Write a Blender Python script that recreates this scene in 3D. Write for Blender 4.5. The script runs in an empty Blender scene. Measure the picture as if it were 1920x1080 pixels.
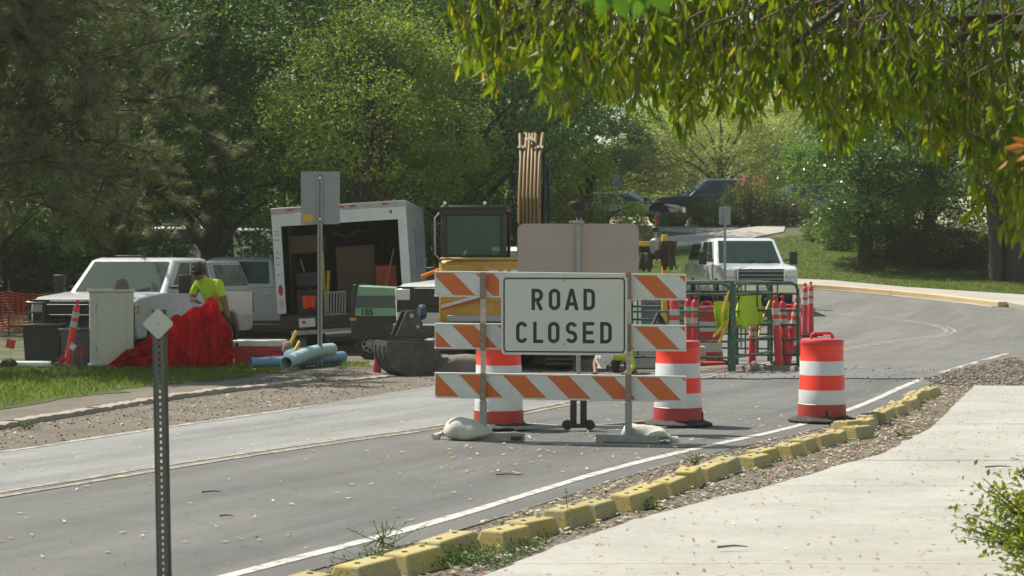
import bpy, bmesh, math, random
import numpy as np
from mathutils import Vector, Matrix, Euler
from mathutils.geometry import delaunay_2d_cdt
R = math.radians
random.seed(7)
rng = np.random.default_rng(7)
scene = bpy.context.scene
col = scene.collection

# ------------------------------------------------------------------ camera, sky, sun, exposure
F, HOR, EYE = 3600.0, 502.0, 1.68          # focal length and horizon row in photo pixels, eye height in metres
cam_d = bpy.data.cameras.new('camera')
cam = bpy.data.objects.new('camera', cam_d); col.objects.link(cam)
cam.location = (0, 0, EYE); cam.rotation_euler = (R(90), 0, 0)
cam_d.sensor_width = 36.0; cam_d.lens = 36.0 * F / 1920.0
cam_d.shift_y = -(540.0 - HOR) / 1920.0
cam_d.clip_start = 0.1; cam_d.clip_end = 3000
cam_d.dof.use_dof = True; cam_d.dof.focus_distance = 20.0; cam_d.dof.aperture_fstop = 5.6
scene.camera = cam

SUN_EL = R(56)
SUN_AZ = Vector((-0.84, 0.54, 0)).normalized()
TO_SUN = Vector((SUN_AZ.x * math.cos(SUN_EL), SUN_AZ.y * math.cos(SUN_EL), math.sin(SUN_EL)))
world = bpy.data.worlds.new('World'); scene.world = world; world.use_nodes = True
wn = world.node_tree
sky = wn.nodes.new('ShaderNodeTexSky'); sky.sky_type = 'NISHITA'; sky.sun_disc = False
sky.sun_elevation = SUN_EL; sky.sun_rotation = math.atan2(SUN_AZ.x, SUN_AZ.y)
sky.dust_density = 0.6; sky.air_density = 1.0
bg = wn.nodes['Background']; bg.inputs['Strength'].default_value = 0.13
tint = wn.nodes.new('ShaderNodeMix'); tint.data_type = 'RGBA'; tint.blend_type = 'MULTIPLY'; tint.inputs[0].default_value = 1.0
tint.inputs[7].default_value = (1.12, 1.0, 0.73, 1)      # bright thin cloud rather than deep blue
wn.links.new(sky.outputs['Color'], tint.inputs[6]); wn.links.new(tint.outputs[2], bg.inputs['Color'])
sun_d = bpy.data.lights.new('sun', 'SUN'); sun_d.energy = 5.0; sun_d.angle = R(0.53); sun_d.color = (1.0, 0.95, 0.84)
sun = bpy.data.objects.new('sun', sun_d); col.objects.link(sun)
sun.rotation_euler = TO_SUN.to_track_quat('Z', 'Y').to_euler(); sun.location = (-20, 20, 40)
scene.view_settings.view_transform = 'Standard'; scene.view_settings.look = 'None'
scene.view_settings.gamma = 1.0; scene.view_settings.use_curve_mapping = False
scene.view_settings.exposure = 0.44
scene.cycles.max_bounces = 8; scene.cycles.transparent_max_bounces = 16
scene.cycles.sample_clamp_indirect = 6.0

# ------------------------------------------------------------------ where things stand
def _sp(t, w=1.0):
    t = t / w
    return w * np.where(t > 30, t, np.log1p(np.exp(np.minimum(t, 30))))
def zg(x, y):
    """Height of the terrain: flat worksite, then a bank that climbs to a parking area."""
    x = np.asarray(x, float); y = np.asarray(y, float)
    z = 0.075 * _sp(y - 42) + 0.055 * _sp(y - 59) - 0.125 * _sp(y - 75)
    k = np.clip((x + 5) / 8, 0, 1); k = k * k * (3 - 2 * k)
    return z * (0.35 + 0.65 * k)
def G(px, py):
    """Where the line of sight through a photo pixel meets the terrain."""
    d = 4.0
    while d < 140:
        if EYE - (py - HOR) / F * d <= float(zg((px - 960) / F * d, d)): break
        d += 0.05
    return ((px - 960) / F * d, d)
def W(px, py, d): return Vector(((px - 960) / F * d, d, EYE - (py - HOR) / F * d))
def GZ(x, y, up=0.0): return Vector((x, y, float(zg(x, y)) + up))

# ------------------------------------------------------------------ mesh helpers
def rotm(e): return Euler(e).to_matrix()
class MB:
    def __init__(s): s.v, s.f, s.m = [], [], []
    def add(s, vs, fs, mi=0):
        o = len(s.v); s.v += [tuple(v) for v in vs]; s.f += [tuple(i + o for i in f) for f in fs]; s.m += [mi] * len(fs); return s
    def box(s, c, size, rot=None, mi=0, top=(1, 1)):
        hx, hy, hz = size[0] / 2, size[1] / 2, size[2] / 2
        vs = [Vector((sx * hx * (top[0] if sz > 0 else 1), sy * hy * (top[1] if sz > 0 else 1), sz * hz)) for sz in (-1, 1) for sx, sy in ((-1, -1), (1, -1), (1, 1), (-1, 1))]
        if rot is not None:
            M = rot if isinstance(rot, Matrix) else rotm(rot); vs = [M @ v for v in vs]
        c = Vector(c)
        return s.add([v + c for v in vs], [(3, 2, 1, 0), (4, 5, 6, 7), (0, 1, 5, 4), (1, 2, 6, 5), (2, 3, 7, 6), (3, 0, 4, 7)], mi)
    def cyl(s, p0, p1, r0, r1=None, n=12, mi=0): return s.tube([p0, p1], [r0, r0 if r1 is None else r1], n, mi)
    def tube(s, pts, r, n=8, mi=0, caps=True):
        pts = [Vector(p) for p in pts]; k = len(pts)
        rs = r if isinstance(r, (list, tuple)) else [r] * k
        vs, fs = [], []; prev = None
        for i, p in enumerate(pts):
            t = (pts[min(i + 1, k - 1)] - pts[max(i - 1, 0)]).normalized()
            if prev is None:
                a = Vector((0, 0, 1)) if abs(t.z) < 0.9 else Vector((1, 0, 0)); u = t.cross(a).normalized()
            else:
                u = (prev - t * prev.dot(t)); u = u.normalized() if u.length > 1e-6 else t.orthogonal().normalized()
            prev = u; w = t.cross(u)
            for j in range(n):
                a = 2 * math.pi * j / n; vs.append(p + (u * math.cos(a) + w * math.sin(a)) * rs[i])
        for i in range(k - 1):
            for j in range(n):
                j2 = (j + 1) % n; fs.append((i * n + j, i * n + j2, (i + 1) * n + j2, (i + 1) * n + j))
        if caps: fs += [tuple(range(n - 1, -1, -1)), tuple((k - 1) * n + j for j in range(n))]
        return s.add(vs, fs, mi)
    def lathe(s, prof, n=24, c=(0, 0, 0), mi=0, mis=None, M=None):
        c = Vector(c); vs, fs, ms = [], [], []
        for r, z in prof:
            for j in range(n):
                a = 2 * math.pi * j / n; p = Vector((r * math.cos(a), r * math.sin(a), z)); vs.append(c + (M @ p if M else p))
        for i in range(len(prof) - 1):
            for j in range(n):
                j2 = (j + 1) % n; fs.append((i * n + j, i * n + j2, (i + 1) * n + j2, (i + 1) * n + j)); ms.append(mis[i] if mis else mi)
        o = len(s.f); s.add(vs, fs, mi); s.m[o:] = ms; return s
    def prism(s, poly, a, b, mi=0, axis='x', side_mi=None):
        """Polygon in two coordinates, run along the third axis from a to b."""
        n = len(poly); f = {'x': lambda p, t: (t, p[0], p[1]), 'y': lambda p, t: (p[0], t, p[1]), 'z': lambda p, t: (p[0], p[1], t)}[axis]
        vs = [f(p, a) for p in poly] + [f(p, b) for p in poly]
        s.add(vs, [tuple(range(n - 1, -1, -1)), tuple(range(n, 2 * n))], mi)
        o = len(s.v) - 2 * n
        for i in range(n):
            j = (i + 1) % n; s.f.append((o + i, o + j, o + n + j, o + n + i)); s.m.append(side_mi[i] if side_mi else mi)
        return s
    def panel(s, q, th, mi=0):
        """A quad given a thickness along its normal."""
        q = [Vector(p) for p in q]; n = (q[1] - q[0]).cross(q[3] - q[0]).normalized() * th
        vs = [p - n * 0.5 for p in q] + [p + n * 0.5 for p in q]
        return s.add(vs, [(3, 2, 1, 0), (4, 5, 6, 7), (0, 1, 5, 4), (1, 2, 6, 5), (2, 3, 7, 6), (3, 0, 4, 7)], mi)
    def build(s, name, mats, parent=None, bevel=0.0, smooth=40, loc=None, fix=True):
        me = bpy.data.meshes.new(name); me.from_pydata(s.v, [], s.f)
        mats = mats if isinstance(mats, (list, tuple)) else [mats]
        for m in mats: me.materials.append(m)
        me.polygons.foreach_set('material_index', s.m)
        if fix:
            bm = bmesh.new(); bm.from_mesh(me); bmesh.ops.recalc_face_normals(bm, faces=bm.faces); bm.to_mesh(me); bm.free()
        if smooth:
            me.polygons.foreach_set('use_smooth', [True] * len(me.polygons)); me.set_sharp_from_angle(angle=R(smooth))
        return link(name, me, parent, bevel, loc)
def link(name, me, parent=None, bevel=0.0, loc=None):
    o = bpy.data.objects.new(name, me); col.objects.link(o)
    if parent is not None: o.parent = parent
    if loc is not None: o.location = loc
    if bevel:
        b = o.modifiers.new('edge', 'BEVEL'); b.width = bevel; b.segments = 2; b.limit_method = 'ANGLE'; b.angle_limit = R(35)
    return o
def np_mesh(name, V, Fc, mats, mi=None, smooth=False):
    """Large mesh from arrays: V (n,3), Fc (m,k)."""
    V = np.asarray(V, np.float32); Fc = np.asarray(Fc, np.int32); m, k = Fc.shape
    me = bpy.data.meshes.new(name); me.vertices.add(len(V)); me.vertices.foreach_set('co', V.ravel())
    me.loops.add(m * k); me.loops.foreach_set('vertex_index', Fc.ravel())
    me.polygons.add(m); me.polygons.foreach_set('loop_start', np.arange(0, m * k, k, dtype=np.int32))
    for mt in (mats if isinstance(mats, (list, tuple)) else [mats]): me.materials.append(mt)
    if mi is not None: me.polygons.foreach_set('material_index', np.asarray(mi, np.int32))
    if smooth: me.polygons.foreach_set('use_smooth', np.ones(m, bool))
    me.update(calc_edges=True); return me
def tag(o, label, cat, group=None):
    o['label'] = label; o['category'] = cat
    if group: o['group'] = group
    return o
def kind(o, k): o['kind'] = k; return o
def thing(name, label, cat, loc=(0, 0, 0), rz=0.0, group=None, rot=None):
    o = bpy.data.objects.new(name, None); col.objects.link(o); o.empty_display_size = 0.2
    o.location = loc; o.rotation_euler = rot if rot else (0, 0, rz)
    return tag(o, label, cat, group)
def dup(root, loc, rz=None, label=None, scale=None, rot=None):
    def cp(o, parent):
        c = o.copy(); col.objects.link(c)
        if parent is not None: c.parent = parent
        for ch in o.children: cp(ch, c)
        return c
    c = cp(root, None); c.location = loc
    if rz is not None: c.rotation_euler = (0, 0, rz)
    if rot is not None: c.rotation_euler = rot
    if scale is not None: c.scale = (scale,) * 3 if isinstance(scale, (int, float)) else scale
    if label: c['label'] = label
    return c
def text_part(name, s, size, mat, parent, M, squeeze=1.0, bold=0.0):
    """Flat lettering from the built-in font, placed by matrix M (x along the line, y up)."""
    cu = bpy.data.curves.new(name, 'FONT'); cu.body = s; cu.size = size; cu.align_x = 'CENTER'; cu.align_y = 'CENTER'; cu.offset = bold
    t = bpy.data.objects.new(name, cu); col.objects.link(t)
    dg = bpy.context.evaluated_depsgraph_get(); me = bpy.data.meshes.new_from_object(t.evaluated_get(dg))
    bpy.data.objects.remove(t)
    me.transform(M @ Matrix.Diagonal((squeeze, 1, 1, 1))); me.materials.clear(); me.materials.append(mat)
    return link(name, me, parent)

# ------------------------------------------------------------------ materials
def newmat(name):
    m = bpy.data.materials.new(name); m.use_nodes = True; nt = m.node_tree
    return m, nt, nt.nodes['Principled BSDF']
def N(nt, t, **kw):
    n = nt.nodes.new(t)
    for k, v in kw.items():
        if k.startswith('i_'): n.inputs[k[2:].replace('_', ' ')].default_value = v
        else: setattr(n, k, v)
    return n
def coords(nt, out='Object'): return N(nt, 'ShaderNodeTexCoord').outputs[out]
def noise(nt, vec, scale, detail=4, rough=0.6):
    n = N(nt, 'ShaderNodeTexNoise'); n.inputs['Scale'].default_value = scale; n.inputs['Detail'].default_value = detail; n.inputs['Roughness'].default_value = rough
    nt.links.new(vec, n.inputs['Vector']); return n.outputs['Fac']
def ramp(nt, fac, stops, interp='LINEAR'):
    r = N(nt, 'ShaderNodeValToRGB'); r.color_ramp.interpolation = interp; e = r.color_ramp.elements
    while len(e) > 1: e.remove(e[-1])
    e[0].position = stops[0][0]; e[0].color = tuple(stops[0][1]) + (1,)
    for p, c in stops[1:]:
        x = e.new(p); x.color = tuple(c) + (1,)
    nt.links.new(fac, r.inputs['Fac']); return r.outputs['Color']
def mix(nt, fac, a, b, mode='MIX'):
    x = N(nt, 'ShaderNodeMix', data_type='RGBA', blend_type=mode)
    for s, v in ((x.inputs[0], fac), (x.inputs[6], a), (x.inputs[7], b)):
        if isinstance(v, (int, float)): s.default_value = v
        elif isinstance(v, (tuple, list)): s.default_value = tuple(v) + (1,)
        else: nt.links.new(v, s)
    return x.outputs[2]
def bump(nt, bs, h, strength=0.3, dist=0.01):
    b = N(nt, 'ShaderNodeBump'); b.inputs['Strength'].default_value = strength; b.inputs['Distance'].default_value = dist
    nt.links.new(h, b.inputs['Height']); nt.links.new(b.outputs['Normal'], bs.inputs['Normal'])
def pm(name, c, rough=0.5, metal=0.0, dirt=0.25, dirtc=None, scale=6.0, bmp=0.0, bscale=40, coat=0.0, spec=0.5, emit=None):
    """A plain painted, plastic or metal surface with grime and slight unevenness."""
    m, nt, bs = newmat(name); v = coords(nt)
    f = noise(nt, v, scale, 6, 0.65)
    dc = dirtc or tuple(x * 0.45 + 0.02 for x in c)
    fr = ramp(nt, f, [(0.42, (0, 0, 0)), (0.72, (dirt,) * 3)])
    nt.links.new(mix(nt, fr, c, dc), bs.inputs['Base Color'])
    rr = N(nt, 'ShaderNodeMapRange'); rr.inputs['To Min'].default_value = max(0.02, rough - 0.1); rr.inputs['To Max'].default_value = min(1, rough + 0.15)
    nt.links.new(noise(nt, v, scale * 2.3, 3), rr.inputs['Value']); nt.links.new(rr.outputs['Result'], bs.inputs['Roughness'])
    bs.inputs['Metallic'].default_value = metal; bs.inputs['Coat Weight'].default_value = coat; bs.inputs['Coat Roughness'].default_value = 0.08
    bs.inputs['Specular IOR Level'].default_value = spec
    if bmp: bump(nt, bs, noise(nt, v, bscale, 4), bmp, 0.01)
    return m
def leafmat(name, stops, rough=0.42, trans=0.45, tboost=1.5, spec=0.5):
    """Leaves: colour from leaf to leaf, light comes through them."""
    m, nt, bs = newmat(name)
    g = N(nt, 'ShaderNodeNewGeometry').outputs['Random Per Island']
    c = ramp(nt, g, stops)
    nt.links.new(c, bs.inputs['Base Color']); bs.inputs['Roughness'].default_value = rough; bs.inputs['Specular IOR Level'].default_value = spec
    t = N(nt, 'ShaderNodeBsdfTranslucent')
    b = mix(nt, 1.0, c, (tboost * 1.0, tboost * 1.12, tboost * 0.35), 'MULTIPLY'); nt.links.new(b, t.inputs['Color'])
    s = N(nt, 'ShaderNodeMixShader'); s.inputs[0].default_value = trans
    nt.links.new(bs.outputs[0], s.inputs[1]); nt.links.new(t.outputs[0], s.inputs[2])
    nt.links.new(s.outputs[0], nt.nodes['Material Output'].inputs['Surface']); return m
def glassmat(name, tint, opaque=0.8, rough=0.03):
    """Vehicle glass: part see-through, part dark, mirror-like on top."""
    m, nt, bs = newmat(name)
    bs.inputs['Base Color'].default_value = tuple(tint) + (1,); bs.inputs['Roughness'].default_value = rough; bs.inputs['Specular IOR Level'].default_value = 0.55; bs.inputs['Specular Tint'].default_value = (0.72, 0.95, 0.90, 1)
    t = N(nt, 'ShaderNodeBsdfTransparent'); t.inputs['Color'].default_value = (0.55, 0.68, 0.62, 1)
    s = N(nt, 'ShaderNodeMixShader'); s.inputs[0].default_value = opaque
    nt.links.new(t.outputs[0], s.inputs[1]); nt.links.new(bs.outputs[0], s.inputs[2])
    nt.links.new(s.outputs[0], nt.nodes['Material Output'].inputs['Surface']); return m

M = {}
M['white_paint'] = pm('white_paint', (0.66, 0.68, 0.70), 0.25, dirt=0.25, coat=0.6, dirtc=(0.45, 0.43, 0.39))
M['dusty_white'] = pm('dusty_white', (0.52, 0.535, 0.55), 0.28, dirt=0.4, coat=0.5, dirtc=(0.34, 0.33, 0.31))
M['silver_paint'] = pm('silver_paint', (0.50, 0.51, 0.52), 0.3, 0.25, dirt=0.3, coat=0.5, dirtc=(0.33, 0.31, 0.28))
M['dark_paint'] = pm('dark_paint', (0.035, 0.042, 0.05), 0.2, dirt=0.2, coat=0.8)
M['grey_paint'] = pm('grey_paint', (0.30, 0.32, 0.35), 0.28, 0.2, dirt=0.2, coat=0.5)
M['black_plastic'] = pm('black_plastic', (0.018, 0.018, 0.02), 0.5, dirt=0.5, dirtc=(0.06, 0.055, 0.05))
M['rubber'] = pm('rubber', (0.022, 0.022, 0.024), 0.8, dirt=0.6, dirtc=(0.10, 0.085, 0.07), scale=12, bmp=0.2)
M['chrome'] = pm('chrome', (0.62, 0.62, 0.64), 0.14, 1.0, dirt=0.15)
M['steel'] = pm('steel', (0.33, 0.34, 0.34), 0.45, 0.8, dirt=0.5, dirtc=(0.16, 0.13, 0.10))
M['galvanised'] = pm('galvanised', (0.34, 0.35, 0.34), 0.55, 0.45, dirt=0.5, dirtc=(0.20, 0.19, 0.17), scale=18)
M['sign_back'] = pm('sign_back', (0.31, 0.335, 0.345), 0.5, 0.3, dirt=0.3, dirtc=(0.20, 0.21, 0.21), scale=4)
M['post_dark'] = pm('post_dark', (0.13, 0.13, 0.115), 0.6, 0.3, dirt=0.5, dirtc=(0.09, 0.085, 0.075), scale=18)
M['plaque_back'] = pm('plaque_back', (0.50, 0.51, 0.46), 0.6, 0.1, dirt=0.2, dirtc=(0.30, 0.30, 0.27))
M['glass'] = glassmat('glass', (0.030, 0.050, 0.045), 0.88)
M['clear_glass'] = glassmat('clear_glass', (0.17, 0.27, 0.23), 0.26)
M['frosted'] = pm('frosted', (0.45, 0.46, 0.50), 0.2, dirt=0.1)
M['lamp_glass'] = pm('lamp_glass', (0.62, 0.64, 0.66), 0.12, 0.3, dirt=0.1)
M['amber'] = pm('amber', (0.75, 0.22, 0.03), 0.2, dirt=0.15)
M['tail_red'] = pm('tail_red', (0.45, 0.03, 0.025), 0.2, dirt=0.15)
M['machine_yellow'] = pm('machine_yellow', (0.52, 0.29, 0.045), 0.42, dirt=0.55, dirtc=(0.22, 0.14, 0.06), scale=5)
M['boom_shaded_yellow'] = pm('boom_shaded_yellow', (0.20, 0.12, 0.028), 0.5, dirt=0.6, dirtc=(0.2, 0.13, 0.07), scale=5)  # machine yellow darkened: the shade on the boom is put into its colour
M['bright_yellow'] = pm('bright_yellow', (0.75, 0.46, 0.03), 0.45, dirt=0.3)
M['black_paint'] = pm('black_paint', (0.014, 0.015, 0.016), 0.35, dirt=0.4, dirtc=(0.07, 0.06, 0.05))
M['dark_steel'] = pm('dark_steel', (0.06, 0.06, 0.058), 0.55, 0.4, dirt=0.7, dirtc=(0.14, 0.12, 0.10), scale=9, bmp=0.2)
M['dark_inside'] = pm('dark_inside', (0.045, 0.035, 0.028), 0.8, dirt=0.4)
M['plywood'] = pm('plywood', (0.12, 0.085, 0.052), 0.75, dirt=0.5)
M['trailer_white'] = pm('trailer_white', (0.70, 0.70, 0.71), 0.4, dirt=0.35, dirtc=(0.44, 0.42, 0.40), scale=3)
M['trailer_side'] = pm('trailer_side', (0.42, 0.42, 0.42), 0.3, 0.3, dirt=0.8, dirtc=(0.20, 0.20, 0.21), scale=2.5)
M['mint'] = pm('mint', (0.20, 0.36, 0.22), 0.4, dirt=0.2)
M['dark_green_grey'] = pm('dark_green_grey', (0.075, 0.095, 0.085), 0.45, dirt=0.2)
M['fence_green'] = pm('fence_green', (0.022, 0.075, 0.032), 0.4, dirt=0.55, dirtc=(0.20, 0.24, 0.20), scale=22)
M['cone_red'] = pm('cone_red', (0.58, 0.035, 0.045), 0.45, dirt=0.35, dirtc=(0.35, 0.05, 0.05), scale=8)
M['orange_plastic'] = pm('orange_plastic', (0.84, 0.040, 0.016), 0.42, dirt=0.2, dirtc=(0.5, 0.08, 0.04), scale=7)
M['base_red'] = pm('base_red', (0.42, 0.035, 0.03), 0.5, dirt=0.4, dirtc=(0.22, 0.05, 0.045), scale=9)
M['reflective'] = pm('reflective', (0.60, 0.61, 0.62), 0.38, dirt=0.4, dirtc=(0.42, 0.41, 0.40), scale=7)
M['band_grey'] = pm('band_grey', (0.50, 0.48, 0.46), 0.45, dirt=0.5, dirtc=(0.3, 0.28, 0.26), scale=12)
M['board_white'] = pm('board_white', (0.64, 0.645, 0.635), 0.4, dirt=0.35, dirtc=(0.44, 0.43, 0.40), scale=8)
M['board_orange'] = pm('board_orange', (0.60, 0.14, 0.03), 0.45, dirt=0.4, dirtc=(0.48, 0.13, 0.04), scale=5)
M['board_rim'] = pm('board_rim', (0.66, 0.655, 0.60), 0.5, dirt=0.35, dirtc=(0.42, 0.40, 0.36), scale=10)
M['post_white'] = pm('post_white', (0.55, 0.51, 0.45), 0.6, dirt=0.8, dirtc=(0.26, 0.17, 0.10), scale=14)
M['post_rust'] = pm('post_rust', (0.27, 0.22, 0.18), 0.6, 0.3, dirt=0.8, dirtc=(0.30, 0.13, 0.05), scale=14)
M['sign_white'] = pm('sign_white', (0.60, 0.60, 0.55), 0.35, dirt=0.25, dirtc=(0.46, 0.47, 0.44), scale=3)
M['sign_black'] = pm('sign_black', (0.02, 0.022, 0.022), 0.4, dirt=0.2)
M['brown_alu'] = pm('brown_alu', (0.40, 0.325, 0.285), 0.55, 0.25, dirt=0.35, dirtc=(0.32, 0.27, 0.25), scale=2.2, bmp=0.05, bscale=12)
M['sandbag'] = pm('sandbag', (0.56, 0.53, 0.46), 0.85, dirt=0.5, dirtc=(0.36, 0.33, 0.28), scale=14, bmp=0.5, bscale=60)
M['cabinet'] = pm('cabinet', (0.60, 0.565, 0.46), 0.55, dirt=0.4, dirtc=(0.45, 0.42, 0.33), scale=3)
M['bin_grey'] = pm('bin_grey', (0.10, 0.115, 0.13), 0.45, dirt=0.35)
M['bin_black'] = pm('bin_black', (0.022, 0.025, 0.024), 0.4, dirt=0.3)
M['pvc_white'] = pm('pvc_white', (0.72, 0.71, 0.67), 0.4, dirt=0.5, dirtc=(0.42, 0.38, 0.33), scale=8)
M['pvc_blue'] = pm('pvc_blue', (0.13, 0.29, 0.47), 0.35, dirt=0.35, dirtc=(0.25, 0.34, 0.40), scale=7)
M['pvc_pale'] = pm('pvc_pale', (0.36, 0.53, 0.55), 0.4, dirt=0.35, dirtc=(0.40, 0.48, 0.46), scale=5)
M['hole'] = pm('hole', (0.008, 0.01, 0.012), 0.9, dirt=0.1)
M['flag_red'] = pm('flag_red', (0.70, 0.05, 0.03), 0.6, dirt=0.1)
M['flag_crimson'] = pm('flag_crimson', (0.40, 0.01, 0.035), 0.6, dirt=0.1)
M['flag_white'] = pm('flag_white', (0.7, 0.7, 0.68), 0.6, dirt=0.2)
M['hivis'] = pm('hivis', (0.44, 0.62, 0.025), 0.8, dirt=0.25, dirtc=(0.40, 0.55, 0.03), scale=5, bmp=0.4, bscale=18)
M['hivis_orange'] = pm('hivis_orange', (0.80, 0.07, 0.02), 0.8, dirt=0.2, bmp=0.3, bscale=18)
M['denim'] = pm('denim', (0.025, 0.03, 0.045), 0.9, dirt=0.4, bmp=0.3)
M['skin'] = pm('skin', (0.25, 0.12, 0.075), 0.55, dirt=0.2)
M['cap_dark'] = pm('cap_dark', (0.045, 0.04, 0.038), 0.7, dirt=0.3)
M['hard_hat'] = pm('hard_hat', (0.66, 0.64, 0.58), 0.35, dirt=0.2)
M['boot'] = pm('boot', (0.10, 0.06, 0.035), 0.8, dirt=0.5)
M['hair'] = pm('hair', (0.02, 0.014, 0.01), 0.8, dirt=0.1)
M['glove'] = pm('glove', (0.03, 0.035, 0.05), 0.8, dirt=0.3)
M['wood'] = pm('wood', (0.42, 0.26, 0.10), 0.7, dirt=0.5)
M['rock'] = pm('rock', (0.22, 0.175, 0.14), 0.9, dirt=0.6, bmp=0.6, bscale=14)
M['canvas_brown'] = pm('canvas_brown', (0.06, 0.045, 0.03), 0.9, dirt=0.6, dirtc=(0.11, 0.09, 0.07), scale=9, bmp=0.4)
M['bark'] = pm('bark', (0.05, 0.038, 0.028), 0.9, dirt=0.7, dirtc=(0.085, 0.07, 0.055), scale=9, bmp=0.9, bscale=18)
M['twig'] = pm('twig', (0.12, 0.085, 0.055), 0.85, dirt=0.5)
M['sticker'] = pm('sticker', (0.75, 0.40, 0.02), 0.5, dirt=0.15)
M['conc_block'] = pm('conc_block', (0.50, 0.49, 0.44), 0.85, dirt=0.5, bmp=0.3)
def block_paint():
    """Yellow paint worn off the edges and spotted with dirt, on concrete."""
    m, nt, bs = newmat('kerb_yellow'); v = coords(nt)
    oi = N(nt, 'ShaderNodeObjectInfo').outputs['Random']
    w = N(nt, 'ShaderNodeVectorMath', operation='ADD'); nt.links.new(v, w.inputs[0]); cx = N(nt, 'ShaderNodeCombineXYZ')
    mm = N(nt, 'ShaderNodeMath', operation='MULTIPLY'); mm.inputs[1].default_value = 40; nt.links.new(oi, mm.inputs[0]); nt.links.new(mm.outputs[0], cx.inputs[0]); nt.links.new(cx.outputs[0], w.inputs[1])
    p = w.outputs[0]
    base = ramp(nt, oi, [(0, (0.40, 0.30, 0.085)), (0.5, (0.46, 0.36, 0.125)), (1, (0.35, 0.285, 0.115))])
    c = mix(nt, ramp(nt, noise(nt, p, 7, 8, 0.75), [(0.46, (0, 0, 0)), (0.64, (0.85,) * 3)]), base, (0.36, 0.33, 0.24))
    c = mix(nt, ramp(nt, noise(nt, p, 45, 4, 0.7), [(0.55, (0, 0, 0)), (0.68, (0.8,) * 3)]), c, (0.13, 0.11, 0.07))
    nt.links.new(c, bs.inputs['Base Color']); bs.inputs['Roughness'].default_value = 0.8
    bump(nt, bs, noise(nt, p, 60, 5), 0.5, 0.006); return m
M['kerb_yellow'] = block_paint()
def plastic_sheet_mat():
    m, nt, bs = newmat('red_film'); v = coords(nt)
    st_ = N(nt, 'ShaderNodeMapping'); st_.inputs['Scale'].default_value = (4.0, 4.0, 1.0); nt.links.new(v, st_.inputs['Vector'])
    c = ramp(nt, noise(nt, st_.outputs[0], 2.2, 6, 0.7), [(0.38, (0.60, 0.010, 0.02)), (0.52, (1.0, 0.04, 0.055))])
    nt.links.new(c, bs.inputs['Base Color']); bs.inputs['Roughness'].default_value = 0.2; bs.inputs['Specular IOR Level'].default_value = 0.8; bs.inputs['Coat Weight'].default_value = 1.0; bs.inputs['Coat Roughness'].default_value = 0.06
    bump(nt, bs, noise(nt, v, 11, 7, 0.75), 1.0, 0.10)
    t = N(nt, 'ShaderNodeBsdfTranslucent'); t.inputs['Color'].default_value = (1.0, 0.03, 0.045, 1)
    s = N(nt, 'ShaderNodeMixShader'); s.inputs[0].default_value = 0.58
    nt.links.new(bs.outputs[0], s.inputs[1]); nt.links.new(t.outputs[0], s.inputs[2])
    tr = N(nt, 'ShaderNodeBsdfTransparent'); tr.inputs['Color'].default_value = (0.95, 0.12, 0.14, 1)
    s2 = N(nt, 'ShaderNodeMixShader'); sm = N(nt, 'ShaderNodeMapping'); sm.inputs['Scale'].default_value = (5.0, 5.0, 1.1); nt.links.new(v, sm.inputs['Vector'])
    nt.links.new(ramp(nt, noise(nt, sm.outputs[0], 1.6, 5, 0.7), [(0.40, (0.06,) * 3), (0.66, (0.55,) * 3)]), s2.inputs[0])
    nt.links.new(s.outputs[0], s2.inputs[1]); nt.links.new(tr.outputs[0], s2.inputs[2])
    nt.links.new(s2.outputs[0], nt.nodes['Material Output'].inputs['Surface']); return m
M['red_film'] = plastic_sheet_mat()
def orange_mesh_mat():
    m, nt, bs = newmat('orange_mesh'); v = coords(nt)
    bs.inputs['Base Color'].default_value = (0.62, 0.09, 0.03, 1); bs.inputs['Roughness'].default_value = 0.6
    t = N(nt, 'ShaderNodeBsdfTransparent'); s = N(nt, 'ShaderNodeMixShader')
    f = ramp(nt, noise(nt, v, 2.0, 3), [(0.3, (0.30,) * 3), (0.7, (0.6,) * 3)])
    nt.links.new(f, s.inputs[0]); nt.links.new(bs.outputs[0], s.inputs[1]); nt.links.new(t.outputs[0], s.inputs[2])
    nt.links.new(s.outputs[0], nt.nodes['Material Output'].inputs['Surface']); return m
M['orange_mesh'] = orange_mesh_mat()

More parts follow.
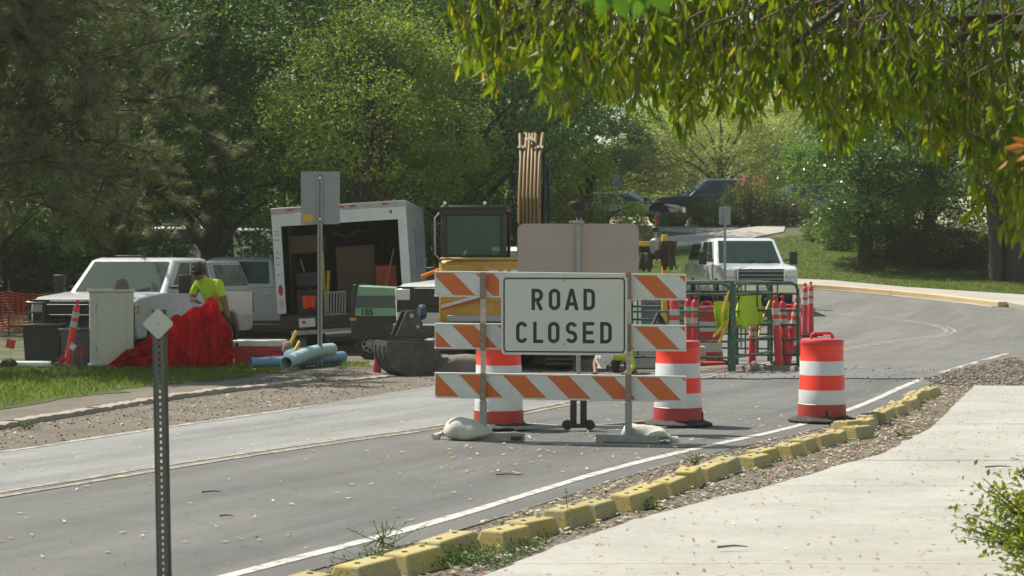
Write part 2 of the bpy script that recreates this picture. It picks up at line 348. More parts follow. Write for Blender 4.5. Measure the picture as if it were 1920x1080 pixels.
LANE = math.atan2(3.15, 7.14)      # direction of the road, clockwise from +Y
def asphalt(name, c0, c1, wear, crack=0.5):
    """Worn asphalt: aggregate speckle, long streaks along the lane, stains, hairline cracks."""
    m, nt, bs = newmat(name); v = coords(nt)
    mp = N(nt, 'ShaderNodeMapping'); mp.inputs['Rotation'].default_value = (0, 0, LANE); nt.links.new(v, mp.inputs['Vector'])
    st = N(nt, 'ShaderNodeMapping'); st.inputs['Scale'].default_value = (1.0, 0.10, 1); nt.links.new(mp.outputs[0], st.inputs['Vector'])
    c = ramp(nt, noise(nt, st.outputs[0], 1.5, 6, 0.6), [(0.36, c0), (0.66, c1)])
    c = mix(nt, ramp(nt, noise(nt, st.outputs[0], 4.5, 5, 0.65), [(0.50, (0, 0, 0)), (0.75, (0.55,) * 3)]), c, wear)
    c = mix(nt, ramp(nt, noise(nt, v, 0.9, 5, 0.6), [(0.5, (0, 0, 0)), (0.75, (0.45,) * 3)]), c, tuple(x * 0.62 for x in c0))
    c = mix(nt, ramp(nt, noise(nt, v, 26, 6, 0.85), [(0.52, (0, 0, 0)), (0.66, (0.55,) * 3)]), c, tuple(x * 0.55 for x in c0))
    c = mix(nt, ramp(nt, noise(nt, v, 34, 5, 0.85), [(0.57, (0, 0, 0)), (0.66, (0.45,) * 3)]), c, tuple(x * 1.5 for x in c1))
    c = mix(nt, ramp(nt, noise(nt, v, 75, 3, 0.9), [(0.40, (0.45,) * 3), (0.50, (0, 0, 0)), (0.60, (0, 0, 0))]), c, tuple(x * 0.5 for x in c0))
    sp = noise(nt, v, 160, 2, 0.8)
    c = mix(nt, ramp(nt, sp, [(0.58, (0, 0, 0)), (0.72, (0.5,) * 3)]), c, (0.30, 0.29, 0.27))
    c = mix(nt, ramp(nt, sp, [(0.30, (0.5,) * 3), (0.42, (0, 0, 0))]), c, (0.03, 0.03, 0.03))
    wv = N(nt, 'ShaderNodeTexVoronoi', feature='DISTANCE_TO_EDGE'); wv.inputs['Scale'].default_value = 0.33; wv.inputs['Randomness'].default_value = 1
    ns = N(nt, 'ShaderNodeTexNoise'); ns.inputs['Scale'].default_value = 1.1; ns.inputs['Detail'].default_value = 5; nt.links.new(v, ns.inputs['Vector'])
    ad = N(nt, 'ShaderNodeVectorMath', operation='MULTIPLY_ADD'); ad.inputs[1].default_value = (1.6, 1.6, 0); nt.links.new(ns.outputs['Color'], ad.inputs[0]); nt.links.new(v, ad.inputs[2]); nt.links.new(ad.outputs[0], wv.inputs['Vector'])
    c = mix(nt, ramp(nt, wv.outputs['Distance'], [(0.003, (crack,) * 3), (0.012, (0, 0, 0))]), c, (0.035, 0.034, 0.034))
    nt.links.new(c, bs.inputs['Base Color'])
    rr = N(nt, 'ShaderNodeMapRange'); rr.inputs['To Min'].default_value = 0.62; rr.inputs['To Max'].default_value = 0.92
    nt.links.new(noise(nt, st.outputs[0], 2.5, 4), rr.inputs['Value']); nt.links.new(rr.outputs['Result'], bs.inputs['Roughness'])
    bump(nt, bs, noise(nt, v, 110, 4, 0.8), 0.55, 0.006); return m
M['asphalt'] = asphalt('asphalt', (0.096, 0.094, 0.089), (0.152, 0.149, 0.140), (0.20, 0.197, 0.187), 0.15)
M['asphalt_glare'] = asphalt('asphalt_glare', (0.185, 0.184, 0.176), (0.285, 0.284, 0.274), (0.36, 0.358, 0.345), 0.1)  # paler asphalt: glare of sun and sky is put into the colour
M['asphalt_far'] = asphalt('asphalt_far', (0.14, 0.136, 0.127), (0.20, 0.195, 0.183), (0.245, 0.235, 0.215), 0.15)
def worn_line(name, c, under, thr):
    m, nt, bs = newmat(name); v = coords(nt)
    f = noise(nt, v, 7, 8, 0.75)
    cc = mix(nt, ramp(nt, f, [(thr, (0, 0, 0)), (thr + 0.09, (1, 1, 1))]), under, c)
    cc = mix(nt, ramp(nt, noise(nt, v, 130, 2), [(0.60, (0, 0, 0)), (0.68, (0.6,) * 3)]), cc, under)
    nt.links.new(cc, bs.inputs['Base Color']); bs.inputs['Roughness'].default_value = 0.75
    bump(nt, bs, noise(nt, v, 110, 4, 0.8), 0.4, 0.005); return m
M['line_white'] = worn_line('line_white', (0.50, 0.485, 0.44), (0.20, 0.20, 0.19), 0.40)
M['line_yellow'] = worn_line('line_yellow', (0.42, 0.335, 0.215), (0.21, 0.20, 0.185), 0.475)
M['line_pale'] = worn_line('line_pale', (0.46, 0.42, 0.37), (0.20, 0.2, 0.2), 0.46)
def concrete(name, c0, c1, stain, sc=1.0):
    m, nt, bs = newmat(name); v = coords(nt)
    st = N(nt, 'ShaderNodeMapping'); st.inputs['Scale'].default_value = (0.35, 1.3, 1); nt.links.new(v, st.inputs['Vector'])
    c = ramp(nt, noise(nt, v, 0.9 * sc, 6, 0.6), [(0.35, c0), (0.68, c1)])
    c = mix(nt, ramp(nt, noise(nt, st.outputs[0], 2.6 * sc, 6, 0.65), [(0.54, (0, 0, 0)), (0.78, (0.6,) * 3)]), c, stain)
    c = mix(nt, ramp(nt, noise(nt, v, 16 * sc, 7, 0.8), [(0.53, (0, 0, 0)), (0.68, (0.75,) * 3)]), c, stain)
    c = mix(nt, ramp(nt, noise(nt, v, 130, 2, 0.7), [(0.62, (0, 0, 0)), (0.75, (0.5,) * 3)]), c, (0.22, 0.20, 0.17))
    nt.links.new(c, bs.inputs['Base Color']); bs.inputs['Roughness'].default_value = 0.88
    bump(nt, bs, noise(nt, v, 80, 5, 0.7), 0.35, 0.006); return m
M['concrete'] = concrete('concrete', (0.335, 0.318, 0.285), (0.42, 0.402, 0.365), (0.23, 0.21, 0.178))
M['concrete_far'] = concrete('concrete_far', (0.36, 0.335, 0.295), (0.43, 0.402, 0.355), (0.29, 0.26, 0.22))
M['kerb_pink'] = concrete('kerb_pink', (0.30, 0.26, 0.22), (0.36, 0.31, 0.265), (0.19, 0.165, 0.14), 2)
M['kerb_orange'] = concrete('kerb_orange', (0.58, 0.41, 0.22), (0.64, 0.48, 0.29), (0.46, 0.37, 0.26), 2)
def soil(name, cs, green=None, gthr=0.55, sc=1.0):
    m, nt, bs = newmat(name); v = coords(nt)
    c = ramp(nt, noise(nt, v, 1.3 * sc, 7, 0.65), [(0.3, cs[0]), (0.5, cs[1]), (0.7, cs[2])])
    c = mix(nt, ramp(nt, noise(nt, v, 48, 4, 0.8), [(0.48, (0, 0, 0)), (0.68, (0.6,) * 3)]), c, tuple(x * 1.55 for x in cs[2]))
    c = mix(nt, ramp(nt, noise(nt, v, 70, 3, 0.8), [(0.32, (0.6,) * 3), (0.46, (0, 0, 0))]), c, tuple(x * 0.4 for x in cs[0]))
    if green: c = mix(nt, ramp(nt, noise(nt, v, 0.55, 5, 0.65), [(gthr, (0, 0, 0)), (gthr + 0.12, (0.9,) * 3)]), c, green)
    nt.links.new(c, bs.inputs['Base Color']); bs.inputs['Roughness'].default_value = 0.95
    bump(nt, bs, noise(nt, v, 55, 6, 0.8), 0.8, 0.02); return m
M['gravel'] = soil('gravel', [(0.105, 0.085, 0.066), (0.155, 0.13, 0.103), (0.21, 0.18, 0.145)])
M['earth'] = soil('earth', [(0.115, 0.095, 0.075), (0.16, 0.135, 0.11), (0.21, 0.18, 0.145)])
M['verge'] = soil('verge', [(0.10, 0.085, 0.06), (0.13, 0.11, 0.07), (0.12, 0.12, 0.055)], (0.055, 0.085, 0.025), 0.45)
def lawnmat(name, a, b, dry):
    m, nt, bs = newmat(name); v = coords(nt)
    c = ramp(nt, noise(nt, v, 1.6, 6, 0.65), [(0.3, a), (0.7, b)])
    c = mix(nt, ramp(nt, noise(nt, v, 0.45, 5, 0.6), [(0.52, (0, 0, 0)), (0.75, (0.7,) * 3)]), c, dry)
    c = mix(nt, ramp(nt, noise(nt, v, 60, 4, 0.8), [(0.36, (0.6,) * 3), (0.55, (0, 0, 0))]), c, tuple(x * 0.4 for x in a))
    nt.links.new(c, bs.inputs['Base Color']); bs.inputs['Roughness'].default_value = 0.9
    bump(nt, bs, noise(nt, v, 45, 6, 0.8), 1.0, 0.03); return m
M['lawn'] = lawnmat('lawn', (0.070, 0.10, 0.016), (0.095, 0.130, 0.022), (0.105, 0.115, 0.035))
M['blade'] = leafmat('blade', [(0, (0.085, 0.125, 0.018)), (0.7, (0.125, 0.17, 0.026)), (1, (0.19, 0.19, 0.06))], 0.6, 0.5, 1.5, .2)
M['ash_leaf'] = leafmat('ash_leaf', [(0, (0.0488, 0.1037, 0.0358)), (0.55, (0.0813, 0.1573, 0.0498)), (0.9, (0.1333, 0.2056, 0.0597)), (0.97, (0.2438, 0.2324, 0.0597)), (1, (0.4225, 0.2503, 0.0597))], 0.5, 0.38, 1.4, 0.32)
M['lime_leaf'] = leafmat('lime_leaf', [(0, (0.1057, 0.1628, 0.0391)), (0.6, (0.1761, 0.2399, 0.0569)), (0.92, (0.2641, 0.2828, 0.0676)), (1, (0.4931, 0.2914, 0.0712))], 0.5, 0.42, 1.5, 0.32)
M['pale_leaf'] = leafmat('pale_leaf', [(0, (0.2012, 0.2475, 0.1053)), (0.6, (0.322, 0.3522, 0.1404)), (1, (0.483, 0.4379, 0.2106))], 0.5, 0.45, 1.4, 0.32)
M['poplar_leaf'] = leafmat('poplar_leaf', [(0, (0.0671, 0.139, 0.0416)), (0.7, (0.1244, 0.222, 0.0605)), (1, (0.2105, 0.2896, 0.0756))], 0.3, 0.38, 1.4)
M['near_leaf'] = leafmat('near_leaf', [(0, (0.0562, 0.0876, 0.0068)), (0.5, (0.103, 0.1414, 0.0089)), (0.93, (0.159, 0.1768, 0.0103)), (0.985, (0.2432, 0.1981, 0.0124)), (1, (0.4115, 0.2122, 0.0138))], 0.46, 0.52, 2.0, 0.4)
M['near_leaf_bright'] = leafmat('near_leaf_bright', [(0, (0.07, 0.15, 0.02)), (1, (0.09, 0.17, 0.03))], 0.4, 0.5, 1.5)
M['near_leaf_orange'] = leafmat('near_leaf_orange', [(0, (0.42, 0.16, 0.02)), (1, (0.50, 0.20, 0.03))], 0.5, 0.5, 1.5)
M['needle'] = leafmat('needle', [(0, (0.111, 0.1256, 0.0583)), (0.6, (0.1734, 0.1825, 0.0876)), (0.93, (0.2428, 0.2397, 0.1338)), (1, (0.3699, 0.2738, 0.1459))], 0.5, 0.25, 1.2)
M['shrub_leaf'] = leafmat('shrub_leaf', [(0, (0.0504, 0.0936, 0.0254)), (0.7, (0.0864, 0.144, 0.0372)), (1, (0.144, 0.1872, 0.0507))], 0.5, 0.3, 1.3)
M['herb_leaf'] = leafmat('herb_leaf', [(0, (0.07, 0.11, 0.03)), (0.7, (0.12, 0.16, 0.045)), (1, (0.20, 0.20, 0.08))], 0.5, 0.4, 1.4)
M['bush_leaf'] = leafmat('bush_leaf', [(0, (0.168, 0.224, 0.024)), (0.6, (0.28, 0.336, 0.042)), (0.92, (0.42, 0.42, 0.072)), (1, (0.35, 0.168, 0.06))], 0.45, 0.45, 1.5)
M['red_flower'] = leafmat('red_flower', [(0, (0.32, 0.065, 0.065)), (1, (0.44, 0.156, 0.117))], 0.6, 0.4, 1.2)
M['dead_leaf'] = leafmat('dead_leaf', [(0, (0.374, 0.319, 0.209)), (0.35, (0.572, 0.517, 0.396)), (0.62, (0.66, 0.616, 0.484)), (0.8, (0.462, 0.308, 0.088)), (0.93, (0.462, 0.165, 0.033)), (1, (0.242, 0.088, 0.033))], 0.5, 0.2, 1.0, 0.4)
M['pebble'] = leafmat('pebble', [(0, (0.09, 0.073, 0.058)), (0.5, (0.15, 0.125, 0.10)), (0.85, (0.23, 0.195, 0.16)), (1, (0.40, 0.36, 0.30))], 0.8, 0.0, 1.0, 0.3)
# ------------------------------------------------------------------ the ground
def resample(pts, step, closed=False):
    pts = [Vector((p[0], p[1], 0)) for p in pts]
    if closed: pts = pts + [pts[0]]
    out = [pts[0]]
    for a, b in zip(pts, pts[1:]):
        n = max(1, int((b - a).length / step))
        for i in range(1, n + 1): out.append(a.lerp(b, i / n))
    return out[:-1] if closed else out
def smooth_line(pts, it=2):
    pts = [Vector((p[0], p[1], 0)) for p in pts]
    for _ in range(it):
        q = [pts[0]]
        for a, b in zip(pts, pts[1:]): q += [a.lerp(b, 0.25), a.lerp(b, 0.75)]
        pts = q + [pts[-1]]
    return pts
def inside(poly, P):
    """Which points of P (n,2) lie inside the polygon."""
    x, y = P[:, 0], P[:, 1]; c = np.zeros(len(P), bool); n = len(poly)
    for i in range(n):
        x0, y0 = poly[i][0], poly[i][1]; x1, y1 = poly[(i + 1) % n][0], poly[(i + 1) % n][1]
        if y0 == y1: continue
        c ^= ((y0 > y) != (y1 > y)) & (x < (x1 - x0) * (y - y0) / (y1 - y0) + x0)
    return c
def region(name, poly, mat, up, step=0.6, ragged=0.0, skirt=0.0, parent=None, k='structure'):
    """A sheet that fills a polygon and follows the terrain; RAGGED frays its outline, SKIRT gives it an edge."""
    b = resample(poly, step, True)
    if ragged: b = [p + Vector((rng.normal(0, ragged), rng.normal(0, ragged), 0)) for p in b]
    bp = np.array([(p.x, p.y) for p in b])
    x0, y0 = bp.min(0); x1, y1 = bp.max(0)
    gx, gy = np.meshgrid(np.arange(x0 + step / 2, x1, step), np.arange(y0 + step / 2, y1, step))
    P = np.stack([gx.ravel(), gy.ravel()], 1); P = P[inside(bp, P)]
    d = np.min(np.abs(P[:, None, :] - bp[None, ::1, :]).max(2), axis=1) if len(P) and len(P) * len(bp) < 4e7 else np.ones(len(P))
    P = P[d > step * 0.3]
    allp = [Vector((float(p[0]), float(p[1]))) for p in np.concatenate([bp, P])]
    nb = len(bp)
    vs, es, fs, *_ = delaunay_2d_cdt(allp, [], [tuple(range(nb))], 1, 1e-5)
    m = MB(); zz = zg([v.x for v in vs], [v.y for v in vs])
    V = [(v.x, v.y, float(z) + up) for v, z in zip(vs, zz)]
    m.add(V, [tuple(f) for f in fs])
    if skirt:
        edge = [(p[0], p[1], float(zg(p[0], p[1]))) for p in bp]
        m.add([(x, y, z + up) for x, y, z in edge] + [(x, y, z + up - skirt) for x, y, z in edge], [(i, (i + 1) % nb, nb + (i + 1) % nb, nb + i) for i in range(nb)])
    o = m.build(name, mat, parent, smooth=0)
    for p in o.data.polygons:
        pass
    if k and parent is None: o['kind'] = k
    return o
def ribbon(name, pts, w, mat, up, step=0.4, wob=0.0, parent=None, k='structure'):
    """A painted line: a narrow strip along a path."""
    p = resample(pts, step); L, Rr = [], []
    for i, q in enumerate(p):
        t = (p[min(i + 1, len(p) - 1)] - p[max(i - 1, 0)]).normalized(); n = Vector((t.y, -t.x, 0)); h = w / 2 * (1 + rng.normal(0, wob))
        a, b = q - n * h, q + n * h; L.append(GZ(a.x, a.y, up)); Rr.append(GZ(b.x, b.y, up))
    n = len(p); o = MB().add(L + Rr, [(i, n + i, n + i + 1, i + 1) for i in range(n - 1)]).build(name, mat, parent, smooth=0)
    if k and parent is None: o['kind'] = k
    return o
def offset(pts, d):
    out = []
    for i, q in enumerate(pts):
        t = (pts[min(i + 1, len(pts) - 1)] - pts[max(i - 1, 0)]).normalized(); out.append(q + Vector((t.y, -t.x, 0)) * d)
    return out
def near_gap(a, b, s): return np.unique(np.concatenate([np.arange(a, b, s)]))
xs = np.unique(np.concatenate([[-1500, -700, -300, -150, -90, -60], np.arange(-44, 44.1, 0.5), [60, 90, 150, 300, 700, 1500]]))
ys = np.unique(np.concatenate([[-700, -300, -120, -60, -30, -15], np.arange(-6, 112.1, 0.5), [125, 150, 200, 300, 500, 900, 1800]]))
gx, gy = np.meshgrid(xs, ys); gz = zg(gx, gy) + 0.0
nx, ny = len(xs), len(ys)
ii = (np.arange(ny - 1)[:, None] * nx + np.arange(nx - 1)[None, :]).ravel()
ground = link('ground', np_mesh('ground', np.stack([gx.ravel(), gy.ravel(), gz.ravel()], 1), np.stack([ii, ii + 1, ii + nx + 1, ii + nx], 1), M['verge']))
kind(ground, 'structure')

def line_px(pl): return [Vector(G(*p) + (0,)) for p in pl]
# road: near lane (darker), far lane (polished, paler: sun and sky glare put into its colour), and the bend beyond the work
yel = line_px([(0, 932), (300, 880), (600, 835), (830, 803), (1060, 760)])
lane = (yel[-1] - yel[0]).normalized()
yel = [yel[0] - lane * 14] + yel
bend = line_px([(1590, 652), (1700, 638), (1765, 630), (1788, 622), (1765, 612), (1700, 602), (1600, 592), (1540, 586), (1380, 572)])
yel_all = smooth_line(yel + bend, 2)
yel_near = [p for p in yel_all if p.y < 26.5]
white = line_px([(560, 1050), (800, 988), (1000, 927), (1160, 878), (1340, 836), (1480, 806), (1610, 766), (1710, 718), (1790, 692), (1888, 664)])
white = [white[0] - lane * 12] + white
white_s = smooth_line(white, 2)
leftw = line_px([(0, 850), (160, 824), (300, 804), (370, 793), (500, 775), (600, 760), (700, 742), (830, 722)])
leftw = [leftw[0] - lane * 14] + leftw
leftw_s = smooth_line(leftw, 2)
seam = G(1300, 712)[1]
edge_r = offset(white_s, 0.30)
earth_poly = [(-30, -4), (4.0, -4)] + [(p.x, p.y) for p in [G and Vector((0, 0, 0))][:0]]
# work ground: bare gravelly earth on both sides of the road
region('gravel_shoulder', [(p.x, p.y) for p in offset(leftw_s, -0.0)] + [G(760, 688), G(640, 682), G(560, 688), G(420, 708), G(300, 718), G(150, 738), G(0, 760)] + [Vector(G(0, 760) + (0,)) - lane * 14], M['gravel'], 0.004, 0.5, 0.03)
region('worksite_ground', [G(640, 680), G(-200, 682), (-16, 36), (-14, 43), (3, 44), (7, 40), G(1300, 690), G(1240, 712), G(830, 722), G(760, 692)], M['earth'], 0.006, 0.6, 0.05)
near_l = [p for p in yel_near]
region('road_lane', [(p.x, p.y) for p in near_l] + [G(1300, 713), G(1500, 712), G(1722, 711)] + [(p.x, p.y) for p in reversed([q for q in edge_r if q.y < seam + 0.2])], M['asphalt'], 0.010, 0.5, 0.0)
region('oncoming_lane', [(p.x, p.y) for p in leftw_s if p.y < 27.5] + [G(1080, 712), G(1300, 713)] + [(p.x, p.y) for p in reversed(near_l)], M['asphalt_glare'], 0.010, 0.5, 0.02)
region('road_bend', [G(1080, 712), G(1300, 712.5), G(1722, 710.5)] + [(p.x, p.y) for p in edge_r if p.y > seam + 0.4] + [G(1960, 655), G(2100, 640), (24, 45), (22, 48), G(2000, 590), G(1890, 578), G(1760, 562), G(1620, 549), G(1500, 541), (3.5, 58.0), (-2, 57), (-3, 50), (2, 44), (3.6, 38), (3.0, 32)], M['asphalt_far'], 0.012, 0.6, 0.02)
# tar seam where the old surface meets the patch
ribbon('tar_joint', [Vector(G(px, 712 + 0.7 * math.sin(px * 0.05)) + (0,)) for px in range(1120, 1725, 22)], 0.14, pm('tar', (0.022, 0.022, 0.024), 0.5, dirt=0.3), 0.020, 0.3, 0.25)
# painted lines
mk = lambda pts: [p for p in pts]
ribbon('edge_line', white_s, 0.105, M['line_white'], 0.0140, 0.3, 0.06)
ribbon('centre_line', offset(yel_all, -0.09), 0.085, M['line_yellow'], 0.0155, 0.3, 0.16)
ribbon('centre_line', offset(yel_all, 0.09), 0.085, M['line_yellow'], 0.0155, 0.3, 0.16)
ribbon('edge_line', [p for p in offset(leftw_s, 0.06) if p.y < 23.5], 0.09, M['line_pale'], 0.0140, 0.3, 0.15)
# far kerb (orange painted), pavement behind it, lawn bank, footpath
kerb_far = smooth_line(line_px([(1380, 534), (1500, 540), (1620, 548), (1760, 561), (1880, 576)]), 2)
def kerb_strip(name, pts, w, h, mat, up0=0.0, parent=None, step=0.5, wob=0.0):
    p = resample(pts, step); prof = [(-w / 2, -0.05), (-w / 2, h * 0.85), (-w / 2 + 0.025, h), (w / 2 - 0.02, h), (w / 2, h * 0.9), (w / 2, -0.05)]
    vs, fs = [], []
    for i, q in enumerate(p):
        t = (p[min(i + 1, len(p) - 1)] - p[max(i - 1, 0)]).normalized(); n = Vector((t.y, -t.x, 0)); z = float(zg(q.x, q.y)) + up0 + (rng.normal(0, wob) if wob else 0)
        vs += [(q.x + n.x * a, q.y + n.y * a, z + b) for a, b in prof]
    k = len(prof)
    for i in range(len(p) - 1): fs += [(i * k + j, i * k + j + 1, (i + 1) * k + j + 1, (i + 1) * k + j) for j in range(k - 1)]
    fs += [tuple(range(k)), tuple((len(p) - 1) * k + j for j in range(k - 1, -1, -1))]
    return MB().add(vs, fs).build(name, mat, parent, smooth=30)
def cut_strip(name, pts, w, h, mat, seg, up0=0.0, gap=0.02, label=None, wob=0.0):
    """A kerb laid in lengths, each a part, under one root."""
    root = bpy.data.objects.new(name, None); col.objects.link(root); root['kind'] = 'structure'
    p = resample(pts, 0.1); acc, cur = 0.0, [p[0]]
    for a, b in zip(p, p[1:]):
        acc += (b - a).length; cur.append(b)
        if acc >= seg:
            kerb_strip('kerb_stone', [cur[0].lerp(cur[1], 0.1)] + cur[1:-1] + [cur[-1].lerp(cur[-2], 0.1)], w, h, mat, up0 + rng.normal(0, 0.004), root, 0.5, wob); acc, cur = 0.0, [b]
    if len(cur) > 3: kerb_strip('kerb_stone', cur, w, h, mat, up0, root, 0.5, wob)
    return root
cut_strip('far_kerb', kerb_far, 0.32, 0.14, M['kerb_orange'], 2.6)
cut_strip('far_gutter', offset(kerb_far, 0.28), 0.24, 0.03, M['concrete_far'], 2.6)
back_kerb = [p + Vector((0.2, 2.2, 0)) for p in kerb_far]
region('far_pavement', [(p.x, p.y) for p in offset(kerb_far, -0.17)] + [G(1960, 590), (24, 47), (26, 51)] + [G(1940, 562), G(1700, 546), G(1560, 533), G(1430, 527)], M['concrete_far'], 0.12, 0.6, 0, 0.16)
region('bank_lawn', [G(1960, 560), G(1700, 544), G(1560, 531), G(1430, 525), (1.5, 60.5), (1.0, 66), G(1270, 470), G(1360, 456), G(1430, 452), G(1520, 440), G(1620, 470), G(1800, 500), (22, 60), (26, 52)], M['lawn'], 0.03, 0.8, 0.03)
path_poly = [G(1225, 470), G(1300, 461), G(1400, 450), G(1470, 436), G(1510, 423), (15, 77), (14.2, 80), G(1470, 424), G(1380, 432), G(1300, 441), G(1200, 452), (2.5, 75), (2.5, 72)]
region('footpath', path_poly, M['concrete_far'], 0.045, 0.8, 0.0, 0.06)
region('parking_area', [(2, 74.6), G(1300, 439), G(1380, 430), G(1500, 421), (18, 78), (40, 78), (40, 100), (-6, 100), (-6, 77)], M['asphalt_far'], 0.03, 1.0, 0.0)

# left side: broken kerb, grass strip
kerb_l = smooth_line(line_px([(-140, 832), (0, 803), (150, 778), (300, 752), (420, 736), (520, 725), (600, 715)]), 2)
cut_strip('old_kerb', kerb_l, 0.17, 0.06, M['kerb_pink'], 1.9, wob=0.006)
cut_strip('old_kerb', smooth_line(line_px([(640, 716), (690, 712), (740, 706)]), 1), 0.15, 0.04, M['kerb_pink'], 1.3, wob=0.006)
lawn_poly = [Vector(G(0, 768) + (0,)) - lane * 12] + line_px([(0, 768), (80, 757), (180, 741), (300, 724), (400, 716), (500, 702), (560, 693), (640, 688), (700, 690), (690, 683), (620, 681)]) + [Vector((-5.5, 34.2, 0)), Vector((-20, 34.2, 0)), Vector((-20, 10, 0))]
lawn_left = region('lawn', [(p.x, p.y) for p in lawn_poly], M['lawn'], 0.010, 0.45, 0.13, 0.0)
region('lawn', [(-30, 34.8), (-7.2, 34.8), (-7.6, 46), (-30, 46)], M['verge'], 0.01, 0.8, 0.05)

def blades(name, poly, n, h, w=0.006, dmax=60, mat='blade'):
    bp = np.array([(p[0], p[1]) for p in poly]); lo, hi = bp.min(0), bp.max(0); lo[1] = max(lo[1], 8)
    P = rng.uniform(lo, hi, (n * 3, 2)); P = P[inside(bp, P)][:n]
    P = P[np.abs(P[:, 0]) < P[:, 1] * 0.30 + 0.6]
    m = len(P); z = zg(P[:, 0], P[:, 1]) + 0.025
    a = rng.uniform(0, 2 * np.pi, m); hh = h * rng.uniform(0.5, 1.25, m); ww = w * (0.6 + P[:, 1] * 0.04)
    B = np.stack([P[:, 0], P[:, 1], z], 1); d = np.stack([np.cos(a), np.sin(a), 0 * a], 1)
    lean = rng.normal(0, 0.45, (m, 2)) * hh[:, None]
    T = B + np.concatenate([lean, hh[:, None]], 1)
    V = np.stack([B - d * ww[:, None], B + d * ww[:, None], T], 1).reshape(-1, 3)
    o = link(name, np_mesh(name, V, np.arange(m * 3).reshape(-1, 3), M[mat])); kind(o, 'stuff'); return o
blades('grass', [(p.x + rng.normal(0, .1), p.y + rng.normal(0, .1)) for p in resample([(q.x, q.y) for q in lawn_poly], .4, True)], 90000, 0.055)
blades('grass', [G(1960, 560), G(1700, 544), G(1560, 531), G(1430, 525), (1.5, 60.5), (1.0, 66), G(1270, 470), G(1430, 452), G(1520, 440), G(1620, 470), G(1800, 500), (22, 60), (26, 52)], 45000, 0.05, 0.006)

# pavement on the near side, laid in slabs with joints
pv = [(960, 1080), (1033, 1041), (1087, 1026), (1133, 1010), (1200, 984), (1283, 963), (1350, 945), (1413, 930), (1467, 915), (1513, 903), (1567, 884), (1630, 869), (1673, 853), (1697, 837), (1753, 806), (1790, 766), (1827, 729)]
pv_w = smooth_line([Vector((-3.2, 3.0, 0)), Vector((-1.4, 7.4, 0))] + line_px(pv), 1)
ysw = np.array([p.y for p in pv_w]); xsw = np.array([p.x for p in pv_w])
sidewalk = bpy.data.objects.new('pavement', None); col.objects.link(sidewalk); kind(sidewalk, 'structure')
yy = 3.0; top_y = float(ysw[-1])
while yy < top_y - 0.05:
    y2 = min(yy + 1.9, top_y); e0 = 0.0035
    ry = np.linspace(yy + e0, y2 - e0, 9); lx = np.interp(ry, ysw, xsw) + np.where(True, rng.normal(0, 0.012, 9), 0)
    for xa, xb in (((None, 5.2), (5.212, 12.0)) if max(lx) < 4.6 else ((None, 12.0),)):
        L = [(float(a) if xa is None else xa, float(b)) for a, b in zip(lx, ry)]; Rg = [(xb, float(b)) for b in ry]
        dz = rng.normal(0, 0.0015); poly = L + Rg[::-1]
        MB().prism(poly, -0.05, 0.045 + dz, axis='z').build('slab', M['concrete'], sidewalk, smooth=0)
    yy = y2
# dirt under the kerb blocks between road and pavement
row = [(-1.5, 8.55), (-.87, 9.8), (-.64, 10.25), (-.43, 10.7), (-.2, 11.07), (.05, 11.5), (.215, 11.9), (.444, 12.3), (.636, 12.7), (.86, 13.2), (1.09, 13.7), (1.30, 14.2), (1.94, 15.8), (2.68, 17.15), (3.51, 19.1), (4.49, 21.9), (5.1, 23.8), (5.6, 25.2)]
row_s = offset(smooth_line([Vector(p + (0,)) for p in row], 1), -0.13)
region('gravel_strip', [(p.x, p.y) for p in edge_r if p.y < 27.2] + [(6.7, 27.3), (7.2, 26.7), (6.9, 26.2)] + [(float(a) + 0.15, float(b)) for a, b in list(zip(xsw, ysw))[::-1]], M['gravel'], 0.006, 0.4, 0.02)
region('dirt_track', [G(1722, 711), G(1800, 690), G(1888, 667), G(1960, 657), (16, 36), (18, 27.5), G(1840, 727), G(1780, 722)], M['earth'], 0.016, 0.5, 0.05)

# kerb blocks
def block_mesh(L, w0, w1, h, t):
    m = MB(); a = L / 2; b = a - t
    V = [(-w0 / 2, -a, 0), (w0 / 2, -a, 0), (w0 / 2, a, 0), (-w0 / 2, a, 0), (-w1 / 2, -b, h), (w1 / 2, -b, h), (w1 / 2, b, h), (-w1 / 2, b, h)]
    m.add(V, [(3, 2, 1, 0), (4, 5, 6, 7), (0, 1, 5, 4), (1, 2, 6, 5), (2, 3, 7, 6), (3, 0, 4, 7)]); return m
ORD = ['first', 'second', 'third', 'fourth', 'fifth', 'sixth', 'seventh', 'eighth', 'ninth', 'tenth', 'eleventh', 'twelfth', 'thirteenth', 'fourteenth', 'fifteenth', 'sixteenth', 'seventeenth', 'eighteenth', 'nineteenth', 'twentieth', 'twenty-first', 'twenty-second', 'twenty-third', 'twenty-fourth', 'twenty-fifth', 'twenty-sixth', 'twenty-seventh', 'twenty-eighth', 'twenty-ninth', 'thirtieth', 'thirty-first', 'thirty-second', 'thirty-third', 'thirty-fourth', 'thirty-fifth', 'thirty-sixth', 'thirty-seventh', 'thirty-eighth', 'thirty-ninth', 'fortieth']
protos = []
for k in range(4):
    m = block_mesh(0.415 + 0.014 * k, 0.235, 0.155, 0.130 + 0.006 * (k % 2), 0.03)
    me = m.build('kerb_block', [M['kerb_yellow']], smooth=0); hm = MB()
    z = 0.130 + 0.006 * (k % 2) + 0.001
    h1 = MB().cyl((0.01, -0.10, z - 0.004), (0.01, -0.10, z + 0.003), 0.017, n=10).build('bolt_hole', M['hole'], smooth=40)
    h2 = MB().cyl((-0.01, 0.11, z - 0.004), (-0.01, 0.11, z + 0.003), 0.017, n=10).build('bolt_hole', M['hole'], smooth=40)
    h1.parent = me; h2.parent = me
    b = me.modifiers.new('edge', 'BEVEL'); b.width = 0.014; b.segments = 2; b.limit_method = 'ANGLE'
    protos.append(me)
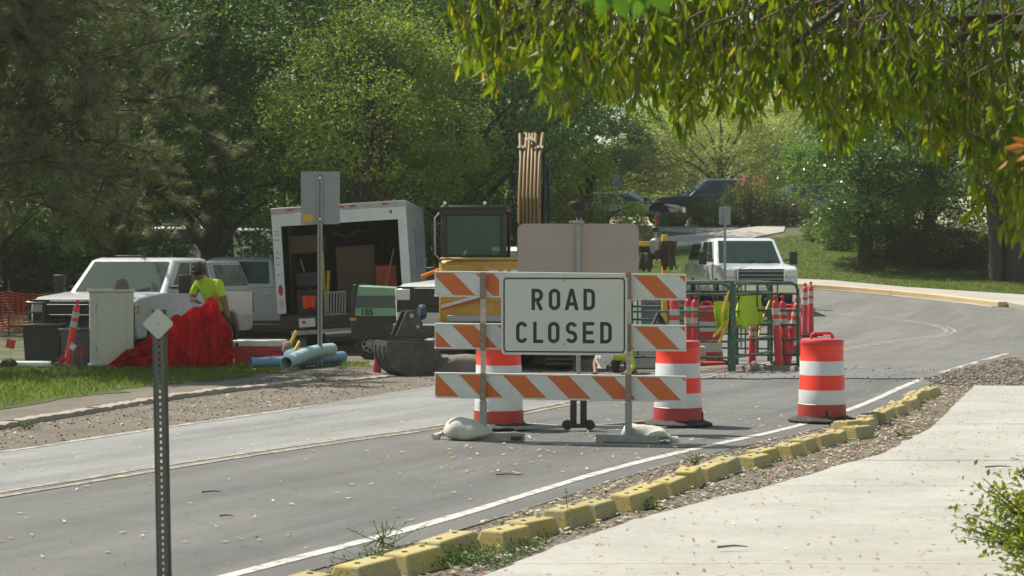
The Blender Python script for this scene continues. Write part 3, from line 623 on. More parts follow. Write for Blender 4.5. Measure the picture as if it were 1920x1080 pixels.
pts = resample(row_s, 0.02); acc = 0.0; nxt = 0.26; spots = []
for a, b in zip(pts, pts[1:]):
    acc += (b - a).length
    if acc >= nxt: spots.append((b, (b - a).normalized())); nxt += 0.497 + max(0, rng.normal(0.004, 0.014))
spots = spots[::-1]                                   # counted from the far end
used = set()
for i, (p, t) in enumerate(spots):
    k = int(rng.integers(0, 4)); side = Vector((t.y, -t.x, 0)) * rng.normal(0, 0.04)
    loc = GZ(p.x + side.x, p.y + side.y, -0.012 + rng.normal(0, 0.006)); rot = (rng.normal(0, 0.018), rng.normal(0, 0.025), -math.atan2(t.x, t.y) + rng.normal(0, 0.08))
    if k in used: o = dup(protos[k], loc, rot=rot)
    else: o = protos[k]; o.location = loc; o.rotation_euler = rot; used.add(k)
    w = 'yellow concrete kerb block, ' + ('the last one at the far end of its row' if i == 0 else ORD[i] + ' in its row counting from the far end')
    tag(o, w, 'kerb block', 'yellow kerb blocks along the road edge')
for k in range(4):
    if k not in used:
        for c in list(protos[k].children): bpy.data.objects.remove(c)
        bpy.data.objects.remove(protos[k])

# pebbles and fallen leaves
def scatter_poly(poly, n, y0=8.0):
    bp = np.array([(p[0], p[1]) for p in poly]); lo, hi = bp.min(0), bp.max(0); lo[1] = max(lo[1], y0)
    out = []
    while sum(len(o) for o in out) < n and len(out) < 40:
        P = rng.uniform(lo, hi, (n, 2)); out.append(P[inside(bp, P)])
    return np.concatenate(out)[:n]
OCT_F = np.array([(0, 2, 4), (2, 1, 4), (1, 3, 4), (3, 0, 4), (2, 0, 5), (1, 2, 5), (3, 1, 5), (0, 3, 5)])
def stones(name, P, smin, smax, up=0.0, mat='pebble'):
    n = len(P); s = smin + (smax - smin) * rng.random(n) ** 3
    B = np.array([(1, 0, 0), (-1, 0, 0), (0, 1, 0), (0, -1, 0), (0, 0, .7), (0, 0, -.7)], float)
    V = B[None] * s[:, None, None] * rng.uniform(0.6, 1.3, (n, 6, 1)); a = rng.uniform(0, 6.28, n); c, sn = np.cos(a)[:, None], np.sin(a)[:, None]
    X = V[..., 0] * c - V[..., 1] * sn; Y = V[..., 0] * sn + V[..., 1] * c
    V = np.stack([X + P[:, 0, None], Y + P[:, 1, None], V[..., 2] + (zg(P[:, 0], P[:, 1]) + up + s * 0.25)[:, None]], 2)
    Fc = (OCT_F[None] + (np.arange(n) * 6)[:, None, None]).reshape(-1, 3)
    return kind(link(name, np_mesh(name, V.reshape(-1, 3), Fc, M[mat])), 'stuff')
strip_poly = [(p.x, p.y) for p in edge_r if p.y < 27.2] + [(6.7, 27.3), (6.9, 26.2)] + [(float(a) + 0.02, float(b)) for a, b in list(zip(xsw, ysw))[::-1]]
stones('gravel', scatter_poly(strip_poly, 12000), 0.004, 0.015, 0.006)
shoulder_poly = [(p.x, p.y) for p in leftw_s] + [G(640, 692), G(560, 702), G(420, 724), G(300, 740), G(150, 768), G(0, 790)]
stones('gravel', scatter_poly(shoulder_poly, 3200, 14), 0.004, 0.020, 0.006)
stones('gravel', scatter_poly([G(600, 690), G(850, 690), G(1700, 690), G(1880, 690), G(1780, 722), G(1300, 712), G(830, 722), G(700, 705)], 900, 20), 0.006, 0.024, 0.015)
stones('gravel', scatter_poly([G(1720, 715), G(1900, 670), G(1960, 700), G(1960, 725), G(1830, 728)], 2200, 20), 0.008, 0.035, 0.016)
def leaves_flat(name, P, smin, smax, up, mat='dead_leaf'):
    n = len(P); s = rng.uniform(smin, smax, n)
    B = np.array([(-1, 0, 0.0), (0, -.42, .12), (1, 0, .05), (0, .42, .12)])
    V = B[None] * s[:, None, None]; V[..., 2] *= rng.uniform(-1.0, 2.2, (n, 1)); V[:, 2, 2] += s * rng.uniform(0, 0.5, n)
    a = rng.uniform(0, 6.28, n); c, sn = np.cos(a)[:, None], np.sin(a)[:, None]
    X = V[..., 0] * c - V[..., 1] * sn; Y = V[..., 0] * sn + V[..., 1] * c
    Z = V[..., 2] - V[..., 2].min(1, keepdims=True)
    V = np.stack([X + P[:, 0, None], Y + P[:, 1, None], Z + (zg(P[:, 0], P[:, 1]) + up + 0.004)[:, None]], 2)
    return kind(link(name, np_mesh(name, V.reshape(-1, 3), np.arange(n * 4).reshape(-1, 4), M[mat])), 'stuff')
leaves_flat('fallen_leaves', scatter_poly(strip_poly, 4200), 0.010, 0.036, 0.015)
leaves_flat('fallen_leaves', scatter_poly([(-1.0, 9.3), (5, 9.3), (8, 26), (6.8, 26.4)] + [(float(a) + 0.1, float(b)) for a, b in list(zip(xsw, ysw))[::-1] if b > 9.4], 900), 0.008, 0.028, 0.048)
leaves_flat('fallen_leaves', scatter_poly([G(0, 870), G(300, 820), G(840, 735), G(1700, 720), G(1500, 800), G(1000, 930), G(420, 1078), G(0, 1078)], 330), 0.014, 0.036, 0.016)
leaves_flat('fallen_leaves', scatter_poly([G(820, 790), G(1450, 780), G(1420, 815), G(1100, 890), G(850, 900)], 150), 0.018, 0.042, 0.016)
leaves_flat('fallen_leaves', scatter_poly(shoulder_poly, 380, 14), 0.016, 0.04, 0.012)
leaves_flat('fallen_leaves', scatter_poly([(p.x, p.y) for p in lawn_poly], 160, 14), 0.016, 0.034, 0.06)
M['dark_bits'] = leafmat('dark_bits', [(0, (0.05, 0.035, 0.022)), (1, (0.15, 0.11, 0.07))], 0.8, 0.0, 1.0, .2)
leaves_flat('leaf_crumbs', scatter_poly([(-1.0, 9.3), (5, 9.3), (8, 26), (6.8, 26.4)] + [(float(a) + 0.05, float(b)) for a, b in list(zip(xsw, ysw))[::-1] if b > 9.4], 700), 0.005, 0.022, 0.046, 'dark_bits')
leaves_flat('leaf_crumbs', scatter_poly([G(0, 870), G(300, 820), G(840, 735), G(1700, 720), G(1500, 800), G(1000, 930), G(420, 1078), G(0, 1078)], 420), 0.005, 0.018, 0.014, 'dark_bits')
def stick(p0, ang, L, r=0.008):
    a = Vector((math.cos(ang), math.sin(ang), 0)); p = Vector((p0[0], p0[1], 0.02 + r))
    return MB().tube([p, p + a * L * 0.5 + Vector((0.01, 0.012, 0.006)), p + a * L], [r, r * 0.8, r * 0.4], 5)
for (px, py, L, where) in ((378, 930, 0.15, 'dark dry twig lying on the asphalt beside the marker post'), (412, 975, 0.10, 'short dark stick on the asphalt nearer the white edge line'), (930, 897, 0.22, 'thin dry twig on the road in front of the ROAD CLOSED barricade'), (1345, 1051, 0.18, 'brown twig lying on the pale pavement slabs'), (1847, 893, 0.22, 'long dry twig on the pavement by the leafy bush')):
    tag(stick(G(px, py), rng.uniform(-0.3, 0.3), L, 0.007).build('twig', M['twig'], loc=(0, 0, 0.045 if 'pavement' in where and 'edge' not in where else 0.0)), where, 'twig')
# ------------------------------------------------------------------ trees and plants
def leaf_arrays(C, size, r2, normal=None, aspect=.45, droop=0.0, fold=.18, six=False):
    """Leaf blades at the points C: a folded diamond each, turned at random."""
    n = len(C); d = r2.normal(0, 1, (n, 3)); d[:, 2] = d[:, 2] * .6 - droop; d /= np.linalg.norm(d, axis=1, keepdims=True)
    nn = r2.normal(0, 1, (n, 3)); nn[:, 2] = np.abs(nn[:, 2]) + .8
    if normal is not None: nn += normal * .8
    s = np.cross(d, nn); s /= np.linalg.norm(s, axis=1, keepdims=True) + 1e-9; u = np.cross(s, d)
    L = size * r2.uniform(.65, 1.3, (n, 1)); w = L * aspect * .5
    p0, p2 = C, C + d * L; m = C + d * L * .45 - u * 0
    a, b = m + s * w + u * w * fold * 2, m - s * w + u * w * fold * 2
    V = np.stack([p0, a, p2, b], 1)
    return V.reshape(-1, 3)
def crown_mesh(name, seed, H, Rr, z0, n, size, mat, clumps=150, crad=.75, shape=1.0, skew=(0, 0), droop=.3):
    """Foliage for a tree: clumps scattered through an uneven egg, denser to the outside, with holes."""
    r2 = np.random.default_rng(seed); C = []
    dirs = r2.normal(0, 1, (8, 3)); dirs /= np.linalg.norm(dirs, axis=1, keepdims=True); amp = r2.uniform(-.28, .25, 8)
    while len(C) < clumps:
        v = r2.normal(0, 1, 3); v /= np.linalg.norm(v); rr = r2.uniform(.35, 1.0) ** .45
        lump = 1 + sum(a * max(0, float(v @ d)) ** 3 for a, d in zip(amp, dirs))
        p = v * rr * lump; zz = (p[2] + 1) / 2
        wid = math.sin(min(1, max(0.02, zz)) ** (.7 * shape) * math.pi) ** .55 if 0 < zz < 1 else .3
        hor = np.hypot(p[0], p[1]) + 1e-6
        C.append((p[0] * Rr * (.55 + .5 * wid), p[1] * Rr * (.55 + .5 * wid), z0 + zz * (H - z0)))
    C = np.array(C); wts = r2.uniform(.4, 1.6, clumps); k = r2.choice(clumps, n, p=wts / wts.sum())
    off = r2.normal(0, 1, (n, 3)); off *= (r2.uniform(.25, 1.0, (n, 1)) ** .4) / (np.linalg.norm(off, axis=1, keepdims=True)); cr = crad * r2.uniform(.5, 1.35, clumps)
    P = C[k] + off * cr[k][:, None] * np.array([1.15, 1.15, .62]); P[:, 2] -= .18 * (off[:, 0] ** 2 + off[:, 1] ** 2) * cr[k]
    P[:, 2] = np.maximum(P[:, 2], .15)
    V = leaf_arrays(P, size, r2, off * np.array([1, 1, .6]), droop=droop)
    return np_mesh(name, V, np.arange(len(V)).reshape(-1, 4), M[mat]), C
def trunk_mb(seed, H, C, r0, lean=(0, 0), nb=16):
    r2 = random.Random(seed); m = MB(); top = Vector((lean[0], lean[1], H * .8)); P = [Vector((0, 0, -.3))]
    for i in range(1, 8): t = i / 7; P.append(Vector((lean[0] * t * t + r2.uniform(-.12, .12), lean[1] * t * t + r2.uniform(-.12, .12), H * .8 * t)))
    m.tube(P, [r0 * 1.35] + [r0 * (1 - i / 8) for i in range(1, 8)], 10)
    for c in r2.sample(list(map(tuple, C)), min(nb, len(C))):
        c = Vector(c); h = max(.8, min(H * .72, c.z * r2.uniform(.45, .75))); t = h / (H * .8); s = Vector((lean[0] * t * t, lean[1] * t * t, h)); mid = s.lerp(c, .5) + Vector((r2.uniform(-.3, .3), r2.uniform(-.3, .3), .35))
        m.tube([s, s.lerp(mid, .6) + Vector((0, 0, .1)), mid, c], [r0 * .42 * (1 - t * .5), r0 * .3, r0 * .22, r0 * .06], 6)
    return m
TREE = {}
def tree_kind(key, seed, **kw):
    me, C = crown_mesh('crown', seed, **kw); nm = 'trunk'
    tm = trunk_mb(seed, kw['H'], C, .13 + kw['H'] * .014); o = tm.build('trunk', M['bark'], None, smooth=60); tme = o.data; bpy.data.objects.remove(o)
    TREE[key] = (me, tme)
def tree(key, name, label, x, y, rz=0.0, s=1.0, sz=None, dz=0.0, group=None, cat='tree'):
    t = thing(name, label, cat, GZ(x, y, dz), rz, group); t.scale = (s, s, sz or s)
    link('crown', TREE[key][0], t); link('trunk', TREE[key][1], t); return t
tree_kind('ash', 11, H=11.5, Rr=4.0, z0=1.6, n=46000, size=.125, mat='ash_leaf', clumps=170, crad=.95)
tree_kind('ash2', 12, H=12.5, Rr=4.4, z0=2.2, n=46000, size=.13, mat='ash_leaf', clumps=150, crad=1.05)
tree_kind('lime', 13, H=9.6, Rr=3.2, z0=3.4, n=34000, size=.12, mat='lime_leaf', clumps=110, crad=.95)
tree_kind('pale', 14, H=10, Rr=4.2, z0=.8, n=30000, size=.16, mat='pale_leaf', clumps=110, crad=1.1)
tree_kind('poplar', 15, H=6.5, Rr=2.5, z0=.5, n=30000, size=.13, mat='poplar_leaf', clumps=95, crad=.75)
tree_kind('small', 16, H=4.6, Rr=1.7, z0=.6, n=17000, size=.10, mat='lime_leaf', clumps=60, crad=.6)
px = lambda p, d: (p - 960) / F * d
gA = 'big trees behind the worksite'
tree('ash', 'ash_tree', 'big dark green tree behind the white pickup with brush guard', px(215, 47), 47, .3, 1.0, group=gA)
tree('ash2', 'ash_tree', 'big dark tree with a few orange leaves above the silver pickup', px(395, 46.5), 46.5, 1.4, 1.0, group=gA)
tree('ash', 'ash_tree', 'dense dark tree rising behind the tall grey road sign', px(575, 51), 51, 2.9, 1.08, group=gA)
tree('lime', 'ash_tree', 'sunlit yellow-green tree above the open trailer', px(695, 43), 43.4, .8, .80, .82, group=gA)
tree('ash2', 'ash_tree', 'dark green tree with glinting leaves behind the excavator cab', px(860, 50), 50, 4.0, .86, group=gA)
tree('ash', 'ash_tree', 'dark green tree directly behind the raised excavator boom', px(960, 55), 55, 5.0, .85, .86, group=gA)
tree('small', 'young_tree', 'small bushy tree beside the excavator boom and brown sign back', px(1100, 50), 50, 1.0, .92, .92)
tree('ash2', 'ash_tree', 'dark tree at the picture edge behind the pine and orange fence', px(-20, 50), 50, 2.2, .95, group=gA)
gB = 'tall trees of the wood farther back'
for i, (p, d, k, s, lab) in enumerate([(120, 66, 'ash2', 1.25, 'tall shaded tree in the wood behind the pine'), (420, 64, 'ash', 1.3, 'tall shaded tree in the wood above the silver pickup'), (640, 70, 'ash2', 1.3, 'tall shaded tree in the wood behind the yellow-green tree'), (830, 74, 'ash', 1.4, 'tall shaded tree in the wood above the excavator cab'), (930, 80, 'ash2', 1.1, 'tall shaded tree in the wood beyond the excavator boom'), (-160, 60, 'ash', 1.2, 'tall shaded tree just beyond the picture edge behind the pine')]):
    tree(k, 'woodland_tree', lab, px(p, d), d, i * 1.3, s, s * 1.08, group=gB)
gC = 'pale sunlit trees beyond the parking area'
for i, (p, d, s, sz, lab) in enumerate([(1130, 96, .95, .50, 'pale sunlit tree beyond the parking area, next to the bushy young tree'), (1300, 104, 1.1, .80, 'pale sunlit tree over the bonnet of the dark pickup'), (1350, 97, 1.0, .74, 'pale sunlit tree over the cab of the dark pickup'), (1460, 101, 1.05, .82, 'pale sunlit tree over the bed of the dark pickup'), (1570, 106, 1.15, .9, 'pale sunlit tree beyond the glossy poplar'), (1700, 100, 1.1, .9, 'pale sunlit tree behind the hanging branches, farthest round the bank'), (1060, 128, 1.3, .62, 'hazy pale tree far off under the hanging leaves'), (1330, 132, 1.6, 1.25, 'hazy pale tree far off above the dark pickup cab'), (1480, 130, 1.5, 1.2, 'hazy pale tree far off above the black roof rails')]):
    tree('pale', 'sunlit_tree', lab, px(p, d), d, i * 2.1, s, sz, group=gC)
tree('poplar', 'poplar_tree', 'glossy green poplar standing on the lawn bank past the white truck', px(1615, 62.5), 62.5, .5, 1.06, .98)
tree('poplar', 'poplar_tree', 'darker poplar behind the shrubs on the bank, near the twin trunks', px(1745, 66), 66, 2.5, 1.15, 1.12)
tree('ash', 'shade_tree', 'shade tree with dark twin trunks beside the far pavement', px(1880, 59.5), 59.5, 1.9, .9, .92)
tree('ash2', 'shade_tree', 'leafy tree over the bank just past the twin trunks', px(1990, 62), 62, .9, .95)
m = MB()
for dx, r in ((-.42, .20), (.12, .27)):
    b = GZ(px(1893, 58.4) + dx, 58.4, -.2); m.tube([b, b + Vector((.02, .1, 1.5)), b + Vector((-.15 if dx < 0 else .2, .2, 3.2))], [r * 1.2, r, r * .8], 10)
tag(m.build('trunk_pair', M['bark'], smooth=60), 'pair of thick dark trunks by the far pavement', 'tree trunk')

gD = 'low trees closing the view far behind the worksite'
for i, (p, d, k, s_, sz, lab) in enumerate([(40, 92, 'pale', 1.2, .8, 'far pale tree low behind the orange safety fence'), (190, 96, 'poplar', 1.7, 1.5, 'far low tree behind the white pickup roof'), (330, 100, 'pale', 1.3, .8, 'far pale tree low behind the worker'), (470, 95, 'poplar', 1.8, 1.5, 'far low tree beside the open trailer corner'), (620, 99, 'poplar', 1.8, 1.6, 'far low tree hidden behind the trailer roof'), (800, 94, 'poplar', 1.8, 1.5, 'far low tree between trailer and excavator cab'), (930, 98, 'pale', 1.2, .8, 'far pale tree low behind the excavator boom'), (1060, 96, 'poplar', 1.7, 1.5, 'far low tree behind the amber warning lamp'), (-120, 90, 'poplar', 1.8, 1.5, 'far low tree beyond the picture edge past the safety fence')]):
    tree(k, 'far_tree', lab, px(p, d), d, i * 1.9, s_, sz, group=gD)
# shrubs and herbs
def shrub_mesh(seed, n, size, mat, rx, rz_, spiky=0.0):
    r2 = np.random.default_rng(seed); v = r2.normal(0, 1, (n, 3)); v /= np.linalg.norm(v, axis=1, keepdims=True)
    lump = 1 + .10 * np.sin(v[:, 0] * 5 + seed) + .10 * np.sin(v[:, 1] * 7) + .08 * np.sin(v[:, 2] * 9 + v[:, 0] * 6)
    rr = r2.uniform(.3, 1, (n, 1)) ** .35 * lump[:, None]; P = v * rr * np.array([rx, rx, rz_]); P[:, 2] += rz_ * .82; P = P[P[:, 2] > .02]
    return np_mesh('foliage', leaf_arrays(P, size, r2, v[:len(P)], droop=-.3 - spiky), np.arange(len(P) * 4).reshape(-1, 4), M[mat])
def shrub(name, label, x, y, me, s=1.0, sz=None, dz=-.05, rz=0.0, cat='shrub', group=None):
    t = thing(name, label, cat, GZ(x, y, dz), rz, group); t.scale = (s, s, sz or s); link('foliage', me, t)
    MB().tube([(0, 0, -.1), (.02, .02, .5)], [.05, .03], 6).build('stem', M['bark'], t); return t
sh1 = shrub_mesh(21, 9000, .09, 'shrub_leaf', 1.0, .95); sh2 = shrub_mesh(22, 7000, .11, 'shrub_leaf', 1.4, .75); sh3 = shrub_mesh(23, 6000, .10, 'herb_leaf', 1.2, .7)
shrub('round_shrub', 'round clipped green shrub in front of the dark pickup up the bank', px(1334, 75.4), 75.4, sh1, .88, .66)
shrub('round_shrub', 'taller rounded dark shrub just behind the clipped one, before the pickup door', px(1374, 76.4), 76.4, sh1, .62, .90, rz=1)
for i, (p, d, s, me, lab) in enumerate([(1545, 69.5, .7, sh3, 'low yellowish shrub at the top of the lawn bank'), (1590, 67, .75, sh2, 'dark spreading shrub below the glossy poplar'), (1670, 65, .85, sh2, 'dark spreading shrub on the bank between poplar and trunks'), (1765, 62.5, .95, sh2, 'dense dark shrub nearest the twin trunks'), (1720, 66, 1.0, sh3, 'yellow-green shrub behind the dense dark one'), (1800, 63.5, .9, sh3, 'tawny shrub leaning by the twin trunks'), (1262, 75.5, .5, sh3, 'small straw-coloured shrub at the edge of the footpath'), (1222, 66, .42, sh2, 'small dark shrub behind the yellow machine'), (1960, 60, 1.3, sh2, 'dark shrub just past the twin trunks')]):
    shrub('bank_shrub', lab, px(p, d), d, me, s, rz=i * 1.7, group='shrubs on the bank')
for i, (p, d, s_, lab) in enumerate([(20, 58, 1.7, 'dark bush behind the orange safety fence'), (110, 60, 1.6, 'dark bush behind the tree trunk past the safety fence'), (205, 62, 1.6, 'dark bush low behind the white pickup bonnet'), (-60, 57, 1.7, 'dark bush just past the picture edge behind the safety fence'), (285, 66, 1.2, 'dark bush behind the white pickup cab roof'), (840, 62, 1.7, 'dark bush between trailer and excavator cab'), (930, 64, 1.7, 'dark bush behind the excavator cab, next to the boom'), (560, 66, 1.3, 'dark bush hidden behind the open trailer')]):
    shrub('understorey_bush', lab, px(p, d), d, sh2, s_, s_ * 1.25, rz=i * 2.3, group='dark bushes under the big trees')
def herbs(label, x0, x1, d, n, h, seed, flower=None, mat='herb_leaf'):
    r2 = np.random.default_rng(seed); t = thing('flower_bed', label, 'plants', GZ((x0 + x1) / 2, d, -.02)); P = []; Fl = []; m = MB()
    for _ in range(n):
        bx_, by_ = r2.uniform(x0, x1) - (x0 + x1) / 2, r2.uniform(-.6, .6); hh = h * r2.uniform(.6, 1.15); lx, ly = r2.normal(0, .12, 2)
        z0 = float(zg((x0 + x1) / 2 + bx_, d + by_) - zg((x0 + x1) / 2, d)); m.tube([(bx_, by_, z0), (bx_ + lx, by_ + ly, z0 + hh)], [.012, .006], 4)
        k = int(46 * hh); q = r2.uniform(.05, 1, k); P.append(np.stack([bx_ + lx * q + r2.normal(0, .07, k), by_ + ly * q + r2.normal(0, .07, k), z0 + hh * q], 1))
        if flower and r2.random() < .5: Fl.append(np.stack([bx_ + lx + r2.normal(0, .06, 16), by_ + ly + r2.normal(0, .06, 16), z0 + hh * r2.uniform(.9, 1.18, 16)], 1))
    m.build('stems', M['twig'], t); P = np.concatenate(P)
    link('foliage', np_mesh('foliage', leaf_arrays(P, .13, r2, droop=-.7, aspect=.3), np.arange(len(P) * 4).reshape(-1, 4), M[mat]), t)
    if Fl:
        Fl = np.concatenate(Fl); link('blossom', np_mesh('blossom', leaf_arrays(Fl, .11, r2), np.arange(len(Fl) * 4).reshape(-1, 4), M[flower]), t)
herbs('tall flowering herbs with red tips beside the round shrub', px(1378, 75.6), px(1430, 75.6), 75.8, 34, 1.75, 31, 'red_flower')
herbs('tall grey-green herbs between the red flowers and the poplar', px(1425, 75.4), px(1475, 75.4), 75.5, 46, 1.40, 32)
herbs('feathery green grasses at the top of the footpath', px(1465, 75.8), px(1525, 75.8), 76.0, 50, 1.30, 33)

# pine at the edge of the picture
pine = thing('pine_tree', 'olive green pine reaching into the picture with long bare-barked branches', 'tree', GZ(-10.4, 31.5, -.1))
MB().tube([(0, 0, -.3), (.05, 0, 3), (-.1, .1, 6), (0, 0, 9.5)], [.34, .28, .2, .05], 12).build('trunk', M['bark'], pine, smooth=60)
r2 = np.random.default_rng(41); tips = []; bm_ = MB()
def pine_branch(p, d, L, r, depth):
    pts = [Vector(p)]; d = Vector(d).normalized(); n = 7
    for i in range(n):
        d = (d + Vector((r2.normal(0, .09), r2.normal(0, .14), r2.normal(.012, .09)))).normalized(); pts.append(pts[-1] + d * L / n)
    bm_.tube(pts, [r * (1 - .8 * i / n) for i in range(n + 1)], 6)
    for i in range(2, n + 1):
        if depth == 0 or (depth == 1 and i > 3):
            for _ in range(2):
                sd = (d * .7 + Vector((r2.normal(0, .55), r2.normal(0, .55), r2.normal(.05, .42)))).normalized(); pine_branch(pts[i], sd, L * (r2.uniform(.22, .38) if depth == 0 else r2.uniform(.35, .5)), r * .40, depth + 1)
    if depth >= 1:
        tips.append((pts[-1], d.copy(), 1.0))
        if depth == 1: tips.append((pts[-2], d.copy(), .8))
for k in range(22):
    z = 3.0 + 4.4 * (k + .5) / 22 + r2.uniform(-.1, .1); a = R(r2.uniform(-30, 42)); up_ = r2.uniform(-.09, .14)
    pine_branch((.05, 0, z), (math.cos(a), math.sin(a), up_), r2.uniform(3.4, 5.2) * (1.10 - .05 * z), .06, 0)
for k in range(8):
    z = 3.2 + 5.5 * k / 8; a = R(r2.uniform(80, 240)); pine_branch((0, 0, z), (math.cos(a), math.sin(a), -.05), 1.9, .05, 0)
bm_.build('branches', M['bark'], pine, smooth=60)
T = np.array([(p.x, p.y, p.z) for p, d, w in tips]); D = np.array([(d.x, d.y, d.z) for p, d, w in tips]); q = 85
bk_ = r2.uniform(-.26, .02, (len(T) * q, 1)); Pn = np.repeat(T, q, 0) + np.repeat(D, q, 0) * bk_
dn = r2.normal(0, 1, (len(T) * q, 3)); dn /= np.linalg.norm(dn, axis=1, keepdims=True); dn = dn * .75 + np.repeat(D, q, 0) * .75 + np.array([0, 0, .15]); dn /= np.linalg.norm(dn, axis=1, keepdims=True)
sd = np.cross(dn, r2.normal(0, 1, dn.shape)); sd /= np.linalg.norm(sd, axis=1, keepdims=True); Ln = r2.uniform(.10, .19, (len(Pn), 1))
V = np.stack([Pn - sd * .0045, Pn + sd * .0045, Pn + dn * Ln], 1).reshape(-1, 3)
link('needles', np_mesh('needles', V, np.arange(len(V)).reshape(-1, 3), M['needle']), pine)

# the tree whose leafy branches hang into the top of the picture
ct = thing('overhanging_tree', 'leafy tree with branches of long pointed green leaves hanging into view', 'tree', GZ(6.2, 10.6, -.1))
o0 = Vector(ct.location)
MB().tube([Vector((0, 0, -.2)), Vector((-.1, 0, 1.6)), Vector((-.25, .05, 3.2)), Vector((-.1, .1, 6.5)), Vector((.1, .1, 9))], [.30, .24, .20, .13, .03], 12).build('trunk', M['bark'], ct, smooth=60)
ENV = [(850, 70), (870, 118), (905, 158), (935, 175), (965, 120), (1000, 138), (1040, 205), (1065, 250), (1090, 160), (1130, 195), (1190, 210), (1235, 195), (1285, 260), (1330, 205), (1400, 225), (1445, 168), (1500, 205), (1560, 262), (1610, 268), (1660, 232), (1715, 265), (1760, 300), (1800, 285), (1835, 425), (1870, 400), (1900, 470), (1925, 480), (2100, 480)]
ex_, ey_ = zip(*ENV); r3 = np.random.default_rng(51); limbs = MB(); tw = MB(); LP = []; LD = []
def limb(pts, r):
    pts = smooth_line3([Vector(p) - o0 for p in pts]); limbs.tube(pts, [r * (1 - .85 * i / (len(pts) - 1)) for i in range(len(pts))], 7)
def smooth_line3(pts, it=2):
    for _ in range(it):
        qn = [pts[0]]
        for a, b in zip(pts, pts[1:]): qn += [a.lerp(b, .25), a.lerp(b, .75)]
        pts = qn + [pts[-1]]
    return pts
HUB = o0 + Vector((-.2, .05, 3.0))
for tip, mid, r in (((870, 96, 9.6), (1400, -70, 10.0), .05), ((1000, 12, 8.8), (1500, -160, 9.5), .06), ((1180, 60, 10.6), (1600, -60, 10.6), .05), ((1330, 118, 9.2), (1700, -40, 9.8), .05), ((1560, 175, 10.4), (1800, 20, 10.5), .05), ((1700, 155, 9.0), (1850, 60, 9.6), .045), ((1840, 330, 9.8), (1930, 190, 10.2), .045), ((1480, 90, 8.4), (1750, -80, 9.2), .045), ((880, 60, 10.8), (1300, -120, 10.8), .05)):
    limb([HUB, W(*mid), W((tip[0] + mid[0]) / 2, (tip[1] + mid[1]) / 2 - 25, (tip[2] + mid[2]) / 2), W(*tip)], r)
ntw = 0
while ntw < 680:
    pxx = r3.uniform(850, 2080); d = r3.uniform(8.3, 11.0); s = F / d; bot = float(np.interp(pxx, ex_, ey_)) * r3.uniform(.50, 1.02) + r3.normal(0, 6)
    if pxx < 1000 and r3.random() < .35: continue
    L = r3.uniform(.30, .75); top = bot - L * s
    a = W(pxx, bot, d); c = W(pxx + r3.normal(0, 26), top, d); c.y += r3.normal(0, .12); n = 7
    pts = [c.lerp(a, i / n) + Vector((r3.normal(0, .012), r3.normal(0, .012), 0)) for i in range(n + 1)]; pts[0] += Vector((r3.uniform(-.1, .25), 0, .02))
    tw.tube([p - o0 for p in pts], [.0055 * (1 - .6 * i / n) for i in range(n + 1)], 4); ntw += 1
    for k in range(int(L * 36)):
        t = r3.uniform(.05, 1.0); i = min(n - 1, int(t * n)); p = pts[i].lerp(pts[i + 1], t * n - i); LP.append(p - o0); LD.append((r3.normal(0, .30), r3.normal(0, .30), -1.0 + abs(r3.normal(0, .36))))
limbs.build('limbs', M['bark'], ct, smooth=60); tw.build('twigs', M['twig'], ct, smooth=60)
LP = np.array([tuple(p) for p in LP]); LD = np.array(LD); LD /= np.linalg.norm(LD, axis=1, keepdims=True); n = len(LP)
sd = np.cross(LD, r3.normal(0, 1, (n, 3))); sd /= np.linalg.norm(sd, axis=1, keepdims=True); un = np.cross(sd, LD); Ln = r3.uniform(.055, .125, n); wd = Ln * r3.uniform(.10, .165, n)
PROT = np.array([(0, 0, 0), (.30, .85, .06), (.62, .8, .08), (1.0, 0, -.12), (.62, -.8, .08), (.30, -.85, .06), (.30, 0, -.02), (.62, 0, -.01)])   # along, across, up
LF = [(0, 1, 6), (1, 2, 7, 6), (2, 3, 7), (0, 6, 5), (6, 7, 4, 5), (7, 3, 4)]
near = np.argsort(np.array([abs((o0.z + z) - EYE) * 0 + (o0.y + y) - 1.2 * r3.random() for x, y, z in LP]))
vis = [i for i in near if abs((o0.x + LP[i][0]) / (o0.y + LP[i][1]) * F) < 955 and (HOR - (o0.z + LP[i][2] - EYE) / (o0.y + LP[i][1]) * F) > 10]
single = set(vis[:290])
lm = []
for k in range(4):
    vs = [(a, w * .145, u * .5) for a, w, u in PROT]; vs = [(x, y, z + .06 * math.sin(3 * x + k)) for x, y, z in vs]
    me = bpy.data.meshes.new('leaf'); me.from_pydata(vs, [], LF); me.materials.append(M['near_leaf']); me.polygons.foreach_set('use_smooth', [True] * 6); lm.append(me)
mlist = [M['near_leaf']]
for i in single:
    o = link('leaf', lm[i % 4], ct); o.matrix_local = Matrix(((LD[i][0] * Ln[i], sd[i][0] * Ln[i], un[i][0] * Ln[i], LP[i][0]), (LD[i][1] * Ln[i], sd[i][1] * Ln[i], un[i][1] * Ln[i], LP[i][1]), (LD[i][2] * Ln[i], sd[i][2] * Ln[i], un[i][2] * Ln[i], LP[i][2]), (0, 0, 0, 1)))
rest = np.array([i for i in range(n) if i not in single])
A = LP[rest][:, None, :] + PROT[None, :, 0:1] * (LD * Ln[:, None])[rest][:, None, :] + PROT[None, :, 1:2] * (sd * wd[:, None])[rest][:, None, :] + PROT[None, :, 2:3] * (un * Ln[:, None] * .5)[rest][:, None, :]
tri = np.array([(0, 1, 6), (1, 2, 7), (1, 7, 6), (2, 3, 7), (0, 6, 5), (6, 7, 4), (6, 4, 5), (7, 3, 4)])
Fc = (tri[None] + (np.arange(len(rest)) * 8)[:, None, None]).reshape(-1, 3)
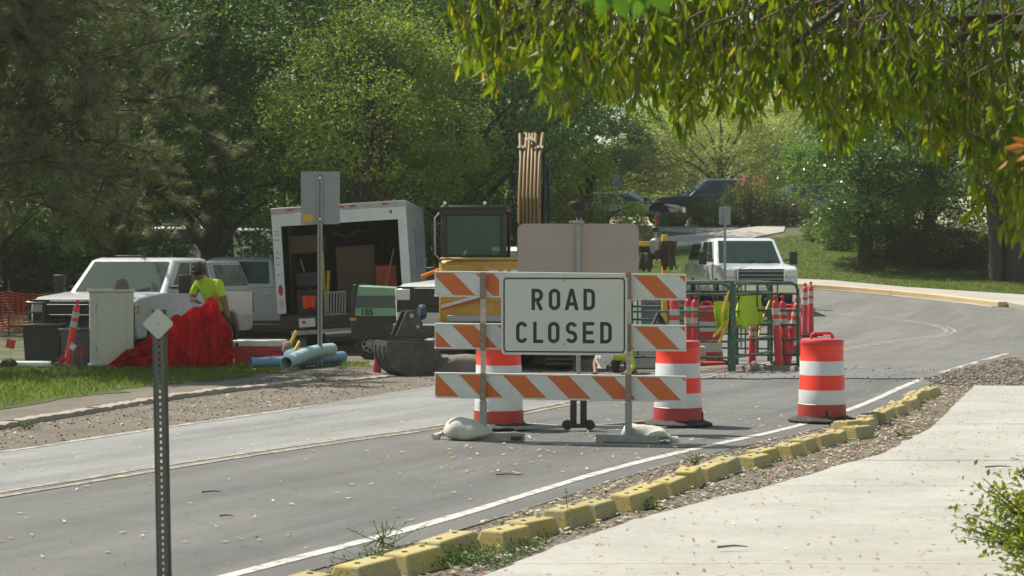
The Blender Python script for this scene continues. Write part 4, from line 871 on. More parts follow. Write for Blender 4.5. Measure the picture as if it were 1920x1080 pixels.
kind(link('leaves', np_mesh('leaves', A.reshape(-1, 3), Fc, M['near_leaf'], smooth=True), ct), 'stuff')
# the rest of its crown, above the picture
Q = []
for k in range(2600):
    t = r3.uniform(0, 1); a_ = HUB.lerp(W(r3.uniform(850, 1900), r3.uniform(-150, -60), r3.uniform(8.6, 10.8)), r3.uniform(.15, 1.0)); Q.append(a_ - o0 + Vector((r3.normal(0, .3), r3.normal(0, .5), abs(r3.normal(.35, .3)))))
for k in range(9000):
    v_ = Vector(r3.normal(0, 1, 3)).normalized() * r3.uniform(.4, 1) ** .4; Q.append(Vector((v_.x * 2.3 + .6, v_.y * 2.6, 6.2 + v_.z * 2.7)))
Q = np.array([tuple(p) for p in Q]); link('crown', np_mesh('crown', leaf_arrays(Q, .13, r3, droop=.5, aspect=.35), np.arange(len(Q) * 4).reshape(-1, 4), M['near_leaf']), ct)
# broad leaves on a twig close to the lens, and a turning spray
def broad_leaf(m, p, d, sdv, L, wd_):
    d, sdv = Vector(d).normalized(), Vector(sdv).normalized(); u = d.cross(sdv); sdv = u.cross(d)
    prof = [(0, 0), (.12, .55), (.32, 1.0), (.55, .85), (.8, .4), (1, 0)]; vs = []
    for a, w in prof: vs += [p + d * L * a + sdv * wd_ * w + u * .12 * L * w * w, p + d * L * a - u * .05 * L * a, p + d * L * a - sdv * wd_ * w + u * .12 * L * w * w]
    m.add(vs, [(3 * i + j, 3 * i + j + 1, 3 * i + j + 4, 3 * i + j + 3) for i in range(5) for j in (0, 1)])
sp = thing('leafy_sprig', 'close sprig of broad bright green leaves at the top edge of the picture', 'sprig', W(1180, -60, 5.0))
s0 = Vector(sp.location); MB().tube([W(1330, -190, 5.2) - s0, W(1230, -90, 5.05) - s0, W(1165, -30, 5.0) - s0], [.006, .005, .003], 6).build('twig', M['twig'], sp)
for (a, b, dd, dr, sdv, L) in (((1135), -18, 5.0, (-.25, 0, -1), (1, .25, .1), .075), (1160, -10, 5.02, (.35, .1, -1), (1, -.3, 0), .07), (1190, -22, 4.98, (.1, .2, -1), (1, .5, 0), .085), (1225, -20, 5.03, (.5, 0, -.8), (.8, .2, .5), .08), (1120, -30, 5.05, (-.6, .1, -.7), (.7, 0, -.6), .07), (1205, -40, 5.0, (.2, .1, -1), (1, .1, .2), .08), (1150, -48, 5.0, (-.1, .1, -1), (1, .1, .2), .09)):
    m = MB(); broad_leaf(m, W(a, b, dd) - s0, dr, sdv, L, L * .36); m.build('leaf', M['near_leaf_bright'], sp, smooth=80, fix=False)
sp = thing('autumn_sprig', 'blurred orange-brown leaves on a twig beside the hanging green leaves', 'sprig', W(1940, 268, 5.6))
s0 = Vector(sp.location); MB().tube([W(2040, 200, 5.8) - s0, W(1960, 268, 5.6) - s0, W(1885, 285, 5.6) - s0], [.006, .004, .002], 6).build('twig', M['twig'], sp)
for (a, b, dr, sdv, L) in ((1925, 275, (-1, .1, -.05), (0, .5, 1), .065), (1935, 285, (-.8, .2, -.5), (.4, .5, .8), .055), (1890, 300, (-.7, 0, -.7), (.5, .4, .6), .05), (1925, 265, (-.9, .1, .25), (.2, .6, .8), .045)):
    m = MB(); broad_leaf(m, W(a, b, 5.6) - s0, dr, sdv, L, L * .26); m.build('leaf', M['near_leaf_orange'], sp, smooth=80, fix=False)

# bush by the pavement
def leafy_bush(name, label, loc, r0, h, n, seed, size, mat, cat='bush'):
    r2 = np.random.default_rng(seed); t = thing(name, label, cat, loc); m = MB(); P = []
    for k in range(n):
        a = r2.uniform(0, 6.28); rr = r0 * r2.uniform(.2, 1.0); tip = Vector((rr * math.cos(a), rr * math.sin(a), h * r2.uniform(.45, 1.0) * (1.1 - .4 * rr / r0))); mid = tip * .5 + Vector((0, 0, h * .12))
        m.tube([(0, 0, 0), mid, tip], [.01, .006, .002], 4)
        for _ in range(64):
            q = r2.uniform(.25, 1.0); c = (Vector((0, 0, 0)).lerp(mid, q * 2) if q < .5 else mid.lerp(tip, q * 2 - 1)); P.append(tuple(c + Vector(r2.normal(0, .05, 3))))
    m.build('stems', M['twig'], t); P = np.array(P)
    link('foliage', np_mesh('foliage', leaf_arrays(P, size, r2, droop=-.2, aspect=.5), np.arange(len(P) * 4).reshape(-1, 4), M[mat]), t); return t
leafy_bush('pavement_bush', 'yellow-green small-leaved bush at the edge of the pale pavement', (2.84, 9.75, .02), .60, .80, 130, 61, .042, 'bush_leaf')
leafy_bush('pavement_bush', 'second lighter bush tucked against the small-leaved one by the pavement', (2.75, 9.2, .02), .5, .55, 60, 62, .040, 'bush_leaf')
# weeds by the road edge
def weed(label, x, y, h, n, seed, mat='shrub_leaf', spread=.05):
    r2 = np.random.default_rng(seed); t = thing('weed', label, 'weed', (x, y, .012)); m = MB(); P = []
    for k in range(n):
        tip = Vector((r2.normal(0, spread), r2.normal(0, spread), h * r2.uniform(.6, 1))); m.tube([(r2.normal(0, spread * .4), 0, 0), tip * .5 + Vector((.01, 0, 0)), tip], [.004, .003, .0015], 4)
        for _ in range(max(8, int(h * 70))): q = r2.uniform(.1, 1); P.append(tuple(tip * q + Vector(r2.normal(0, .014, 3))))
    m.build('stems', M['herb_leaf'], t); P = np.array(P)
    link('foliage', np_mesh('foliage', leaf_arrays(P, .026, r2, droop=-.2, aspect=.5), np.arange(len(P) * 4).reshape(-1, 4), M[mat]), t)
weed('single tall thin weed standing at the white edge line in front of the barricade', .345, 12.35, .27, 1, 71, spread=.02)
weed('leafy weed clump between edge line and kerb blocks below the smooth sandbag', *G(1305, 872), .12, 9, 72, 'herb_leaf', .09)
weed('low green weeds round the kerb block nearest the picture bottom edge', *G(690, 1062), .10, 16, 73, 'shrub_leaf', .13)
weed('scraggly tall weeds by the edge line close to the picture bottom edge', *G(715, 1030), .18, 8, 74, 'herb_leaf', .12)
weed('weeds with a yellow flower head in front of the second lowest kerb block', *G(850, 1062), .10, 18, 75, 'shrub_leaf', .15)
weed('sparse weeds on the gravel beside the pale pavement corner', *G(905, 1058), .07, 16, 76, 'shrub_leaf', .18)
weed('tuft of weeds against a kerb block below the barricade', *G(1225, 958), .08, 8, 77, 'shrub_leaf', .07)
weed('small green tuft at the pavement edge by the drum', *G(1690, 822), .07, 9, 78, 'herb_leaf', .10)
weed('dry weed tuft growing from the broken pink kerb', *G(50, 806), .10, 14, 79, 'shrub_leaf', .12)
weed('weed tuft on the pink kerb past the marker post', *G(600, 716), .11, 8, 80, 'herb_leaf', .08)
r2 = np.random.default_rng(90); tuft = scatter_poly([G(600, 1080), G(700, 1050), G(860, 1030), G(1000, 985), G(1040, 1020), G(960, 1075)], 2600, 8.3)
P = np.concatenate([tuft, np.full((len(tuft), 1), .02) + np.abs(r2.normal(0, .022, (len(tuft), 1)))], 1)
kind(link('undergrowth', np_mesh('undergrowth', leaf_arrays(P[:1700], .028, r2, droop=-.5, aspect=.4), np.arange(1700 * 4).reshape(-1, 4), M['shrub_leaf'])), 'stuff')
# ------------------------------------------------------------------ barricade, signs, drums, channelizer posts
def clip_poly(poly, xmin, xmax, ymin, ymax):
    def cl(P, f, ip):
        out = []
        for i, a in enumerate(P):
            b = P[(i + 1) % len(P)]; fa, fb = f(a), f(b)
            if fa: out.append(a)
            if fa != fb: out.append(ip(a, b))
        return out
    lx = lambda v: (lambda a, b: (v, a[1] + (b[1] - a[1]) * (v - a[0]) / (b[0] - a[0])))
    ly = lambda v: (lambda a, b: (a[0] + (b[0] - a[0]) * (v - a[1]) / (b[1] - a[1]), v))
    for f, ip in ((lambda p: p[0] >= xmin, lx(xmin)), (lambda p: p[0] <= xmax, lx(xmax)), (lambda p: p[1] >= ymin, ly(ymin)), (lambda p: p[1] <= ymax, ly(ymax))):
        if len(poly) < 3: return []
        poly = cl(poly, f, ip)
    return poly
BW, BH = 2.44, 0.25
barr = thing('road_barricade', 'three-board barricade of orange and white stripes standing across the road', 'barricade', GZ(.455, 18.5, 0.012), R(-9))
def stripe_board(zc, segs, tilt=0.0):
    """A hollow plastic board with pale rims and slanted reflective stripes in lengths SEGS (x0, x1, phase)."""
    m = MB(); h = BH / 2
    m.box((0, 0, 0), (BW, 0.026, BH - 0.03), mi=0)
    m.box((0, 0, h - 0.0085), (BW + 0.004, 0.04, 0.017), mi=1); m.box((0, 0, -h + 0.0085), (BW + 0.004, 0.04, 0.017), mi=1)
    b = m.build('board', [M['board_white'], M['board_rim']], barr, 0.004, loc=(0, 0, zc)); b.rotation_euler = (0, tilt, 0)
    y = -0.0145; P = 0.431; hh = h - 0.018
    for x0, x1, ph in segs:
        k = -3
        while k * P + ph < x1 + 1:
            a = k * P + ph; q = clip_poly([(a, hh), (a + P / 2, hh), (a + P / 2 + 2 * hh, -hh), (a + 2 * hh, -hh)], x0, x1, -hh, hh); k += 1
            if len(q) > 2: MB().add([(p[0], y, p[1]) for p in q], [tuple(range(len(q)))]).build('stripe', M['board_orange'], b, smooth=0)
    return b
XL, XR = -0.735, 0.675                     # the two uprights
stripe_board(0.518, [(-1.21, XL - .02, -0.98 - .43), (XL + .02, XR - .02, -0.55), (XR + .02, 1.21, 0.745 - .431)], 0.006)
stripe_board(1.00, [(-1.21, XL - .02, -1.05), (XL + .02, XR - .02, -0.60), (XR + .02, 1.21, 0.73 - .431)], 0.004)
stripe_board(1.497, [(-1.21, XL - .02, -1.25 - .0), (XL + .02, -.585, -0.86), (XR + .02, 1.21, 0.72 - .431)], 0.012)
for x in (XL, XR):
    m = MB(); m.box((x, -0.045, 0.80), (0.045, 0.045, 1.60)); m.build('upright', M['post_white'], barr, 0.004)
    for zc in (0.518, 1.0, 1.497):
        MB().box((x, -0.071, zc), (0.058, 0.006, BH + 0.01)).build('bracket', M['post_rust'], barr, 0.002)
        bm_ = MB()
        for dz in (-.07, .07): bm_.cyl((x, -0.074, zc + dz), (x, -0.082, zc + dz), 0.012, n=8)
        bm_.build('bolt', M['steel'], barr)
    MB().box((x, -0.045, 0.20), (0.064, 0.064, 0.36)).build('foot_sleeve', M['galvanised'], barr, 0.004)
    f = MB(); f.box((0, 0, 0.006), (0.62, 0.07, 0.012)); f.box((0, 0.034, 0.04), (0.62, 0.008, 0.07)); f.box((0.24, -0.02, 0.03), (0.10, 0.04, 0.04), mi=1)
    fo = f.build('foot', [M['galvanised'], M['black_paint']], barr, 0.003, loc=(x + (0.10 if x < 0 else 0.0), -0.085, 0.0)); fo.rotation_euler = (0, 0, R(-6 if x < 0 else 172))

def rrect(w, h, r, n=6):
    out = []
    for cx, cy, a0 in ((w / 2 - r, h / 2 - r, 0), (-w / 2 + r, h / 2 - r, 90), (-w / 2 + r, -h / 2 + r, 180), (w / 2 - r, -h / 2 + r, 270)):
        for i in range(n + 1): a = R(a0 + 90 * i / n); out.append((cx + r * math.cos(a), cy + r * math.sin(a)))
    return out
def ring_face(m, w, h, r, t, y, mi=0):
    o, i = rrect(w, h, r), rrect(w - 2 * t, h - 2 * t, max(0.005, r - t)); n = len(o)
    m.add([(p[0], y, p[1]) for p in o + i], [(k, (k + 1) % n, n + (k + 1) % n, n + k) for k in range(n)], mi)
def stroke(m, pts, w, y, closed=False, mi=0):
    """A flat pen stroke with mitred corners."""
    n = len(pts); L, Rr = [], []
    for i in range(n):
        p = Vector(pts[i]); a = Vector(pts[i - 1]) if (i > 0 or closed) else None; b = Vector(pts[(i + 1) % n]) if (i < n - 1 or closed) else None
        d1 = (p - a).normalized() if a is not None else None; d2 = (b - p).normalized() if b is not None else None
        d1 = d1 or d2; d2 = d2 or d1
        n1, n2 = Vector((-d1.y, d1.x)), Vector((-d2.y, d2.x)); nn = (n1 + n2); nn = nn.normalized() if nn.length > 1e-6 else n1
        k = 1 / max(0.5, nn.dot(n1)); L.append(p + nn * w / 2 * k); Rr.append(p - nn * w / 2 * k)
    vs = [(q.x, y, q.y) for q in L + Rr]; fs = [(i, (i + 1) % n, n + (i + 1) % n, n + i) for i in range(n if closed else n - 1)]
    m.add(vs, fs, mi)
def arc(cx, cy, rx, ry, a0, a1, n=10): return [(cx + rx * math.cos(R(a0 + (a1 - a0) * i / n)), cy + ry * math.sin(R(a0 + (a1 - a0) * i / n))) for i in range(n + 1)]
def letter(m, ch, x, z, w, h, t, y):
    """Highway capitals: x, z is the middle of the letter, t the stroke."""
    W_, H_ = w - t, h - t; l, r, b, tp = x - W_ / 2, x + W_ / 2, z - H_ / 2, z + H_ / 2; c = min(W_, H_) / 2
    if ch == 'O': stroke(m, arc(x, tp - c, W_ / 2, c, 0, 180) + arc(x, b + c, W_ / 2, c, 180, 360), t, y, True)
    elif ch == 'C': stroke(m, arc(x, tp - c, W_ / 2, c, 12, 180) + arc(x, b + c, W_ / 2, c, 180, 348), t, y)
    elif ch == 'L': stroke(m, [(l, tp + t / 2), (l, b), (r + t / 2, b)], t, y)
    elif ch == 'E':
        stroke(m, [(r + t / 2, tp), (l, tp), (l, b), (r + t / 2, b)], t, y); stroke(m, [(l + t / 2 + .0005, z), (r + t * 0.2, z)], t, y)
    elif ch == 'D': stroke(m, [(l, tp), (x, tp)] + arc(x, tp - c, W_ / 2, c, 90, 0)[1:] + arc(x, b + c, W_ / 2, c, 0, -90) + [(l, b)], t, y, True)
    elif ch == 'R':
        c2 = H_ * 0.265
        stroke(m, [(l, b - t / 2), (l, tp), (x, tp)] + arc(x, tp - c2, W_ / 2, c2, 90, -90)[1:] + [(l + t / 2 + .0005, tp - 2 * c2)], t, y)
        stroke(m, [(x + W_ * 0.02, tp - 2 * c2 - t / 2 - .0005), (r + t * 0.05, b - t / 2)], t, y)
    elif ch == 'A':
        top_, bot_, hw_ = z + h / 2, z - h / 2, w / 2
        for k in (-1, 1):
            q = [(x + k * hw_, bot_), (x + k * (hw_ - t * 1.08), bot_), (x, top_ - t * 1.75), (x, top_), (x + k * t * .52, top_)]
            m.add([(a, y, c_) for a, c_ in q], [tuple(range(5))])
        m.add([(a, y - .0004, c_) for a, c_ in ((x - hw_ * .58, bot_ + h * .21), (x + hw_ * .58, bot_ + h * .21), (x + hw_ * .46, bot_ + h * .21 + t * .95), (x - hw_ * .46, bot_ + h * .21 + t * .95))], [(0, 1, 2, 3)])
    elif ch == 'S':
        q = H_ / 4
        stroke(m, arc(x, tp - q, W_ / 2, q, 20, 270, 14)[:-1] + arc(x, b + q, W_ / 2, q, 90, -160, 14), t, y)
sg = thing('road_closed_sign', 'white rectangular ROAD CLOSED sign with black letters bolted to the striped barricade', 'sign', Vector((.485, 18.5, 1.226)) + Vector((0.012, -0.125, 0)), R(-9))
m = MB(); m.prism(rrect(1.219, .762, .045), -.0015, .0015, axis='y'); m.build('sign_plate', M['sign_white'], sg, smooth=0)
m = MB(); ring_face(m, 1.175, .718, .04, .0145, -.0022); m.build('border', M['sign_black'], sg, smooth=0)
u = 1 / 571.0; k_ = -.0023
for word, row_z, xs_ in (('ROAD', 247, (652, 747, 842, 938)), ('CLOSED', 428, (566, 657, 743, 841, 934, 1030))):
    for ch, cx in zip(word, xs_):
        m = MB(); letter(m, ch, (cx - 799) * u, (333 - row_z) * u, {'A': 78, 'L': 56}.get(ch, 64) * u, 117 * u, 19.5 * u, k_); m.build('letter', M['sign_black'], sg, smooth=0, fix=False)
m = MB()
for x, z in ((0, .335), (0, -.28), (-.57, .36), (.57, .36), (-.57, -.36), (.57, -.36)): m.cyl((x, -.001, z), (x, -.009, z), .008, n=8)
m.build('bolt', M['steel'], sg)

def sandbag(name, loc, rz, sx, sy, sz, label, seed):
    r2 = np.random.default_rng(seed); n, k = 22, 14; vs, fs = [], []
    for i in range(k + 1):
        v = -1 + 2 * i / k; rr = max(0.0, 1 - abs(v) ** 3.2) ** 0.55; 
        for j in range(n):
            a = 2 * math.pi * j / n; cx, cz = math.cos(a), math.sin(a)
            w = 1 + 0.09 * math.sin(3 * a + v * 4 + seed) + 0.06 * math.sin(7 * v + 2 * a)
            y = sy * cx * rr * w * (1 + 0.25 * math.sin(v * 2.2 + seed)); z = sz * (cz * (0.85 if cz > 0 else 0.5)) * rr * w * (1.0 + 0.25 * math.cos(v * 2.5 + seed)) + sz * 0.46
            vs.append((sx * v, y, max(0.0, z)))
    for i in range(k):
        for j in range(n): j2 = (j + 1) % n; fs.append((i * n + j, i * n + j2, (i + 1) * n + j2, (i + 1) * n + j))
    t = thing(name, label, 'sandbag', loc, rz, 'sandbags on the barricade feet')
    MB().add(vs, fs).build('bag', M['sandbag'], t, smooth=60)
    tie = MB(); tie.tube([(-sx * 0.96, 0, sz * .38), (-sx * 1.12, 0.02, sz * .30), (-sx * 1.28, -0.03, sz * .06)], [0.03, 0.02, 0.05], 8); tie.build('tied_neck', M['sandbag'], t, smooth=60)
    return t
sandbag('sandbag', GZ(-.43, 18.62, .016), R(-12), .25, .13, .15, 'crumpled off-white sandbag weighing down the barricade foot nearer the diamond plaque', 1)
sandbag('sandbag', GZ(1.27, 18.42, .016), R(165), .23, .13, .13, 'smooth pale sandbag on the barricade foot nearer the yellow kerb blocks', 4)

# portable sign seen from behind
st = thing('portable_sign_stand', 'brown rectangular back of a portable road sign on a spring stand with amber lamp', 'sign', GZ(.68, 19.66, .012), R(2))
m = MB(); m.prism(rrect(1.245, .80, .07), -.0015, .0015, axis='y'); m.build('sign_plate', M['brown_alu'], st, smooth=0, loc=(.0, .03, 1.72))
m = MB(); m.box((0, 0, 1.27), (.042, .030, 1.82)); m.build('mast', M['galvanised'], st, .004)
m = MB(); m.box((0, -.01, 2.135), (.12, .05, .03)); m.box((-.07, -.012, 2.135), (.05, .03, .018)); m.cyl((0, -.03, 2.135), (0, .03, 2.135), .018, n=10); m.build('clamp', M['galvanised'], st, .003)
lamp = MB().cyl((0, 0, 2.16), (0, 0, 2.25), .02, n=12).lathe([(.03, 2.24), (.06, 2.245), (.088, 2.285), (.095, 2.30), (.095, 2.335), (.088, 2.345), (.0, 2.347)], 24).build('warning_lamp', pm('amber_dark', (.022, .009, .005), .5, dirt=.3), st)
for s in (-1, 1):
    m = MB(); m.box((s * .052, 0, .215), (.066, .07, .30)); m.build('spring', M['black_paint'], st, .012)
    m = MB(); m.lathe([(0, 0), (.052, 0), (.052, .06), (0, .06)], 16, M=Matrix.Rotation(R(90), 3, 'X')); m.build('hinge', M['black_plastic'], st, loc=(s * .115, .03, .06))
    g = MB(); g.box((s * .50, -.03, .035), (.80, .032, .032), rot=(0, s * R(1.2), s * R(-4))); g.build('leg', M['galvanised'], st, .003)
    g = MB(); g.box((s * .42, .36, .03), (.84, .032, .032), rot=(0, 0, s * R(42))); g.build('leg', M['galvanised'], st, .003)
MB().box((0, 0, .05), (.20, .09, .04)).build('base_plate', M['black_paint'], st, .006)

# traffic drums
def make_drum():
    t = thing('traffic_drum', '', 'traffic drum', group='orange and white traffic drums')
    b = MB(); b.lathe([(0, 0), (.36, 0), (.372, .012), (.372, .026), (.345, .04), (.30, .052), (.262, .075), (.255, .075), (0, .075)], 8)
    b.build('rubber_base', M['rubber'], t, .004, smooth=25)
    pf, mi = [(.262, .05), (.262, .075), (.256, .195)], [2, 2]
    def seg(r0, z0, r1, z1, k):
        pf.extend([(r0 - .002, z0 + .004), (r1, z1 - .004)]); mi.extend([k, k])
    seg(.253, .195, .249, .352, 1); seg(.247, .352, .243, .512, 0); seg(.241, .512, .237, .664, 1); seg(.234, .664, .229, .83, 0)
    pf.extend([(.232, .835), (.236, .85), (.236, .872), (.225, .89), (.15, .897), (0, .897)]); mi.extend([3, 3, 3, 3, 3, 3])
    d = MB(); d.lathe(pf, 36, mis=mi); d.build('body', [M['orange_plastic'], M['reflective'], M['base_red'], M['cone_red']], t, smooth=35)
    h = MB()
    h.tube([(-.115, 0, .89), (-.112, 0, .935), (-.085, 0, .955), (.085, 0, .955), (.112, 0, .935), (.115, 0, .89)], .017, 8); h.build('handle', M['cone_red'], t, smooth=60)
    n = MB(); n.box((0, -.262, .105), (.035, .02, .075), top=(.3, 1)); n.build('tab', M['rubber'], t, .003)
    return t
drum = make_drum()
def place_drum(o, px, py, label, rz, tilt=0.0):
    s = (py - HOR) / EYE; o.location = GZ((px - 960) / s, F / s, .016); o.rotation_euler = (tilt, 0, rz); o['label'] = label
place_drum(drum, 1541, 793, 'orange and white traffic drum standing on the white edge line by the kerb blocks', .03)
d2 = dup(drum, (0, 0, 0)); place_drum(d2, 1271, 800, 'orange and white traffic drum behind the barricade end with the smooth sandbag', 1.3)
d3 = dup(drum, (0, 0, 0)); place_drum(d3, 935, 806, 'orange and white traffic drum behind the barricade end with the crumpled sandbag', 2.2)
d4 = dup(drum, (3.36, 33.2, .016), .7, 'faded red traffic drum half hidden behind the green tube fence'); d4.scale = (1.12, 1.12, 1.12)
d5 = dup(drum, (5.28, 36.6, .016), 2.9, 'distant orange and white drum glimpsed between the leaning red posts')
for o in (d4,):
    for c in o.children:
        if c.name.startswith('body'):
            me = c.data.copy(); c.data = me; me.materials[0] = M['base_red']; me.materials[1] = M['band_grey']

# red channelizer posts
def make_post():
    t = thing('channelizer_post', '', 'traffic post', group='red channelizer posts with white bands')
    b = MB().box((0, 0, .03), (.46, .36, .06), top=(.82, .78)).build('rubber_base', M['rubber'], t, .008)
    p = MB().lathe([(.066, .04), (.064, .3), (.057, 1.02), (.045, 1.05), (.022, 1.065), (.018, 1.09), (.035, 1.105), (.038, 1.125), (.028, 1.145), (0, 1.15)], 18).build('tube', M['cone_red'], t, smooth=50)
    for z0 in (.68, .845):
        MB().lathe([(.0605, z0 + .1), (.0625, z0 + .1), (.0635, z0), (.0615, z0)], 18).build('band', M['band_grey'], t, smooth=50)
    return t
post = make_post()
spots = [(1461, 693, R(-3.5), 0, 1.0, 'red banded post at the open end of the green fence, upright beside a leaning pair'),
         (1476, 691, R(-4), 0, .99, 'red banded post leaning slightly toward the truck, second at the green fence end'),
         (1477, 690, R(10), .12, .96, 'red banded post leaning toward the drum on the edge line'),
         (1497, 668, R(-.5), 0, 1.0, 'red banded post standing a little behind the leaning posts'),
         (1509, 642, R(.3), 0, 1.0, 'red banded post of the far pair on the asphalt, farther from the drum'),
         (1521, 641, R(.8), .05, 1.0, 'red banded post of the far pair, the one touching the drum outline'),
         (1291, 692, R(-.5), 0, 1.02, 'red banded post behind the barricade end, one of a close pair by the fence'),
         (1304, 690, R(.4), .1, 1.0, 'slimmer looking red banded post, second of the close pair behind the drum'),
         (1413, 690, R(1), .2, .72, 'short red post inside the green fence enclosure')]
for i, (px, py, lean, dd, sc, lab) in enumerate(spots):
    s = (py - HOR) / EYE; o = post if i == 0 else dup(post, (0, 0, 0))
    o.location = GZ((px - 960) / s, F / s + dd, .014); o.rotation_euler = (R(rng.normal(0, .6)), lean, rng.uniform(0, 3)); o.rotation_euler.z = 0.1 * i; o['label'] = lab; o.scale = (1, 1, sc * 1.06)
o = dup(post, Vector((-7.42, 32.0, .03)), label='red post with one white band leaning in front of the grey bin and truck grille'); o.rotation_euler = (0, R(9.5), 0); o.scale = (.92, .92, .98)
for c in o.children:
    if c.name.startswith('band'): c.scale = (1.03, 1.03, 1.0)
    if c.name.startswith('tube'):
        c.data = c.data.copy(); c.data.materials[0] = M['orange_plastic']
# wide flat-topped channelizer
t = thing('wide_channelizer', 'wide flat-topped red channelizer with white bands behind the barricade end', 'traffic post', GZ(2.62, 31.0, .014))
MB().lathe([(.085, .03), (.085, 1.12), (.075, 1.145), (0, 1.15)], 20).build('tube', M['cone_red'], t, smooth=40)
for z in (.72, .90): MB().lathe([(.087, z), (.087, z + .10)], 20).build('band', M['band_grey'], t)
MB().box((0, 0, .03), (.42, .42, .05)).build('rubber_base', M['rubber'], t, .01)

# green tube fence panels round the dig
def tube_panel(label, p0, p1, h=1.42, rails=(0.10, .36, .60, .84, 1.12, 1.42), stiles=3, back=False):
    p0, p1 = Vector(p0), Vector(p1); d = p1 - p0; L = d.length
    t = thing('tube_fence_panel', label, 'fence panel', (p0.x, p0.y, float(zg(p0.x, p0.y)) + .01), math.atan2(d.y, d.x), 'green tube fence panels round the dig')
    r = .024
    m = MB(); k = .12
    m.tube([(0, 0, 0.0), (0, 0, h - k), (k * .3, 0, h - k * .3), (k, 0, h), (L - k, 0, h), (L - k * .3, 0, h - k * .3), (L, 0, h - k), (L, 0, 0.0)], r * 1.15, 10); m.build('outer_frame', M['fence_green'], t, smooth=60)
    for z in rails[:-1]: MB().tube([(0, 0, z + .12), (L, 0, z + .12)] if z < 1.3 else [(0, 0, z), (L, 0, z)], r * .8, 8).build('rail', M['fence_green'], t, smooth=60)
    for i in range(1, stiles + 1):
        x = L * i / (stiles + 1); MB().tube([(x, 0.03, .2), (x, 0.03, h)], r * .6, 8).build('stile', M['fence_green'], t, smooth=60)
    return t
tube_panel('long green tube fence panel facing the road, behind the striped barricade', (1.55, 31.25), (3.50, 30.95), stiles=3)
tube_panel('short green tube fence panel with hi-vis vests draped over it', (3.58, 30.95), (4.50, 33.3), stiles=2)
tube_panel('green tube fence panel on the far side of the dig, before the white truck', (2.2, 35.3), (4.6, 34.4), stiles=4)
tube_panel('narrow green tube fence panel standing behind the pole-mounted fence corner', (3.75, 32.0), (4.75, 31.9), stiles=2)
m = MB().cyl((3.54, 30.93, 0), (3.54, 30.93, 1.47), .045, n=14); tag(m.build('corner_post', M['fence_green'], smooth=60), 'thick dark green corner post joining two tube fence panels', 'fence post')

def draped(name, label, loc, rz, w, drop_f, drop_b, mat, seed, cat='safety vest'):
    """Cloth hung over a rail: front and back fall with folds."""
    r2 = np.random.default_rng(seed); nu, nv = 16, 18; vs, fs = [], []; ph = r2.uniform(0, 6, 4)
    for i in range(nv + 1):
        v = i / nv * (drop_f + drop_b) - drop_f
        for j in range(nu + 1):
            u = j / nu - .5; fall = abs(v); fold = .06 * math.sin(11 * u + ph[0]) * min(1, fall * 3) + .02 * math.sin(21 * u + ph[1] + 3 * v)
            wv = w * (1 - .35 * min(1, fall / .5) * (0.6 + .4 * math.sin(ph[2] + 2 * v)))
            z = -fall * (1 - .18 * abs(math.sin(4 * u + ph[3]))); y = (-.03 if v < 0 else .03) + (fold if v < 0 else -fold)
            vs.append((u * wv, y - (.02 * fall if v < 0 else -.02 * fall), z + .022))
    for i in range(nv):
        for j in range(nu): a = i * (nu + 1) + j; fs.append((a, a + 1, a + nu + 2, a + nu + 1))
    o = MB().add(vs, fs).build(name, M[mat], smooth=80); o.location = loc; o.rotation_euler = (0, 0, rz)
    s = o.modifiers.new('cloth', 'SOLIDIFY'); s.thickness = .008
    return tag(o, label, cat, 'hi-vis vests on the fence')
draped('safety_vest', 'lime hi-vis vest hanging over the fence just past the thick corner post', (3.80, 31.5, 1.22), R(68), .62, .62, .45, 'hivis', 3)
draped('safety_vest', 'lime hi-vis vest bunched on the fence nearest the leaning red posts', (4.05, 32.1, 1.22), R(68), .75, .55, .40, 'hivis', 8)
draped('safety_vest', 'lime hi-vis vest hanging on the road side of the corner post', (3.38, 30.93, 1.13), 0, .26, .52, .3, 'hivis', 5)
m = MB()
for k, (a, b) in enumerate([((1382 - 15, 545), (1352, 600)), ((1362, 600), (1338, 632)), ((1366, 598), (1350, 640)), ((1352, 635), (1346, 645))]):
    m.tube([W(*a, 30.85), W((a[0] + b[0]) / 2 - 2, (a[1] + b[1]) / 2 + 4, 30.82), W(*b, 30.85)], [.012, .03, .018], 6)
tag(m.build('strap_bundle', M['bright_yellow'], smooth=60), 'bundle of bright yellow straps tied to the green fence rails', 'strap')
tag(MB().tube([W(1444, 562, 32.9), W(1428, 602, 32.6), W(1420, 640, 32.4)], .018, 6).build('pry_bar', M['bright_yellow'], smooth=60), 'thin yellow tool handle leaning inside the fence near the truck bumper', 'tool')
# red feet and concrete pieces by the dig
tag(MB().box((0, 0, .055), (.48, .36, .11), top=(.85, .85)).build('barrier_foot', M['base_red'], None, .015, loc=(3.32, 31.9, .012)), 'low red plastic barrier foot on the ground behind the drum', 'barrier foot')
tag(MB().box((0, 0, .19), (.72, .45, .38)).build('concrete_slab', M['conc_block'], None, .02, loc=(2.33, 31.9, .012)), 'grey concrete vault section on the ground behind the middle board', 'concrete block')
tag(MB().box((0, 0, .17), (.48, .3, .34)).build('concrete_slab', M['conc_block'], None, .02, loc=(3.02, 32.4, .012)), 'grey concrete block behind the fence next to the red barrier foot', 'concrete block')

